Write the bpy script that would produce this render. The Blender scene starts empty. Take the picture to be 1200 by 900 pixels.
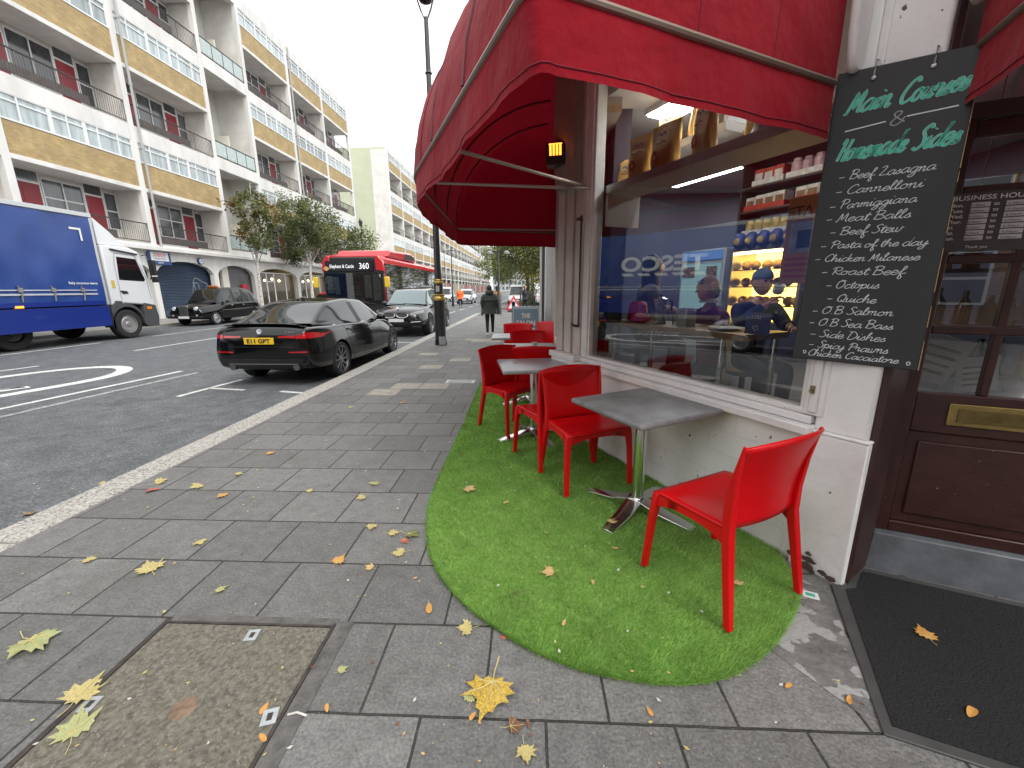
import bpy, bmesh, math, random
import numpy as np
from mathutils import Vector, Matrix
from mathutils.bvhtree import BVHTree
R = math.radians
random.seed(7)
sc = bpy.context.scene
col = sc.collection
# ---------------------------------------------------------------- camera
cam = bpy.data.objects.new('camera', bpy.data.cameras.new('camera'))
col.objects.link(cam)
cam.data.sensor_width = 36
cam.data.lens = 36 * 478 / 1200
cam.data.clip_start = .05
cam.data.clip_end = 3000
cr, cu, cf = (0.99909289, 0.04203752, -0.00679958), (-0.00291153, 0.22673459, 0.97395223), (-0.04248424, 0.97304896, -0.22665131)
cam.matrix_world = Matrix(((cr[0], cu[0], -cf[0], 0), (cr[1], cu[1], -cf[1], 0), (cr[2], cu[2], -cf[2], 1.5), (0, 0, 0, 1)))
sc.camera = cam
# ---------------------------------------------------------------- overcast sky
SUN_EL, SUN_AZ = R(50), R(142)
w = bpy.data.worlds.new('World'); sc.world = w; w.use_nodes = True
nt = w.node_tree; nt.nodes.clear()
wo = nt.nodes.new('ShaderNodeOutputWorld'); bg = nt.nodes.new('ShaderNodeBackground')
sky = nt.nodes.new('ShaderNodeTexSky'); sky.sky_type = 'NISHITA'; sky.sun_disc = False
sky.sun_elevation = SUN_EL; sky.sun_rotation = SUN_AZ; sky.dust_density = 4; sky.air_density = 1.2
hs = nt.nodes.new('ShaderNodeHueSaturation'); hs.inputs['Saturation'].default_value = .22
mx = nt.nodes.new('ShaderNodeMix'); mx.data_type = 'RGBA'; mx.inputs['Factor'].default_value = .72
tc = nt.nodes.new('ShaderNodeTexCoord'); mp = nt.nodes.new('ShaderNodeMapping'); mp.inputs['Scale'].default_value = (1.2, 1.2, 3.5)
nz = nt.nodes.new('ShaderNodeTexNoise'); nz.inputs['Scale'].default_value = 1.6; nz.inputs['Detail'].default_value = 5
rp = nt.nodes.new('ShaderNodeValToRGB')
rp.color_ramp.elements[0].position = .3; rp.color_ramp.elements[0].color = (10.6, 10.9, 11.2, 1)
rp.color_ramp.elements[1].position = .6; rp.color_ramp.elements[1].color = (13.2, 13.3, 13.4, 1)
L = nt.links.new
L(tc.outputs['Generated'], mp.inputs['Vector']); L(mp.outputs['Vector'], nz.inputs['Vector']); L(nz.outputs['Fac'], rp.inputs['Fac'])
L(sky.outputs['Color'], hs.inputs['Color']); L(hs.outputs['Color'], mx.inputs['A']); L(rp.outputs['Color'], mx.inputs['B'])
L(mx.outputs['Result'], bg.inputs['Color']); bg.inputs['Strength'].default_value = .1
L(bg.outputs['Background'], wo.inputs['Surface'])
sun = bpy.data.objects.new('sun', bpy.data.lights.new('sun', 'SUN')); col.objects.link(sun)
sun.data.energy = .9; sun.data.angle = R(25); sun.data.color = (1, .96, .9)
sd = Vector((math.sin(SUN_AZ) * math.cos(SUN_EL), math.cos(SUN_AZ) * math.cos(SUN_EL), math.sin(SUN_EL)))
sun.rotation_euler = sd.to_track_quat('Z', 'Y').to_euler()
sc.view_settings.view_transform = 'Standard'
sc.view_settings.look = 'None'
sc.view_settings.gamma = 1
sc.view_settings.exposure = .92
sc.render.engine = 'CYCLES'
sc.cycles.use_denoising = True
sc.cycles.max_bounces = 8; sc.cycles.diffuse_bounces = 4; sc.cycles.glossy_bounces = 4; sc.cycles.transmission_bounces = 6; sc.cycles.transparent_max_bounces = 12
sc.cycles.caustics_reflective = False; sc.cycles.caustics_refractive = False

# ---------------------------------------------------------------- materials
MC = {}
def grained(t, co, out, scale, amt):
    """aggregate grain: fine noise multiplied into a colour"""
    n = t.nodes.new('ShaderNodeTexNoise'); n.inputs['Scale'].default_value = scale; n.inputs['Detail'].default_value = 3; n.inputs['Roughness'].default_value = .6
    t.links.new(co, n.inputs['Vector']); r = t.nodes.new('ShaderNodeMapRange'); r.inputs['From Min'].default_value = .32; r.inputs['From Max'].default_value = .68; r.inputs['To Min'].default_value = 1 - amt; r.inputs['To Max'].default_value = 1 + amt
    t.links.new(n.outputs['Fac'], r.inputs['Value']); m = t.nodes.new('ShaderNodeMix'); m.data_type = 'RGBA'; m.blend_type = 'MULTIPLY'; m.inputs['Factor'].default_value = 1
    t.links.new(out, m.inputs['A']); t.links.new(r.outputs['Result'], m.inputs['B']); return m.outputs['Result']
def mat(name, c, rough=.6, metal=0, var=0, vs=4, bump=0, bs=60, spec=.5, coat=0, sheen=0, emit=0, spots=None, trans=0, stretch=None, grain=None):
    """procedural principled material: base colour broken up by two noises, optional fine bump and wear spots"""
    if name in MC: return MC[name]
    m = bpy.data.materials.new(name); MC[name] = m; m.use_nodes = True
    t = m.node_tree; b = t.nodes['Principled BSDF']
    def N(k): return t.nodes.new(k)
    b.inputs['Roughness'].default_value = rough; b.inputs['Metallic'].default_value = metal
    b.inputs['Specular IOR Level'].default_value = spec
    b.inputs['Coat Weight'].default_value = coat; b.inputs['Coat Roughness'].default_value = .04
    b.inputs['Sheen Weight'].default_value = sheen
    b.inputs['Base Color'].default_value = (*c, 1)
    if emit:
        b.inputs['Emission Color'].default_value = (*c, 1); b.inputs['Emission Strength'].default_value = emit
    if var or bump or spots:
        co = N('ShaderNodeTexCoord').outputs['Object']
        if stretch:
            mpn = N('ShaderNodeMapping'); mpn.inputs['Scale'].default_value = stretch
            t.links.new(co, mpn.inputs['Vector']); co = mpn.outputs['Vector']
    out = None
    if var:
        n1 = N('ShaderNodeTexNoise'); n1.inputs['Scale'].default_value = vs; n1.inputs['Detail'].default_value = 8; n1.inputs['Roughness'].default_value = .65
        t.links.new(co, n1.inputs['Vector'])
        r = N('ShaderNodeValToRGB'); r.color_ramp.elements[0].position = .3; r.color_ramp.elements[1].position = .72
        r.color_ramp.elements[0].color = (*[max(0, x * (1 - var)) for x in c], 1)
        r.color_ramp.elements[1].color = (*[min(1, x * (1 + var)) for x in c], 1)
        t.links.new(n1.outputs['Fac'], r.inputs['Fac']); out = r.outputs['Color']
        rr = N('ShaderNodeMapRange'); rr.inputs['To Min'].default_value = max(.03, rough - .12); rr.inputs['To Max'].default_value = min(1, rough + .12)
        t.links.new(n1.outputs['Fac'], rr.inputs['Value']); t.links.new(rr.outputs['Result'], b.inputs['Roughness'])
    if spots:                                   # (colour, scale, threshold)
        sc_, ss, th = spots
        n2 = N('ShaderNodeTexNoise'); n2.inputs['Scale'].default_value = ss; n2.inputs['Detail'].default_value = 3
        t.links.new(co, n2.inputs['Vector'])
        st = N('ShaderNodeMapRange'); st.inputs['From Min'].default_value = th; st.inputs['From Max'].default_value = th + .015
        t.links.new(n2.outputs['Fac'], st.inputs['Value'])
        mm = N('ShaderNodeMix'); mm.data_type = 'RGBA'; mm.inputs['A'].default_value = (*c, 1); mm.inputs['B'].default_value = (*sc_, 1)
        if out: t.links.new(out, mm.inputs['A'])
        t.links.new(st.outputs['Result'], mm.inputs['Factor']); out = mm.outputs['Result']
    if grain and out: out = grained(t, co, out, *grain)
    if out: t.links.new(out, b.inputs['Base Color'])
    if bump:
        n3 = N('ShaderNodeTexNoise'); n3.inputs['Scale'].default_value = bs; n3.inputs['Detail'].default_value = 6
        t.links.new(co, n3.inputs['Vector'])
        bp = N('ShaderNodeBump'); bp.inputs['Strength'].default_value = bump; bp.inputs['Distance'].default_value = .01
        t.links.new(n3.outputs['Fac'], bp.inputs['Height']); t.links.new(bp.outputs['Normal'], b.inputs['Normal'])
    if trans:                                   # thin cloth or leaf: part of the light goes through
        tr = N('ShaderNodeBsdfTranslucent'); ms = N('ShaderNodeMixShader'); ms.inputs['Fac'].default_value = trans
        if out: t.links.new(out, tr.inputs['Color'])
        else: tr.inputs['Color'].default_value = (*c, 1)
        o = t.nodes['Material Output']
        t.links.new(b.outputs[0], ms.inputs[1]); t.links.new(tr.outputs[0], ms.inputs[2]); t.links.new(ms.outputs[0], o.inputs['Surface'])
    return m
def glass(name, tint=(1, 1, 1), ior=1.5, rough=0.0):
    """thin pane: fresnel mix of clear and mirror"""
    if name in MC: return MC[name]
    m = bpy.data.materials.new(name); MC[name] = m; m.use_nodes = True
    t = m.node_tree; t.nodes.clear()
    o = t.nodes.new('ShaderNodeOutputMaterial'); f = t.nodes.new('ShaderNodeFresnel'); f.inputs['IOR'].default_value = ior
    a = t.nodes.new('ShaderNodeBsdfTransparent'); a.inputs['Color'].default_value = (*tint, 1)
    g = t.nodes.new('ShaderNodeBsdfGlossy'); g.inputs['Roughness'].default_value = rough
    x = t.nodes.new('ShaderNodeMixShader')
    t.links.new(f.outputs[0], x.inputs[0]); t.links.new(a.outputs[0], x.inputs[1]); t.links.new(g.outputs[0], x.inputs[2]); t.links.new(x.outputs[0], o.inputs['Surface'])
    return m
def brickmat(name, c1, c2, cm, bw, rh, mort, axes=('X', 'Y'), off=(0, 0), bump=.5, rough=.75, var=.3, vs=3, offset=.5, speck=None, blot=None, grain=None):
    """units laid in courses: brick texture for joints, noises for wear"""
    if name in MC: return MC[name]
    m = bpy.data.materials.new(name); MC[name] = m; m.use_nodes = True
    t = m.node_tree; b = t.nodes['Principled BSDF']
    def N(k): return t.nodes.new(k)
    tc = N('ShaderNodeTexCoord'); sp = N('ShaderNodeSeparateXYZ'); cb = N('ShaderNodeCombineXYZ')
    t.links.new(tc.outputs['Object'], sp.inputs[0])
    for k in (0, 1):
        ad = N('ShaderNodeMath'); ad.operation = 'SUBTRACT'; ad.inputs[1].default_value = off[k]
        t.links.new(sp.outputs[axes[k]], ad.inputs[0]); t.links.new(ad.outputs[0], cb.inputs[k])
    nw = N('ShaderNodeTexNoise'); nw.inputs['Scale'].default_value = 9; t.links.new(tc.outputs['Object'], nw.inputs['Vector'])
    vm = N('ShaderNodeVectorMath'); vm.operation = 'SCALE'; vm.inputs['Scale'].default_value = mort * 1.1
    t.links.new(nw.outputs['Color'], vm.inputs[0]); va = N('ShaderNodeVectorMath'); t.links.new(cb.outputs[0], va.inputs[0]); t.links.new(vm.outputs[0], va.inputs[1])
    br = N('ShaderNodeTexBrick'); br.offset = offset
    br.inputs['Scale'].default_value = 1; br.inputs['Brick Width'].default_value = bw; br.inputs['Row Height'].default_value = rh
    br.inputs['Mortar Size'].default_value = mort; br.inputs['Mortar Smooth'].default_value = .25; br.inputs['Bias'].default_value = 0
    br.inputs['Color1'].default_value = (*c1, 1); br.inputs['Color2'].default_value = (*c2, 1); br.inputs['Mortar'].default_value = (*cm, 1)
    t.links.new(va.outputs[0], br.inputs['Vector'])
    n1 = N('ShaderNodeTexNoise'); n1.inputs['Scale'].default_value = vs; n1.inputs['Detail'].default_value = 9; n1.inputs['Roughness'].default_value = .7
    t.links.new(tc.outputs['Object'], n1.inputs['Vector'])
    mr = N('ShaderNodeMapRange'); mr.inputs['From Min'].default_value = .3; mr.inputs['From Max'].default_value = .7
    mr.inputs['To Min'].default_value = 1 - var; mr.inputs['To Max'].default_value = 1 + var
    t.links.new(n1.outputs['Fac'], mr.inputs['Value'])
    ml = N('ShaderNodeMix'); ml.data_type = 'RGBA'; ml.blend_type = 'MULTIPLY'; ml.inputs['Factor'].default_value = 1
    t.links.new(br.outputs['Color'], ml.inputs['A']); t.links.new(mr.outputs['Result'], ml.inputs['B'])
    out = ml.outputs['Result']
    for s in (speck, blot):
        if s:
            cc, ss, th, wd, amt = s
            n2 = N('ShaderNodeTexNoise'); n2.inputs['Scale'].default_value = ss; n2.inputs['Detail'].default_value = 4
            t.links.new(tc.outputs['Object'], n2.inputs['Vector'])
            st = N('ShaderNodeMapRange'); st.inputs['From Min'].default_value = th; st.inputs['From Max'].default_value = th + wd; st.inputs['To Max'].default_value = amt
            t.links.new(n2.outputs['Fac'], st.inputs['Value'])
            mm = N('ShaderNodeMix'); mm.data_type = 'RGBA'; mm.inputs['B'].default_value = (*cc, 1)
            t.links.new(out, mm.inputs['A']); t.links.new(st.outputs['Result'], mm.inputs['Factor']); out = mm.outputs['Result']
    if grain: out = grained(t, tc.outputs['Object'], out, *grain)
    t.links.new(out, b.inputs['Base Color'])
    n3 = N('ShaderNodeTexNoise'); n3.inputs['Scale'].default_value = 70; n3.inputs['Detail'].default_value = 5
    t.links.new(tc.outputs['Object'], n3.inputs['Vector'])
    hm = N('ShaderNodeMath'); hm.operation = 'MULTIPLY_ADD'; hm.inputs[1].default_value = -1.0
    t.links.new(br.outputs['Fac'], hm.inputs[0])
    hb = N('ShaderNodeMath'); hb.operation = 'MULTIPLY'; hb.inputs[1].default_value = .35; t.links.new(n3.outputs['Fac'], hb.inputs[0]); t.links.new(hb.outputs[0], hm.inputs[2])
    bp = N('ShaderNodeBump'); bp.inputs['Strength'].default_value = bump; bp.inputs['Distance'].default_value = .012
    t.links.new(hm.outputs[0], bp.inputs['Height']); t.links.new(bp.outputs['Normal'], b.inputs['Normal'])
    rr = N('ShaderNodeMapRange'); rr.inputs['To Min'].default_value = rough - .18; rr.inputs['To Max'].default_value = rough + .15
    t.links.new(n1.outputs['Fac'], rr.inputs['Value']); t.links.new(rr.outputs['Result'], b.inputs['Roughness'])
    return m

# ---------------------------------------------------------------- mesh builder
class B:
    def __init__(s): s.bm = bmesh.new()
    def face(s, pts, mi=0):
        try:
            f = s.bm.faces.new([s.bm.verts.new(p) for p in pts]); f.material_index = mi; return f
        except ValueError: return None
    def hexa(s, p, mi=0):                       # 8 corners: 4 below, 4 above
        v = [s.bm.verts.new(q) for q in p]
        for q in ((3, 2, 1, 0), (4, 5, 6, 7), (0, 1, 5, 4), (1, 2, 6, 5), (2, 3, 7, 6), (3, 0, 4, 7)):
            f = s.bm.faces.new([v[k] for k in q]); f.material_index = mi
        return s
    def box(s, x0, x1, y0, y1, z0, z1, mi=0):
        return s.hexa([(x0, y0, z0), (x1, y0, z0), (x1, y1, z0), (x0, y1, z0), (x0, y0, z1), (x1, y0, z1), (x1, y1, z1), (x0, y1, z1)], mi)
    def prism(s, pts, z0, z1, mi=0, axis='z', top=None):
        """outline extruded along an axis; x: pts are (y,z), y: pts are (x,z), z: pts are (x,y)"""
        def P(q, h): return {'z': (q[0], q[1], h), 'y': (q[0], h, q[1]), 'x': (h, q[0], q[1])}[axis]
        a = [s.bm.verts.new(P(q, z0)) for q in pts]; c = [s.bm.verts.new(P(q, z1)) for q in (top or pts)]
        n = len(pts); fs = [s.bm.faces.new(a[::-1]), s.bm.faces.new(c)]
        for i in range(n): fs.append(s.bm.faces.new((a[i], a[(i + 1) % n], c[(i + 1) % n], c[i])))
        for f in fs: f.material_index = mi
        return s
    def ring(s, c, ax, r, n):
        ax = Vector(ax).normalized(); t = Vector((0, 0, 1)) if abs(ax.z) < .9 else Vector((1, 0, 0))
        u = ax.cross(t).normalized(); v = ax.cross(u); c = Vector(c)
        return [s.bm.verts.new(c + r * (math.cos(2 * math.pi * i / n) * u + math.sin(2 * math.pi * i / n) * v)) for i in range(n)]
    def loft(s, rings, mi=0, cap=True):
        for a, c in zip(rings, rings[1:]):
            n = len(a)
            for i in range(n):
                f = s.bm.faces.new((a[i], a[(i + 1) % n], c[(i + 1) % n], c[i])); f.material_index = mi
        if cap:
            for q in (rings[0][::-1], rings[-1]):
                f = s.bm.faces.new(q); f.material_index = mi
        return s
    def cyl(s, p, q, r0, r1=None, n=12, mi=0, cap=True):
        ax = Vector(q) - Vector(p); r1 = r0 if r1 is None else r1
        return s.loft([s.ring(p, ax, r0, n), s.ring(q, ax, r1, n)], mi, cap)
    def tube(s, pts, r, n=8, mi=0, cap=True):
        pts = [Vector(p) for p in pts]; rs = r if isinstance(r, (list, tuple)) else [r] * len(pts); rings = []
        for i, p in enumerate(pts):
            d = pts[min(i + 1, len(pts) - 1)] - pts[max(i - 1, 0)]
            rings.append(s.ring(p, d, max(rs[i], 1e-4), n))
        return s.loft(rings, mi, cap)
    def lathe(s, prof, c=(0, 0, 0), n=20, mi=0, axis=(0, 0, 1), cap=True):
        ax = Vector(axis).normalized(); c = Vector(c)
        return s.loft([s.ring(c + ax * z, ax, max(r, 1e-4), n) for r, z in prof], mi, cap)
    def grid(s, f, nu, nv, mi=0, close=False):
        g = [[s.bm.verts.new(f(i / nu, j / nv)) for j in range(nv + 1)] for i in range(nu + 1)]
        for i in range(nu):
            for j in range(nv):
                q = s.bm.faces.new((g[i][j], g[i + 1][j], g[i + 1][j + 1], g[i][j + 1])); q.material_index = mi(i, j) if callable(mi) else mi
        return s
    def ball(s, c, r, n=12, mi=0, f=None):
        rx, ry, rz = r if isinstance(r, (list, tuple)) else (r, r, r); c = Vector(c)
        def P(u, v):
            a, e = 2 * math.pi * u, math.pi * (v - .5)
            p = Vector((math.cos(e) * math.cos(a), math.cos(e) * math.sin(a), math.sin(e)))
            if f: p = f(p)
            return c + Vector((p.x * rx, p.y * ry, p.z * rz))
        return s.grid(P, n, max(6, n * 2 // 3), mi)
    def add(s, me, M=Matrix(), mi=None):
        k = len(s.bm.verts); kf = len(s.bm.faces); s.bm.from_mesh(me); s.bm.verts.ensure_lookup_table(); s.bm.faces.ensure_lookup_table()
        for v in s.bm.verts[k:]: v.co = M @ v.co
        if mi is not None:
            for f in s.bm.faces[kf:]: f.material_index = mi
        return s
    def mesh(s, name, mats, ang=35):
        bmesh.ops.remove_doubles(s.bm, verts=s.bm.verts, dist=1e-5)
        bmesh.ops.recalc_face_normals(s.bm, faces=s.bm.faces)
        me = bpy.data.meshes.new(name); s.bm.to_mesh(me); s.bm.free()
        for m in (mats if isinstance(mats, (list, tuple)) else [mats]): me.materials.append(m)
        if ang:
            me.polygons.foreach_set('use_smooth', [True] * len(me.polygons)); me.set_sharp_from_angle(angle=R(ang))
        return me
    def obj(s, name, mats, parent=None, ang=35, bevel=0, subd=0, solid=0, segs=2):
        o = bpy.data.objects.new(name, s.mesh(name, mats, ang)); col.objects.link(o)
        if parent: o.parent = parent
        if solid:
            m = o.modifiers.new('solid', 'SOLIDIFY'); m.thickness = solid; m.offset = 0
        if bevel:
            m = o.modifiers.new('bevel', 'BEVEL'); m.width = bevel; m.segments = segs; m.limit_method = 'ANGLE'; m.angle_limit = R(40)
        if subd:
            m = o.modifiers.new('subd', 'SUBSURF'); m.levels = m.render_levels = subd
        return o
def link(me, name, parent=None, loc=None):
    o = bpy.data.objects.new(name, me); col.objects.link(o)
    if parent: o.parent = parent
    if loc: o.location = loc
    return o
def tag(o, label=None, cat=None, group=None, kind=None):
    if label: o['label'] = label
    if cat: o['category'] = cat
    if group: o['group'] = group
    if kind: o['kind'] = kind
    return o
def thing(name, label, cat, loc=(0, 0, 0), rz=0, group=None):
    o = bpy.data.objects.new(name, None); col.objects.link(o); o.location = loc; o.rotation_euler = (0, 0, rz); o.empty_display_size = .1
    return tag(o, label, cat, group)
def struct(o): o['kind'] = 'structure'; return o
KIDS = {}
def copy_tree(root, loc=None, rz=None, label=None, group=None):
    def rec(o, par):
        c = o.copy(); col.objects.link(c)
        if par: c.parent = par
        for ch in list(o.children): rec(ch, c)
        return c
    c = rec(root, None)
    if loc is not None: c.location = loc
    if rz is not None: c.rotation_euler = (0, 0, rz)
    if label: c['label'] = label
    if group: c['group'] = group
    return c
def baked(o, drop=()):
    """freeze modifiers into the object's own mesh"""
    dg = bpy.context.evaluated_depsgraph_get(); me = bpy.data.meshes.new_from_object(o.evaluated_get(dg), depsgraph=dg)
    o.modifiers.clear(); o.data = me
    for d in drop: bpy.data.objects.remove(d)
    return o
def smooth(pts, k=5):
    """Catmull-Rom through 2-D or 3-D points"""
    P = [np.array(p, float) for p in pts]; P = [2 * P[0] - P[1]] + P + [2 * P[-1] - P[-2]]; out = []
    for i in range(1, len(P) - 2):
        for j in range(k):
            t = j / k
            out.append(.5 * (2 * P[i] + (P[i + 1] - P[i - 1]) * t + (2 * P[i - 1] - 5 * P[i] + 4 * P[i + 1] - P[i + 2]) * t * t + (3 * P[i] - P[i - 1] - 3 * P[i + 1] + P[i + 2]) * t ** 3))
    return out + [P[-2]]
def frame(o, x, n=None, up=(0, 0, 1)):
    """matrix with local x along x, local y up, local z out of the surface"""
    x = Vector(x).normalized(); u = Vector(up); z = x.cross(u).normalized(); u = z.cross(x)
    return Matrix(((x.x, u.x, z.x, o[0]), (x.y, u.y, z.y, o[1]), (x.z, u.z, z.z, o[2]), (0, 0, 0, 1)))
def text(b, s, M, h, wd=None, mi=0, ext=.001, align='LEFT', bold=0, shear=0):
    """lettering added to builder b: baseline at M's origin, capitals h high, optionally fitted to width wd"""
    cu_ = bpy.data.curves.new('t', 'FONT'); cu_.body = s; cu_.size = 1; cu_.extrude = 0; cu_.offset = bold; cu_.shear = shear; cu_.resolution_u = 3
    o = bpy.data.objects.new('t', cu_); col.objects.link(o)
    dg = bpy.context.evaluated_depsgraph_get(); me = bpy.data.meshes.new_from_object(o.evaluated_get(dg), depsgraph=dg)
    bpy.data.objects.remove(o)
    co = np.empty(len(me.vertices) * 3); me.vertices.foreach_get('co', co); co = co.reshape(-1, 3)
    if not len(co): return b
    ch = .72; x0, x1 = co[:, 0].min(), co[:, 0].max(); sy = h / ch; sx = sy if wd is None else wd / (x1 - x0)
    sh = {'LEFT': -x0, 'CENTER': -(x0 + x1) / 2, 'RIGHT': -x1}[align]
    b.add(me, M @ Matrix.Diagonal((sx, sy, 1, 1)) @ Matrix.Translation((sh, 0, ext)), mi); bpy.data.meshes.remove(me)
    return b
def ribbon(b, pts, wd, M=Matrix(), z=0, mi=0, nib=0):
    """flat pen stroke through 2-D points"""
    P = [np.array(p[:2], float) for p in pts]; L_, R_ = [], []
    for i, p in enumerate(P):
        d = P[min(i + 1, len(P) - 1)] - P[max(i - 1, 0)]; l = np.linalg.norm(d)
        if l < 1e-9: d = np.array((1., 0)); l = 1
        n = np.array((-d[1], d[0])) / l * wd / 2 * (1 - nib * abs(d[0]) / l)
        L_.append(b.bm.verts.new(M @ Vector((*(p + n), z)))); R_.append(b.bm.verts.new(M @ Vector((*(p - n), z))))
    for i in range(len(P) - 1):
        f = b.bm.faces.new((R_[i], R_[i + 1], L_[i + 1], L_[i])); f.material_index = mi
    return b
# ================================================================ ground, road, pavements
asphalt = mat('asphalt', (.113, .121, .127), .75, var=.38, vs=4.5, bump=1.6, bs=75, spots=((.25, .25, .25), 70, .64), grain=(42, .42))
g = B().box(-900, 900, -400, 2200, -.6, -.5).obj('ground', mat('far_ground', (.1, .1, .1), .9, var=.2, vs=.1)); struct(g)
g = B(); g.grid(lambda u, v: (-17.5 + 14.2 * u, -30 + 430 * v, -.12), 8, 60); g.grid(lambda u, v: (-3.3 + 60 * u, 26.5 + 7.5 * v, -.122), 4, 2)
struct(g.obj('road', asphalt))
slabs = brickmat('paving_slabs', (.112, .110, .106), (.158, .155, .149), (.026, .025, .02), .45, .41, .0052, off=(.065, .33), bump=1.2, rough=.68, var=.26, vs=14,
                 speck=((.34, .33, .3), 120, .66, .03, .6), blot=((.07, .068, .06), 1.9, .5, .22, .38), grain=(85, .3))
g = B().box(-3.13, 30, -12, 26.5, -.3, 0).box(-3.13, 60, 34, 300, -.3, 0)
struct(g.obj('pavement', slabs))
g = B().box(-24, -17.62, -30, 300, -.3, 0)
struct(g.obj('far_pavement', brickmat('far_slabs', (.26, .25, .24), (.31, .3, .28), (.14, .13, .12), .6, .6, .01, var=.15)))
gran = mat('kerb_granite', (.37, .355, .325), .78, var=.45, vs=38, bump=.6, bs=90, spots=((.1, .095, .09), 60, .6))
g = B(); random.seed(3); y = -11.5
while y < 26.4:
    l = random.uniform(.75, 1.15) if y < 14 else 3
    dz = random.uniform(-.004, .004); g.box(-3.42, -3.134, y + .006, min(y + l, 26.5) - .006, -.2, .003 + dz); y += l
g.box(-3.42, -3.134, 34, 300, -.2, .003); g.box(-3.13, 40, 26.502, 26.7, -.2, .003)
y = -30
while y < 200: g.box(-17.615, -17.36, y, y + 2.99, -.2, .003); y += 3
struct(g.obj('kerb', gran, bevel=.012))
paint = mat('road_paint', (.62, .62, .6), .7, var=.2, vs=7, bump=.4, bs=120, spots=((.16, .16, .165), 26, .62))
paint2 = mat('worn_road_paint', (.34, .34, .34), .75, var=.3, vs=9, bump=.4, bs=120, spots=((.12, .12, .125), 30, .56))
def mark(pts, wd, m=paint, z=-.116): 
    b = B(); ribbon(b, smooth(pts, 8) if len(pts) > 2 else pts, wd, z=z); struct(b.obj('road_marking', m))
mark([(-8.3, -9), (-7.72, 3), (-7.24, 8.05)], .11); mark([(-7.6, -9), (-7.12, 3.6), (-6.78, 7.9)], .11, paint2)
mark([(-5.55, 6.0), (-5.38, 7.25)], .09); mark([(-5.47, 6.56), (-4.77, 6.44)], .08); mark([(-4.1, 6.36), (-3.44, 6.2)], .08)
mark([(-5.3, 12.9), (-3.44, 12.6)], .09)
mark([(-10.9, 2), (-10.65, 5), (-10.42, 7.2), (-9.95, 8.2), (-9.2, 8.5), (-8.55, 8.1), (-8.25, 7.25), (-8.5, 5.9), (-8.9, 4), (-9.2, 2)], .26)
mark([(-9.6, 4.9), (-8.8, 6.62)], .22); mark([(-9.9, 5.3), (-8.85, 6.6)], .1)
mark([(-11.5, 6.6), (-11.06, 8.6)], .1)
for k in range(12): mark([(-11.12, 10.95 + 6.2 * k), (-11.08, 14.05 + 6.2 * k)], .11)
for k in range(10): mark([(-13.98, 5.6 + 4.5 * k), (-14.0, 8.2 + 4.5 * k + (.9 if k > 1 else 0))], .1)
for k in range(14): mark([(-5.6, 28 + 5 * k), (-5.6, 31 + 5 * k)], .1)
for k in range(5): mark([(-10 + 1.2 * k, 47), (-10 + 1.2 * k, 49.5)], .5)
# beige replacement slabs set into the paving
g = B(); random.seed(5)
for (x, r) in ((-2.27, 13), (-1.82, 14), (-1.37, 14), (-2.5, 13), (-1.95, 18), (-1.1, 28), (-1.55, 28), (-1.55, 29), (-2.0, 29), (-1.1, 29), (-.65, 17), (-2.4, 22), (-1.3, 20)):
    y0 = .33 + .41 * r; s_ = .225 if r % 2 else 0
    x0 = .065 + .45 * math.floor((x - .065) / .45) + s_
    g.face([(x0 + .008, y0 + .008, .002), (x0 + .442, y0 + .008, .002), (x0 + .442, y0 + .402, .002), (x0 + .008, y0 + .402, .002)])
struct(g.obj('paving_patch', mat('sandstone_slab', (.3, .275, .23), .75, var=.3, vs=9, bump=.3)))
# mortar patch between grass and mat
g = B(); g.face([(1.02, 1.48, .003), (1.2, 1.2, .003), (1.3, 1.3, .003), (1.5, 1.82, .003), (1.42, 1.95, .003), (1.25, 1.72, .003)])
struct(g.obj('concrete_patch', mat('concrete_patch', (.13, .126, .12), .7, var=.5, vs=7, bump=.9, bs=40, spots=((.27, .27, .265), 6, .53))))
# small utility plate further up
t = thing('utility_cover', 'small pale square metal cover in the pavement near the far end of the grass', 'cover', (-1.15, 6.6, 0))
B().box(-.24, .24, -.12, .12, -.02, .004).obj('cover_frame', mat('pale_steel', (.5, .5, .49), .6, .3, var=.2), t)
B().box(-.19, .19, -.085, .085, -.02, .008).obj('lid', mat('cover_lid', (.3, .3, .3), .6, .2, var=.3, vs=20), t)
# recessed inspection cover filled with concrete, in front at left
t = thing('inspection_cover', 'large concrete filled inspection cover with metal key slots set in the near pavement', 'cover', (-1.27, 1.12, 0), R(0))
lidm = mat('cover_concrete', (.135, .124, .096), .85, var=.55, vs=46, bump=1.3, bs=60, spots=((.19, .18, .15), 75, .6))
B().box(-.4, .37, -.72, .4, -.02, .005).obj('lid', lidm, t, bevel=.003)
fr = B(); iron = mat('rusty_iron', (.06, .05, .045), .7, .4, var=.5, vs=18)
for a in ((-.425, -.403, -.75, .425), (.373, .385, -.75, .425), (-.403, .373, .403, .414)): fr.box(a[0], a[1], a[2], a[3], -.02, .006)
fr.obj('cover_frame', iron, t)
fr = B(); fr.box(.388, .46, -.75, .44, -.02, .003).box(-.403, .387, .416, .455, -.02, .003).obj('mortar_edge', mat('mortar_edge', (.1, .095, .09), .8, var=.5, vs=14, bump=.7), t)
zinc = mat('zinc', (.45, .47, .47), .45, .8, var=.2, vs=30)
for (x, y, rz) in ((.04, .345, .15), (.34, .0, .3), (-.36, .02, .1)):
    k = B(); k.box(-.026, .026, -.03, .03, 0, .0085).box(-.009, .009, -.014, .014, .0085, .0095, 1)
    o = k.obj('key_slot', [zinc, iron], t); o.location = (x, y, 0); o.rotation_euler = (0, 0, rz)
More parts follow.
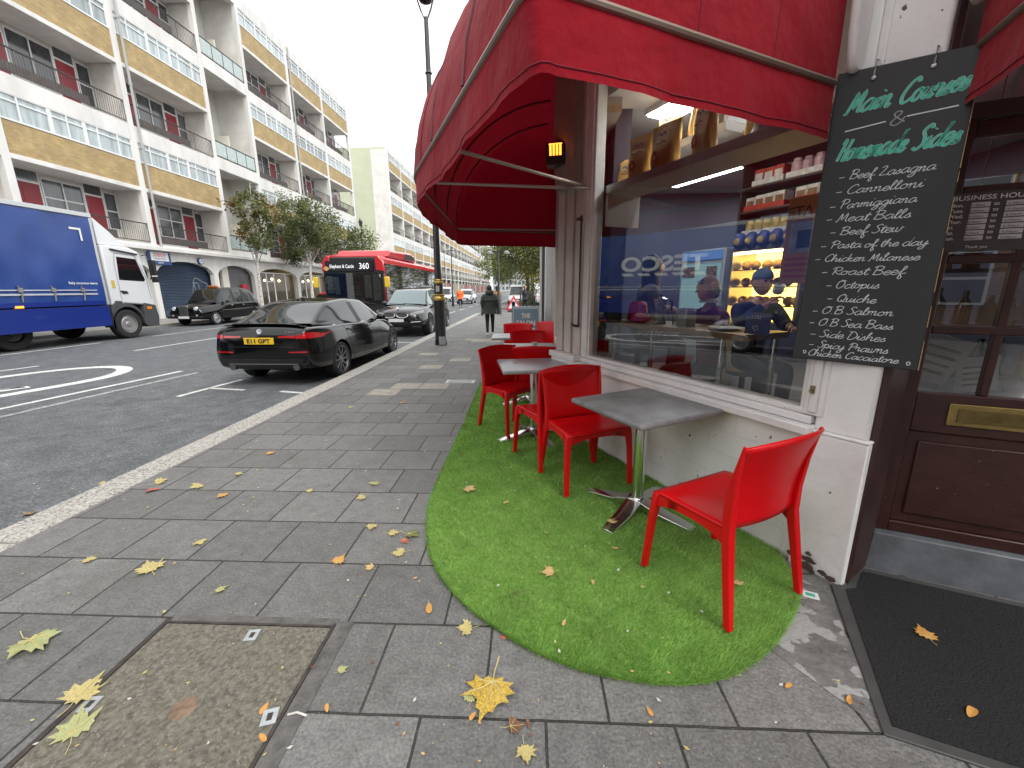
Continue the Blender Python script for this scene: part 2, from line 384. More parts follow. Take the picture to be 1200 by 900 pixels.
k = B(); k.lathe([(.0, .0052), (.04, .0056), (.045, .0052)], n=20); o = k.obj('rust_ring', mat('rust_stain', (.17, .115, .075), .8, var=.5, vs=40), t); o.location = (-.0, .02, 0)
# ================================================================ apartment blocks across the road (facade plane x = -21)
white = mat('white_render', (.7, .695, .67), .8, var=.17, vs=1.1, bump=.15, bs=20, stretch=(1, 1, .22))
offw = mat('stained_render', (.68, .67, .63), .85, var=.16, vs=.9)
cream = mat('cream_render', (.7, .67, .59), .85, var=.14, vs=.6)
yb = brickmat('yellow_brick', (.36, .245, .1), (.45, .33, .155), (.36, .29, .17), .225, .075, .008, axes=('Y', 'Z'), bump=.3, var=.25, vs=1.5)
upvc = mat('white_frame', (.74, .75, .75), .4)
pane_m = mat('curtained_glass', (.36, .42, .43), .08, var=.5, vs=.9, spec=1, stretch=(1, 3.5, .4))
dark_pane = mat('dark_glass', (.075, .085, .09), .06, var=.7, vs=.8, spec=1, stretch=(1, 2.5, .5))
for pm_ in (pane_m, dark_pane):                     # every flat has its own curtains: brightness varies by window
    tt = pm_.node_tree; bs_ = tt.nodes['Principled BSDF']; lk = bs_.inputs['Base Color'].links[0].from_socket; oi = tt.nodes.new('ShaderNodeObjectInfo'); hv = tt.nodes.new('ShaderNodeHueSaturation'); mr_ = tt.nodes.new('ShaderNodeMapRange'); mr_.inputs['To Min'].default_value = .45; mr_.inputs['To Max'].default_value = 1.5
    tt.links.new(oi.outputs['Random'], mr_.inputs['Value']); tt.links.new(mr_.outputs['Result'], hv.inputs['Value']); tt.links.new(lk, hv.inputs['Color']); tt.links.new(hv.outputs['Color'], bs_.inputs['Base Color'])
redd = mat('red_door', (.27, .022, .035), .45, var=.12)
iron_b = mat('balcony_iron', (.05, .042, .04), .6)
frost = mat('frosted_panel', (.42, .5, .49), .25, var=.1)
soff = mat('soffit_paint', (.47, .46, .43), .9, var=.1)
XF = -21
def fbox(b, x0, x1, y0, y1, z0, z1, mi=0): return b.box(x0, x1, y0, y1, z0, z1, mi)
def window_me(name, ln, h, cuts, trans, deep=.06, pm=0):
    """frame and pane meshes of a strip window, y along the wall, origin at lower corner"""
    f = B(); f.box(0, deep, 0, ln, 0, .07).box(0, deep, 0, ln, h - .07, h)
    f.box(0, deep, 0, .06, .07, h - .07).box(0, deep, ln - .06, ln, .07, h - .07)
    for c, wd in cuts: f.box(.003, deep - .003, c - wd / 2, c + wd / 2, .07, h - .07)
    ed = [0] + [c for c, _ in cuts] + [ln]
    for i, t_ in enumerate(trans):
        if t_: f.box(.006, deep - .006, ed[i] + .05, ed[i + 1] - .05, h * t_ - .03, h * t_ + .03)
    p = B(); p.box(-.04, .02, .03, ln - .03, .03, h - .03)
    return f.mesh(name, upvc), p.mesh(name + '_pane', [pane_m, dark_pane][pm])
def flats(label, y0, bays, wall_end, floors=(4.06, 10.05, 16.05), top=22.0, detail=True, depth=9):
    t = thing('apartment_block', label, 'building', (XF, y0, 0), group='apartment blocks across the road')
    fr, ly = B(), [0]
    for ln, k in bays: ly.append(ly[-1] + ln)
    tot = ly[-1]
    # columns
    for y in ly:
        fr.box(-.25, .06, y - .15, y + .15, 3.94 if detail else 0, top - .02)
    for F in floors:
        for i, (ln, k) in enumerate(bays):
            a, c = ly[i] + .15, ly[i + 1] - .15
            hi = F + 5.24
            if k == 'b':
                fr.box(-.3, .03, a, c, F - .75 if F > 5 else F - .12, F + .02)          # white band and slab edge
                fr.box(-1.6, -.3, a, c, F - .2, F)                                       # access deck
                fr.box(-.3, .045, a, c, F + 2.75, F + 2.95)                              # beam over the recess
                fr.box(-1.6, -.3, a, c, F + 2.78, F + 3.0)
            else:
                fr.box(-.3, .03, a, c, F - .5 if F > 5 else F - .12, F + .25)
                fr.box(-2.5, -.3, a, c, F - .2, F)
    fr.box(-.4, .03, .15, tot - .15, floors[-1] + 5.25, top)
    fr.box(-depth, -.4, .15, tot - .15, top - .35, top - .05)
    fr.obj('concrete_frame', white, t, bevel=.01 if detail else 0)
    bw = B()
    for i, (ln, k) in enumerate(bays):
        d = -1.6 if k == 'b' else -2.5
        bw.box(d - .2, d, ly[i], ly[i + 1], 3.9, top - .4)
        bw.box(-2.5, -.27, ly[i] - .08, ly[i] + .08, 4.0, top - .4)
    bw.obj('recess_wall', offw, t)
    e = B(); e.box(-depth, -.26, -.02, .1, 0, top - .05).box(-depth, -1.85, tot - .1, tot + .02, 0, top - .05).box(-depth, -depth + .2, .1, tot - .1, 0, top - .4)
    for F in floors: e.box(-1.85, -.27, tot - .1, tot + .01, F + 2.96, min(F + 5.98, top - .05))
    e.box(-1.85, -.27, tot - .1, tot + .01, 0, 4.05)
    e.obj('end_wall', wall_end, t)
    ln = 5.7
    wf, wp = window_me('window', ln, 1.06, [(.75, .06), (1.9, .16), (2.6, .06), (3.35, .16), (3.95, .06), (4.95, .06)], [.72, .72, .72, .72, .72, .72, .72], .07)
    rf, rpn = window_me('recess_window', 2.3, 1.9, [(1.15, .07)], [.55, .55], .06, 1)
    sf, spn = window_me('side_window', 1.2, 1.9, [], [.5], .06, 1)
    bp = B(); bp.box(-.28, -.005, .15, 5.85, 0, 1.24); bp = bp.mesh('brick_panel', yb)
    dd = B(); dd.box(0, .05, 0, .85, 0, 2.05).box(.05, .06, .15, .7, .2, .9).box(.05, .06, .15, .7, 1.05, 1.85).box(0, .05, -.06, -.003, 0, 2.55, 1).box(0, .05, .853, .91, 0, 2.55, 1).box(0, .05, -.003, .853, 2.053, 2.13, 1).box(0, .04, 0, .85, 2.13, 2.55, 2)
    dd = dd.mesh('front_door', [redd, upvc, dark_pane])
    rl = B(); rl.box(-.03, .03, 0, 5.7, 1.02, 1.07).box(-.02, .02, 0, 5.7, .1, .14)
    n = 48 if detail else 24
    for q in range(n + 1): rl.cyl((0, 5.7 * q / n, .1), (0, 5.7 * q / n, 1.03), .011 if q % 12 else .022, n=4)
    rl.box(-.012, -.006, .1, 3.9, .14, .5, 1)
    rl = rl.mesh('railing', [iron_b, mat('railing_sheet', (.1, .085, .08), .7, var=.3)])
    gb = B()
    for q in range(4): gb.box(-.02, .02, .1 + 1.0 * q, .1 + 1.0 * q + .95, .12, .95, 1)
    gb.box(-.03, .03, 0, 4.1, .97, 1.03).box(-.02, .02, 0, 4.1, .05, .1)
    for q in range(5): gb.box(-.025, .025, .03 + 1.0 * q, .09 + 1.0 * q, .1, .97)
    gb = gb.mesh('glass_balustrade', [iron_b, frost])
    core = B(); core.box(-2.5, -.9, 2.9, 3.0, .02, 2.4)
    st = core.mesh('stair_wall', cream)
    for F in floors:
        for i, (bl, k) in enumerate(bays):
            y = ly[i]
            if k == 'b':
                link(bp, 'brick_panel', t, (0, y, F + 2.96))
                o = link(wf, 'window', t, (-.05, y + .15, F + 4.22)); link(wp, 'pane', o)
                link(rl, 'railing', t, (-.02, y + .15, F + .02))
                if detail or i % 2 == 0:
                    for yd in (1.45, 4.3): o = link(dd, 'front_door', t, (-1.6, y + yd, F)); o.scale = (1, 1, 1.1)
                    o = link(rf, 'recess_window', t, (-1.6, y + 2.4, F + .72)); o.scale = (1, .79, 1); link(rpn, 'pane', o)
                    if detail: o = link(sf, 'recess_window', t, (-1.6, y + 5.25, F + .72)); o.scale = (1, .55, 1); link(spn, 'pane', o)
                else:
                    o = link(rf, 'recess_window', t, (-1.6, y + 1.5, F + .72)); link(rpn, 'pane', o)
            else:
                link(gb, 'glass_balustrade', t, (-.02, y + .15, F + .26)); link(st, 'stair_wall', t, (0, y, F + .02))
    return t, ly
b1 = [(6, 'b')] * 5 + [(4.4, 'r')] + [(6, 'b')] * 3
blk, ly = flats('nearest white apartment block with yellow brick bands and red doors on the left', -.9, b1, cream)
# ground floor: shallow arches under a canopy slab
g = B(); spans = [(.2, 5.8), (6.2, 11.8), (12.2, 17.8), (18.2, 23.5), (23.85, 28.1), (28.5, 32.2), (32.6, 38.1), (38.5, 44.1), (44.5, 51.8)]; prev = 0
for a, c in spans:
    n = 18; m_ = (a + c) / 2; g.box(-.25, .02, prev, a, 0, 3.6); prev = c
    for q in range(n):
        ya, yc = a + (c - a) * q / n, a + (c - a) * (q + 1) / n
        za, zc = [2.5 + .75 * math.sqrt(max(0, 1 - ((y - m_) / ((c - a) / 2 + .02)) ** 2)) for y in (ya, yc)]
        g.hexa([(-.25, ya, za), (.02, ya, za), (.02, yc, zc), (-.25, yc, zc), (-.25, ya, 3.6), (.02, ya, 3.6), (.02, yc, 3.6), (-.25, yc, 3.6)])
g.box(-.25, .02, prev, ly[-1], 0, 3.6)
g.box(-.3, .1, 0, ly[-1], 3.6, 3.72)
g.obj('shop_arches', white, blk)
g = B(); g.box(-.3, .45, 0, ly[-1], 3.72, 3.93); g.obj('canopy', white, blk, bevel=.02)
shut = mat('roller_shutter', (.035, .06, .105), .5, .2, var=.35, vs=1.2)
shg = mat('grey_shutter', (.2, .2, .21), .6, .2, var=.2, vs=1)
def shutter(y, ln, m, nm='roller_shutter'):
    b = B()
    for q in range(36): b.prism([(-.42, .02 + .09 * q), (-.40, .05 + .09 * q), (-.42, .1 + .09 * q), (-.45, .1 + .09 * q), (-.45, .02 + .09 * q)], y, y + ln, axis='y')
    return b.obj(nm, m, blk, ang=0)
for a, c in spans[:5]: shutter(a - .1, c - a + .2, shut)
g = B()
for pts in ([(4, 1.4), (4.3, 2.3), (4.9, 2.1), (5.3, 1.9), (4.7, 1.5), (4.5, 2.0), (4.2, 1.9), (4.6, 1.2), (5.6, 1.85)], [(.3, 1.1), (.6, 2.2), (.8, 1.8), (.5, 1.2), (.9, 1.5), (.7, .9)], [(.9, .9), (1.2, 1.3), (1.0, 1.5), (1.3, .8)]):
    ribbon(g, smooth(pts, 5), .035, Matrix(((0, 0, 1, -.385), (1, 0, 0, 22.6), (0, 1, 0, 0), (0, 0, 0, 1))))
g.obj('graffiti', mat('chalky_spray', (.33, .38, .42), .8), blk)
shutter(29.9, 2.4, shg); g = B(); g.box(-.5, -.26, 28.4, 28.9, 0, 3.3).box(-.5, -.3, 29.3, 29.9, 0, 3.3); g.obj('shop_pier', cream, blk)
cafe_in = mat('lit_cafe_wall', (.5, .46, .38), .8, var=.3, vs=.6)
g = B()
for a, c in spans[6:]: g.box(-3.2, -3.0, a - .2, c + .2, 0, 3.3).box(-3, -.3, a - .2, a - .1, 0, 3.3)
g.obj('shop_interior', cafe_in, blk)
lampm = mat('warm_bulb', (1, .72, .35), .5, emit=6)
for a_, c_ in spans[6:]:
    fw, pw_ = window_me('shop_window', 5.7, 2.9, [(1.7, .1), (2.7, .1), (4.3, .08)], [0, .75, 0, 0], .08)
    fw.materials[0] = upvc
    o = link(fw, 'shop_window', blk, (-.4, a_ - .1, .05))
    q = B(); q.face([(.03, .1, .1), (.03, 5.6, .1), (.03, 5.6, 2.8), (.03, .1, 2.8)]); q.obj('pane', glass('shop_pane', (.8, .82, .8), 1.5), o, ang=0)
    g = B()
    for q in range(5): g.ball((-1.2, a_ + .7 + 1.0 * q, 2.35 + .12 * (q % 2)), .1, 8)
    g.obj('pendant_lamps', lampm, blk)
    g = B(); g.box(-2, -1.2, a_ + 1, a_ + 4.5, 0, 1.0); g.obj('shop_counter', mat('shop_counter', (.2, .16, .1), .6, var=.4, vs=2), blk)
# shop sign and round wall sign
sgn = thing('shop_sign', 'blue and white supermarket wall sign with red lettering above the shutter', 'sign', (XF, 22.45, 0))
blue = mat('sign_blue', (.03, .075, .22), .45); whit = mat('sign_white', (.75, .77, .78), .45); rdl = mat('sign_red', (.6, .03, .05), .45)
g = B(); g.box(.08, .15, 0, 1.45, 2.98, 3.68); g.obj('board', blue, sgn, bevel=.01)
g = B(); g.box(.15, .16, .16, 1.29, 3.18, 3.655); g.obj('white_panel', whit, sgn)
Ms = frame((.16, .72, 3.47), (0, 1, 0)); g = B(); text(g, 'TESCO', Ms, .13, .84, align='CENTER', bold=.02, ext=.004)
for q in range(5): 
    y = .72 - .42 + .17 * q; g.face([(.164, y, 3.44), (.164, y + .12, 3.44), (.164, y + .09, 3.41), (.164, y - .03, 3.41)])
g.obj('lettering', rdl, sgn, ang=0)
g = B(); text(g, 'express', frame((.16, .72, 3.26), (0, 1, 0)), .11, .72, align='CENTER', ext=.004); g.obj('lettering', blue, sgn, ang=0)
g = B(); text(g, 'ATM', frame((.15, .72, 3.04), (0, 1, 0)), .09, .34, align='CENTER', bold=.02, ext=.004); g.obj('lettering', whit, sgn, ang=0)
t = thing('wall_roundel', 'small round white sign with blue rim on the arch right of the supermarket sign', 'sign', (XF + .03, 26.15, 3.36))
B().cyl((0, 0, 0), (.12, 0, 0), .2, n=24).obj('rim', blue, t); B().cyl((.12, 0, 0), (.13, 0, 0), .155, n=24).obj('face', whit, t)
g = B(); g.tube([(.135, -.05, -.08), (.135, 0, .08), (.135, .06, -.02), (.135, -.06, .02)], .012, 5); g.obj('clock_mark', blue, t)
tag(B().box(-.25, .0, 0, .55, 0, .42).obj('alarm_box', mat('red_box', (.45, .02, .05), .5), bevel=.05), 'small red box low in the grey shuttered arch', 'box').location = (XF - .1, 30.1, 1.55)
green = mat('pale_green_render', (.5, .53, .39), .85, var=.08, vs=.5)
flats('second apartment block with a blank pale green gable wall', 65.3, [(6, 'b')] * 5 + [(4.4, 'r')] + [(6, 'b')] * 4, green, detail=False)
flats('farthest long apartment block behind the lamp post and bus', 124, [(6, 'b')] * 9 + [(4.4, 'r')] + [(6, 'b')] * 7, cream, detail=False)
for (y0, y1) in ((65.3, 123.9), (124, 224)):
    g = B(); n = int((y1 - y0) / 5)
    for q in range(n): g.box(-.4, .02, y0 + 5 * q + .3, y0 + 5 * q + 4.7, .3, 3.1, q % 3)
    o = g.obj('shop_front_row', [mat('far_shop_a', (.07, .07, .08), .2, var=.5), mat('far_shop_b', (.3, .22, .12), .5, var=.5), mat('far_shop_c', (.25, .03, .04), .5)]); o.location = (XF + .1, 0, 0)
    tag(o, 'row of small shop fronts under the %s apartment block' % ('second' if y0 < 100 else 'farthest'), 'shops')
# roof rail on the near block
t = thing('roof_rail', 'thin metal guard rail on the roof of the nearest apartment block', 'railing', (XF - .5, 34.5, 22))
g = B()
for q in range(5): g.cyl((0, 1.5 * q, -.1), (0, 1.5 * q, 1.1), .025, n=6)
g.cyl((0, 0, 1.08), (0, 6, 1.08), .025, n=6); g.cyl((0, 0, .55), (0, 6, .55), .02, n=6); g.obj('rail', zinc, t)
# pale building closing the street far away
t = thing('far_building', 'pale building closing the far end of the street', 'building', (-9, 260, 0))
g = B(); g.box(-14, 12, 0, 10, 0, 17); g.obj('wall', mat('far_white', (.4, .41, .42), .8), t)
g = B()
for a in range(10):
    for c in range(5): g.box(-13 + 2.5 * a, -11.6 + 2.5 * a, -.05, -.01, 1.2 + 3.2 * c, 3 + 3.2 * c)
tag(g.obj('windows', dark_pane, t), kind='stuff')

# ================================================================ trees
leafm = [mat('leaf_' + n, c, .55, var=.3, vs=3, trans=.35) for n, c in (('dark_green', (.045, .07, .02)), ('green', (.105, .135, .045)), ('olive', (.18, .195, .075)), ('rust', (.2, .12, .03)), ('lime', (.2, .23, .05)), ('gold', (.32, .27, .05)))]
def tree(label, base, h, crown, mats, nl, ls, bark, lean=(0, 0), r0=.1, seed=1, clumps=60, group=None, name='tree'):
    """tapered trunk, limbs to clump centres, leaf faces scattered round each clump"""
    rnd = random.Random(seed); t = thing(name, label, 'tree', base, group=group)
    cx, cy, cz, rx, ry, rz = crown; b = B()
    top = Vector((lean[0], lean[1], h)); tr = [Vector((0, 0, -.1)), Vector((lean[0] * .15, lean[1] * .1, h * .3)), Vector((lean[0] * .5, lean[1] * .6, h * .62)), top]
    b.tube(smooth(tr, 4), [r0 * (1 - .85 * k / 12) for k in range(13)], 8)
    cs = []
    while len(cs) < clumps:
        p = Vector((rnd.uniform(-1, 1), rnd.uniform(-1, 1), rnd.uniform(-1, 1)))
        if p.length > 1 or p.length < .25: continue
        k = 1 + .25 * math.sin(3 * p.x + seed) * math.cos(2.5 * p.y + 2 * seed)
        cs.append(Vector((cx + p.x * rx * k, cy + p.y * ry * k, cz + p.z * rz * k)))
    for c in cs[::2]:
        f = rnd.uniform(.35, .85); s_ = Vector((lean[0] * f * f, lean[1] * f * f, h * f)); mid = s_.lerp(c, .55) + Vector((0, 0, .12 * (c - s_).length))
        if c.z < s_.z: s_.z = max(h * .3, c.z - .3); 
        b.tube([s_, mid, c], [r0 * .38 * (1 - f * .6), r0 * .2, r0 * .05], 5)
    b.obj('trunk', bark, t)
    V, F, MI = [], [], []
    per = nl // clumps
    for c in cs:
        mi = rnd.choice(range(len(mats))); cr_ = rnd.uniform(.6, 1.25) * min(rx, ry, rz) * .37
        for _ in range(int(per * rnd.uniform(.5, 1.4))):
            d = Vector((rnd.gauss(0, .5), rnd.gauss(0, .5), rnd.gauss(0, .42))); p = c + d * cr_
            a = Vector((rnd.gauss(0, 1), rnd.gauss(0, 1), rnd.gauss(0, .7))).normalized(); q = a.orthogonal().normalized(); q = Matrix.Rotation(rnd.uniform(0, 6.3), 3, a) @ q; s_ = ls * rnd.uniform(.6, 1.25); k = len(V)
            V += [p - a * s_ * .5, p + q * s_ * .3, p + a * s_ * .55, p - q * s_ * .3]; F.append((k, k + 1, k + 2, k + 3)); MI.append(mi if rnd.random() < .75 else rnd.randrange(len(mats)))
    me = bpy.data.meshes.new('crown'); me.from_pydata([tuple(v) for v in V], [], F)
    for m in mats: me.materials.append(m)
    me.polygons.foreach_set('material_index', MI); link(me, 'crown', t)
    return t
birch = mat('birch_bark', (.55, .53, .49), .8, var=.2, vs=6, spots=((.07, .06, .05), 9, .6), stretch=(1, 1, 2.5))
dbark = mat('dark_bark', (.055, .045, .035), .9, var=.4, vs=9, bump=.6)
gp = 'street trees on the far pavement'
tree('birch with white trunk in front of the red alarm box and stair bay', (-18.5, 28.0, 0), 8.4, (.1, .2, 6.0, 1.3, 1.7, 1.8), [leafm[1], leafm[2], leafm[3], leafm[2]], 4000, .19, birch, (.2, .2), .13, 11, 42, gp, 'birch_tree')
tree('tallest birch with forked white trunk beside the front of the bus', (-18.5, 34.8, 0), 9.6, (.1, .6, 6.6, 1.9, 3.3, 2.6), [leafm[0], leafm[1], leafm[2], leafm[2]], 11000, .19, birch, (.1, 1.0), .16, 22, 85, gp, 'birch_tree')
tree('birch partly hidden above the bus roof', (-18.3, 43.5, 0), 8.8, (.3, -.6, 6.0, 1.8, 2.6, 1.9), [leafm[1], leafm[1], leafm[2]], 5200, .2, birch, (.3, .6), .14, 33, 60, gp, 'birch_tree')
gp = 'park trees behind the railings'
tree('broad yellow green park tree nearest the lamp post', (-.2, 47, 0), 9, (-1.3, 0, 5.6, 3.8, 3.6, 3.7), [leafm[2], leafm[4], leafm[1], leafm[4]], 14000, .2, dbark, (0, 0), .28, 44, 110, gp, 'park_tree')
tree('park tree with golden leaves beside the white building column', (1.5, 43, 0), 9, (.3, 0, 5.7, 3.5, 3.4, 3.7), [leafm[4], leafm[5], leafm[2], leafm[1]], 14000, .2, dbark, (0, 0), .3, 55, 110, gp, 'park_tree')
tree('dark trunked park tree farther back on the right', (.4, 60, 0), 12, (0, 0, 8, 5, 4.5, 5), [leafm[1], leafm[2], leafm[0]], 9000, .32, dbark, (0, 0), .3, 66, 90, gp, 'park_tree')
tree('small pale tree beyond the silver car at the street end', (-6.5, 88, 0), 9, (0, 0, 6.5, 3.8, 4, 4), [leafm[2], leafm[1], leafm[4]], 6000, .35, dbark, (0, 0), .25, 77, 70, gp, 'park_tree')
# park hedge and railings
t = thing('park_railing', 'black iron railings with square posts in front of the park trees', 'railing', (-.75, 34.6, 0))
g = B(); g.box(0, 9, -.02, .02, 1.15, 1.2).box(0, 9, -.02, .02, .15, .2)
for q in range(61): g.cyl((.15 * q, 0, 0), (.15 * q, 0, 1.35), .014, n=4)
g.obj('bars', iron_b, t)
for q in range(5): B().box(2.2 * q - .06, 2.2 * q + .06, -.06, .06, 0, 1.5).obj('post', iron_b, t)
hd = random.Random(9); V, F = [], []
for k in range(2500):
    p = Vector((hd.uniform(-.6, 9), 39 + hd.gauss(0, .6), abs(hd.gauss(0, .55)))); a = Vector((hd.gauss(0, 1), hd.gauss(0, 1), hd.gauss(0, 1))).normalized(); q = a.orthogonal().normalized(); n = len(V)
    V += [p, p + a * .15 + q * .08, p + a * .3, p + a * .15 - q * .08]; F.append((n, n + 1, n + 2, n + 3))
me = bpy.data.meshes.new('shrubs'); me.from_pydata([tuple(v) for v in V], [], F); me.materials.append(leafm[0])
tag(link(me, 'shrubs'), 'low dark green shrubs along the park behind the railings', 'shrubs', kind='stuff')

# terrace behind the camera across the side street, seen only in reflections
tb_ = brickmat('terrace_brick', (.28, .15, .1), (.36, .2, .13), (.3, .28, .25), .225, .075, .01, axes=('X', 'Z'), bump=.3)
for k, (x0, nm_) in enumerate(((-14, 'left'), (0, 'middle'), (14, 'right'))):
    t = thing('terrace_house', 'brick terrace house behind the camera, %s of three seen only in reflections' % nm_, 'house', (x0, -15, 0))
    g = B(); g.box(-6.9, 6.9, -8, 0, 0, 9.5); g.obj('wall', tb_, t); g = B(); g.prism([(-8.2, 9.5), (.2, 9.5), (-4, 12.3)], -6.9, 6.9, axis='x'); g.obj('roof', mat('roof_slate', (.08, .08, .09), .7, var=.2), t)
    for c in range(4):
        for r in range(3):
            x = -5.2 + 3.4 * c; z = .9 + 3.0 * r; g = B(); g.box(x - .6, x + .6, .002, .08, z, z + 1.7); f = g.obj('window', upvc, t); g = B(); g.box(x - .52, x + .52, .081, .09, z + .08, z + .8).box(x - .52, x + .52, .081, .09, z + .88, z + 1.62); g.obj('pane', dark_pane, f)

for y in (5.1 + .35, 23.1 + .35, 39.5 + .35):
    g = B(); g.cyl((XF + .13, y, 3.95), (XF + .13, y, 21.9), .06, n=8)
    for z in range(6, 22, 3): g.cyl((XF + .13, y, z), (XF + .13, y, z + .12), .085, n=8)
    o = g.obj('drainpipe', mat('pipe_grey', (.4, .4, .39), .6), None); o.location = (-XF, -blk.location.y, 0); o.parent = blk
# ================================================================ the cafe on the corner
P0 = Vector((1.5, 2.05)); DD = Vector((-.45, .893)).normalized(); NN = Vector((.893, .45)).normalized()
def wp(s, d, z): q = P0 + DD * s + NN * d; return (q.x, q.y, z)
def wbox(b, s0, s1, d0, d1, z0, z1, mi=0):
    return b.hexa([wp(s0, d0, z0), wp(s1, d0, z0), wp(s1, d1, z0), wp(s0, d1, z0), wp(s0, d0, z1), wp(s1, d0, z1), wp(s1, d1, z1), wp(s0, d1, z1)], mi)
S0 = Vector((1.84, 2.11)); DS = Vector((.59, -.25)).normalized(); NS = Vector((-DS.y, DS.x))
def dp(t, d, z): q = S0 + DS * t + NS * d; return (q.x, q.y, z)
def dbox(b, t0, t1, d0, d1, z0, z1, mi=0):
    return b.hexa([dp(t0, d0, z0), dp(t1, d0, z0), dp(t1, d1, z0), dp(t0, d1, z0), dp(t0, d0, z1), dp(t1, d0, z1), dp(t1, d1, z1), dp(t0, d1, z1)], mi)
shopw = mat('white_masonry_paint', (.76, .755, .74), .65, var=.09, vs=3, bump=.35, bs=22, spots=((.1, .085, .07), 21, .715))
shopw2 = mat('white_gloss_paint', (.74, .735, .72), .45, var=.1, vs=5, bump=.12, bs=30, spots=((.2, .17, .14), 30, .74))
postm = mat('pinkish_post_tone', (.56, .51, .47), .6, var=.16, vs=3, bump=.2, bs=25, spots=((.18, .13, .1), 26, .72))  # white timber posts, toned brownish pink
wbrick = brickmat('painted_brick', (.74, .735, .72), (.76, .755, .735), (.7, .695, .68), .33, .15, .005, axes=('Y', 'Z'), bump=.35, rough=.6, var=.08, vs=3, speck=((.06, .055, .05), 24, .715, .01, 1))
brown = mat('dark_brown_paint', (.042, .014, .012), .42, var=.3, vs=6, bump=.15, bs=40, spots=((.33, .19, .12), 27, .735), stretch=(1, 1, 1.6))
brown2 = mat('dark_brown_frame', (.035, .014, .013), .5, var=.3, vs=4, bump=.2, bs=30)
shop = thing('corner_cafe', 'white and dark brown corner cafe with a big window behind the red chairs', 'cafe', (0, 0, 0))
g = B(); wbox(g, .0, 2.25, 0, .25, -.1, .75); g.obj('low_wall', wbrick, shop)
g = B(); wbox(g, .03, 2.3, -.07, .06, .75, .80); wbox(g, .05, 2.25, -.02, .1, .802, .845); g.obj('window_sill', shopw2, shop, bevel=.008)
g = B(); wbox(g, .0, .1, -.015, .12, .85, 3.3); wbox(g, .028, .07, -.03, -.016, .87, 3.3); wbox(g, 2.1, 2.19, -.015, .12, .85, 3.3); wbox(g, 2.075, 2.1, .0, .1, .85, 3.3); wbox(g, .1, .125, .0, .1, .85, 3.3); wbox(g, .1, 2.1, -.01, .12, 3.2, 3.3); wbox(g, .1, 2.1, -.005, .1, .846, .875)
wf_ = g.obj('window_frame', shopw2, shop, bevel=.006)
g = B(); wbox(g, .045, .066, -.04, -.031, .97, 1.01); wbox(g, .05, .061, -.055, -.041, .98, .99); g.obj('latch', mat('old_brass', (.25, .2, .1), .45, .8, var=.3), wf_)
g = B(); g.face([wp(.125, .04, .875), wp(2.075, .04, .875), wp(2.075, .04, 3.2), wp(.125, .04, 3.2)]); g.obj('window_pane', glass('shop_window_glass', (.95, .96, .96), 2.5), shop, ang=0)
# upper wall and fascia above window and along the street
g = B(); wbox(g, -.05, 2.25, 0, .3, 3.3, 7.5)
g.box(.45, .8, 4.05, 14.3, 3.0, 7.5)
g.hexa([dp(-.2, .1, 2.62), dp(3.2, .1, 2.62), dp(3.2, .4, 2.62), dp(-.2, .4, 2.62), dp(-.2, .1, 7.5), dp(3.2, .1, 7.5), dp(3.2, .4, 7.5), dp(-.2, .4, 7.5)])
g.prism([(1.49, 2.10), (1.61, 1.92), (1.9, 2.1), (1.62, 2.5)], 2.9, 7.5)
g.obj('upper_wall', brickmat('stock_brick', (.3, .2, .13), (.38, .27, .17), (.3, .28, .24), .225, .075, .01, axes=('Y', 'Z'), bump=.4), shop)
# near pilaster between window and door, plinth, moulding and bracket
pl = [(1.475, 2.075), (1.605, 1.895), (1.80, 2.03), (1.66, 2.22)]
def off(pts, k):
    c = Vector((sum(p[0] for p in pts) / 4, sum(p[1] for p in pts) / 4)); return [tuple(c + (Vector(p) - c) * k) for p in pts]
g = B(); g.prism(pl, .78, 3.6); o = g.obj('pilaster', shopw, shop, bevel=.012)
g = B(); g.prism(off(pl, 1.12), -.05, .765); g.prism(off(pl, 1.14), .765, .782); g.obj('plinth', mat('plinth_paint', (.77, .765, .755), .6, var=.08, vs=4, bump=.3, bs=20, spots=((.14, .09, .06), 12, .735)), o, bevel=.006)
# console brackets with rounded foot, at both ends of the window
def bracket(o3, x2, n2, wd, z0, z1, dep, m, parent):
    """block of width wd along x2, projecting along n2 with a curved lower edge"""
    b = B(); X2, N2 = Vector(x2), Vector(n2)
    prof = [(0, z1), (dep, z1)] + [(dep * (1 - .9 * (1 - math.cos(a)) * .5), z0 + .55 * (1 - math.sin(a))) for a in [R(k * 9) for k in range(11)]] + [(0, z0)]
    P = lambda w_, q: (o3[0] + X2.x * w_ + N2.x * q[0], o3[1] + X2.y * w_ + N2.y * q[0], q[1])
    a = [b.bm.verts.new(P(-wd / 2, q)) for q in prof]; c = [b.bm.verts.new(P(wd / 2, q)) for q in prof]
    b.bm.faces.new(a); b.bm.faces.new(c[::-1])
    for i in range(len(prof)): b.bm.faces.new((a[i], a[(i + 1) % len(prof)], c[(i + 1) % len(prof)], c[i]))
    return b.obj('console_bracket', m, parent, bevel=.012)
px = Vector((.13, -.18)).normalized(); pn = Vector((px.y, -px.x))
if pn.y > 0: pn = -pn
mid = Vector((1.54, 1.985))
for s_ in (-1, 1):
    q = mid + px * s_ * .165; g = B(); bracket(q - pn * .04, px, pn, .035, 2.4 if s_ < 0 else 2.52, 3.6, .2, shopw2, shop)
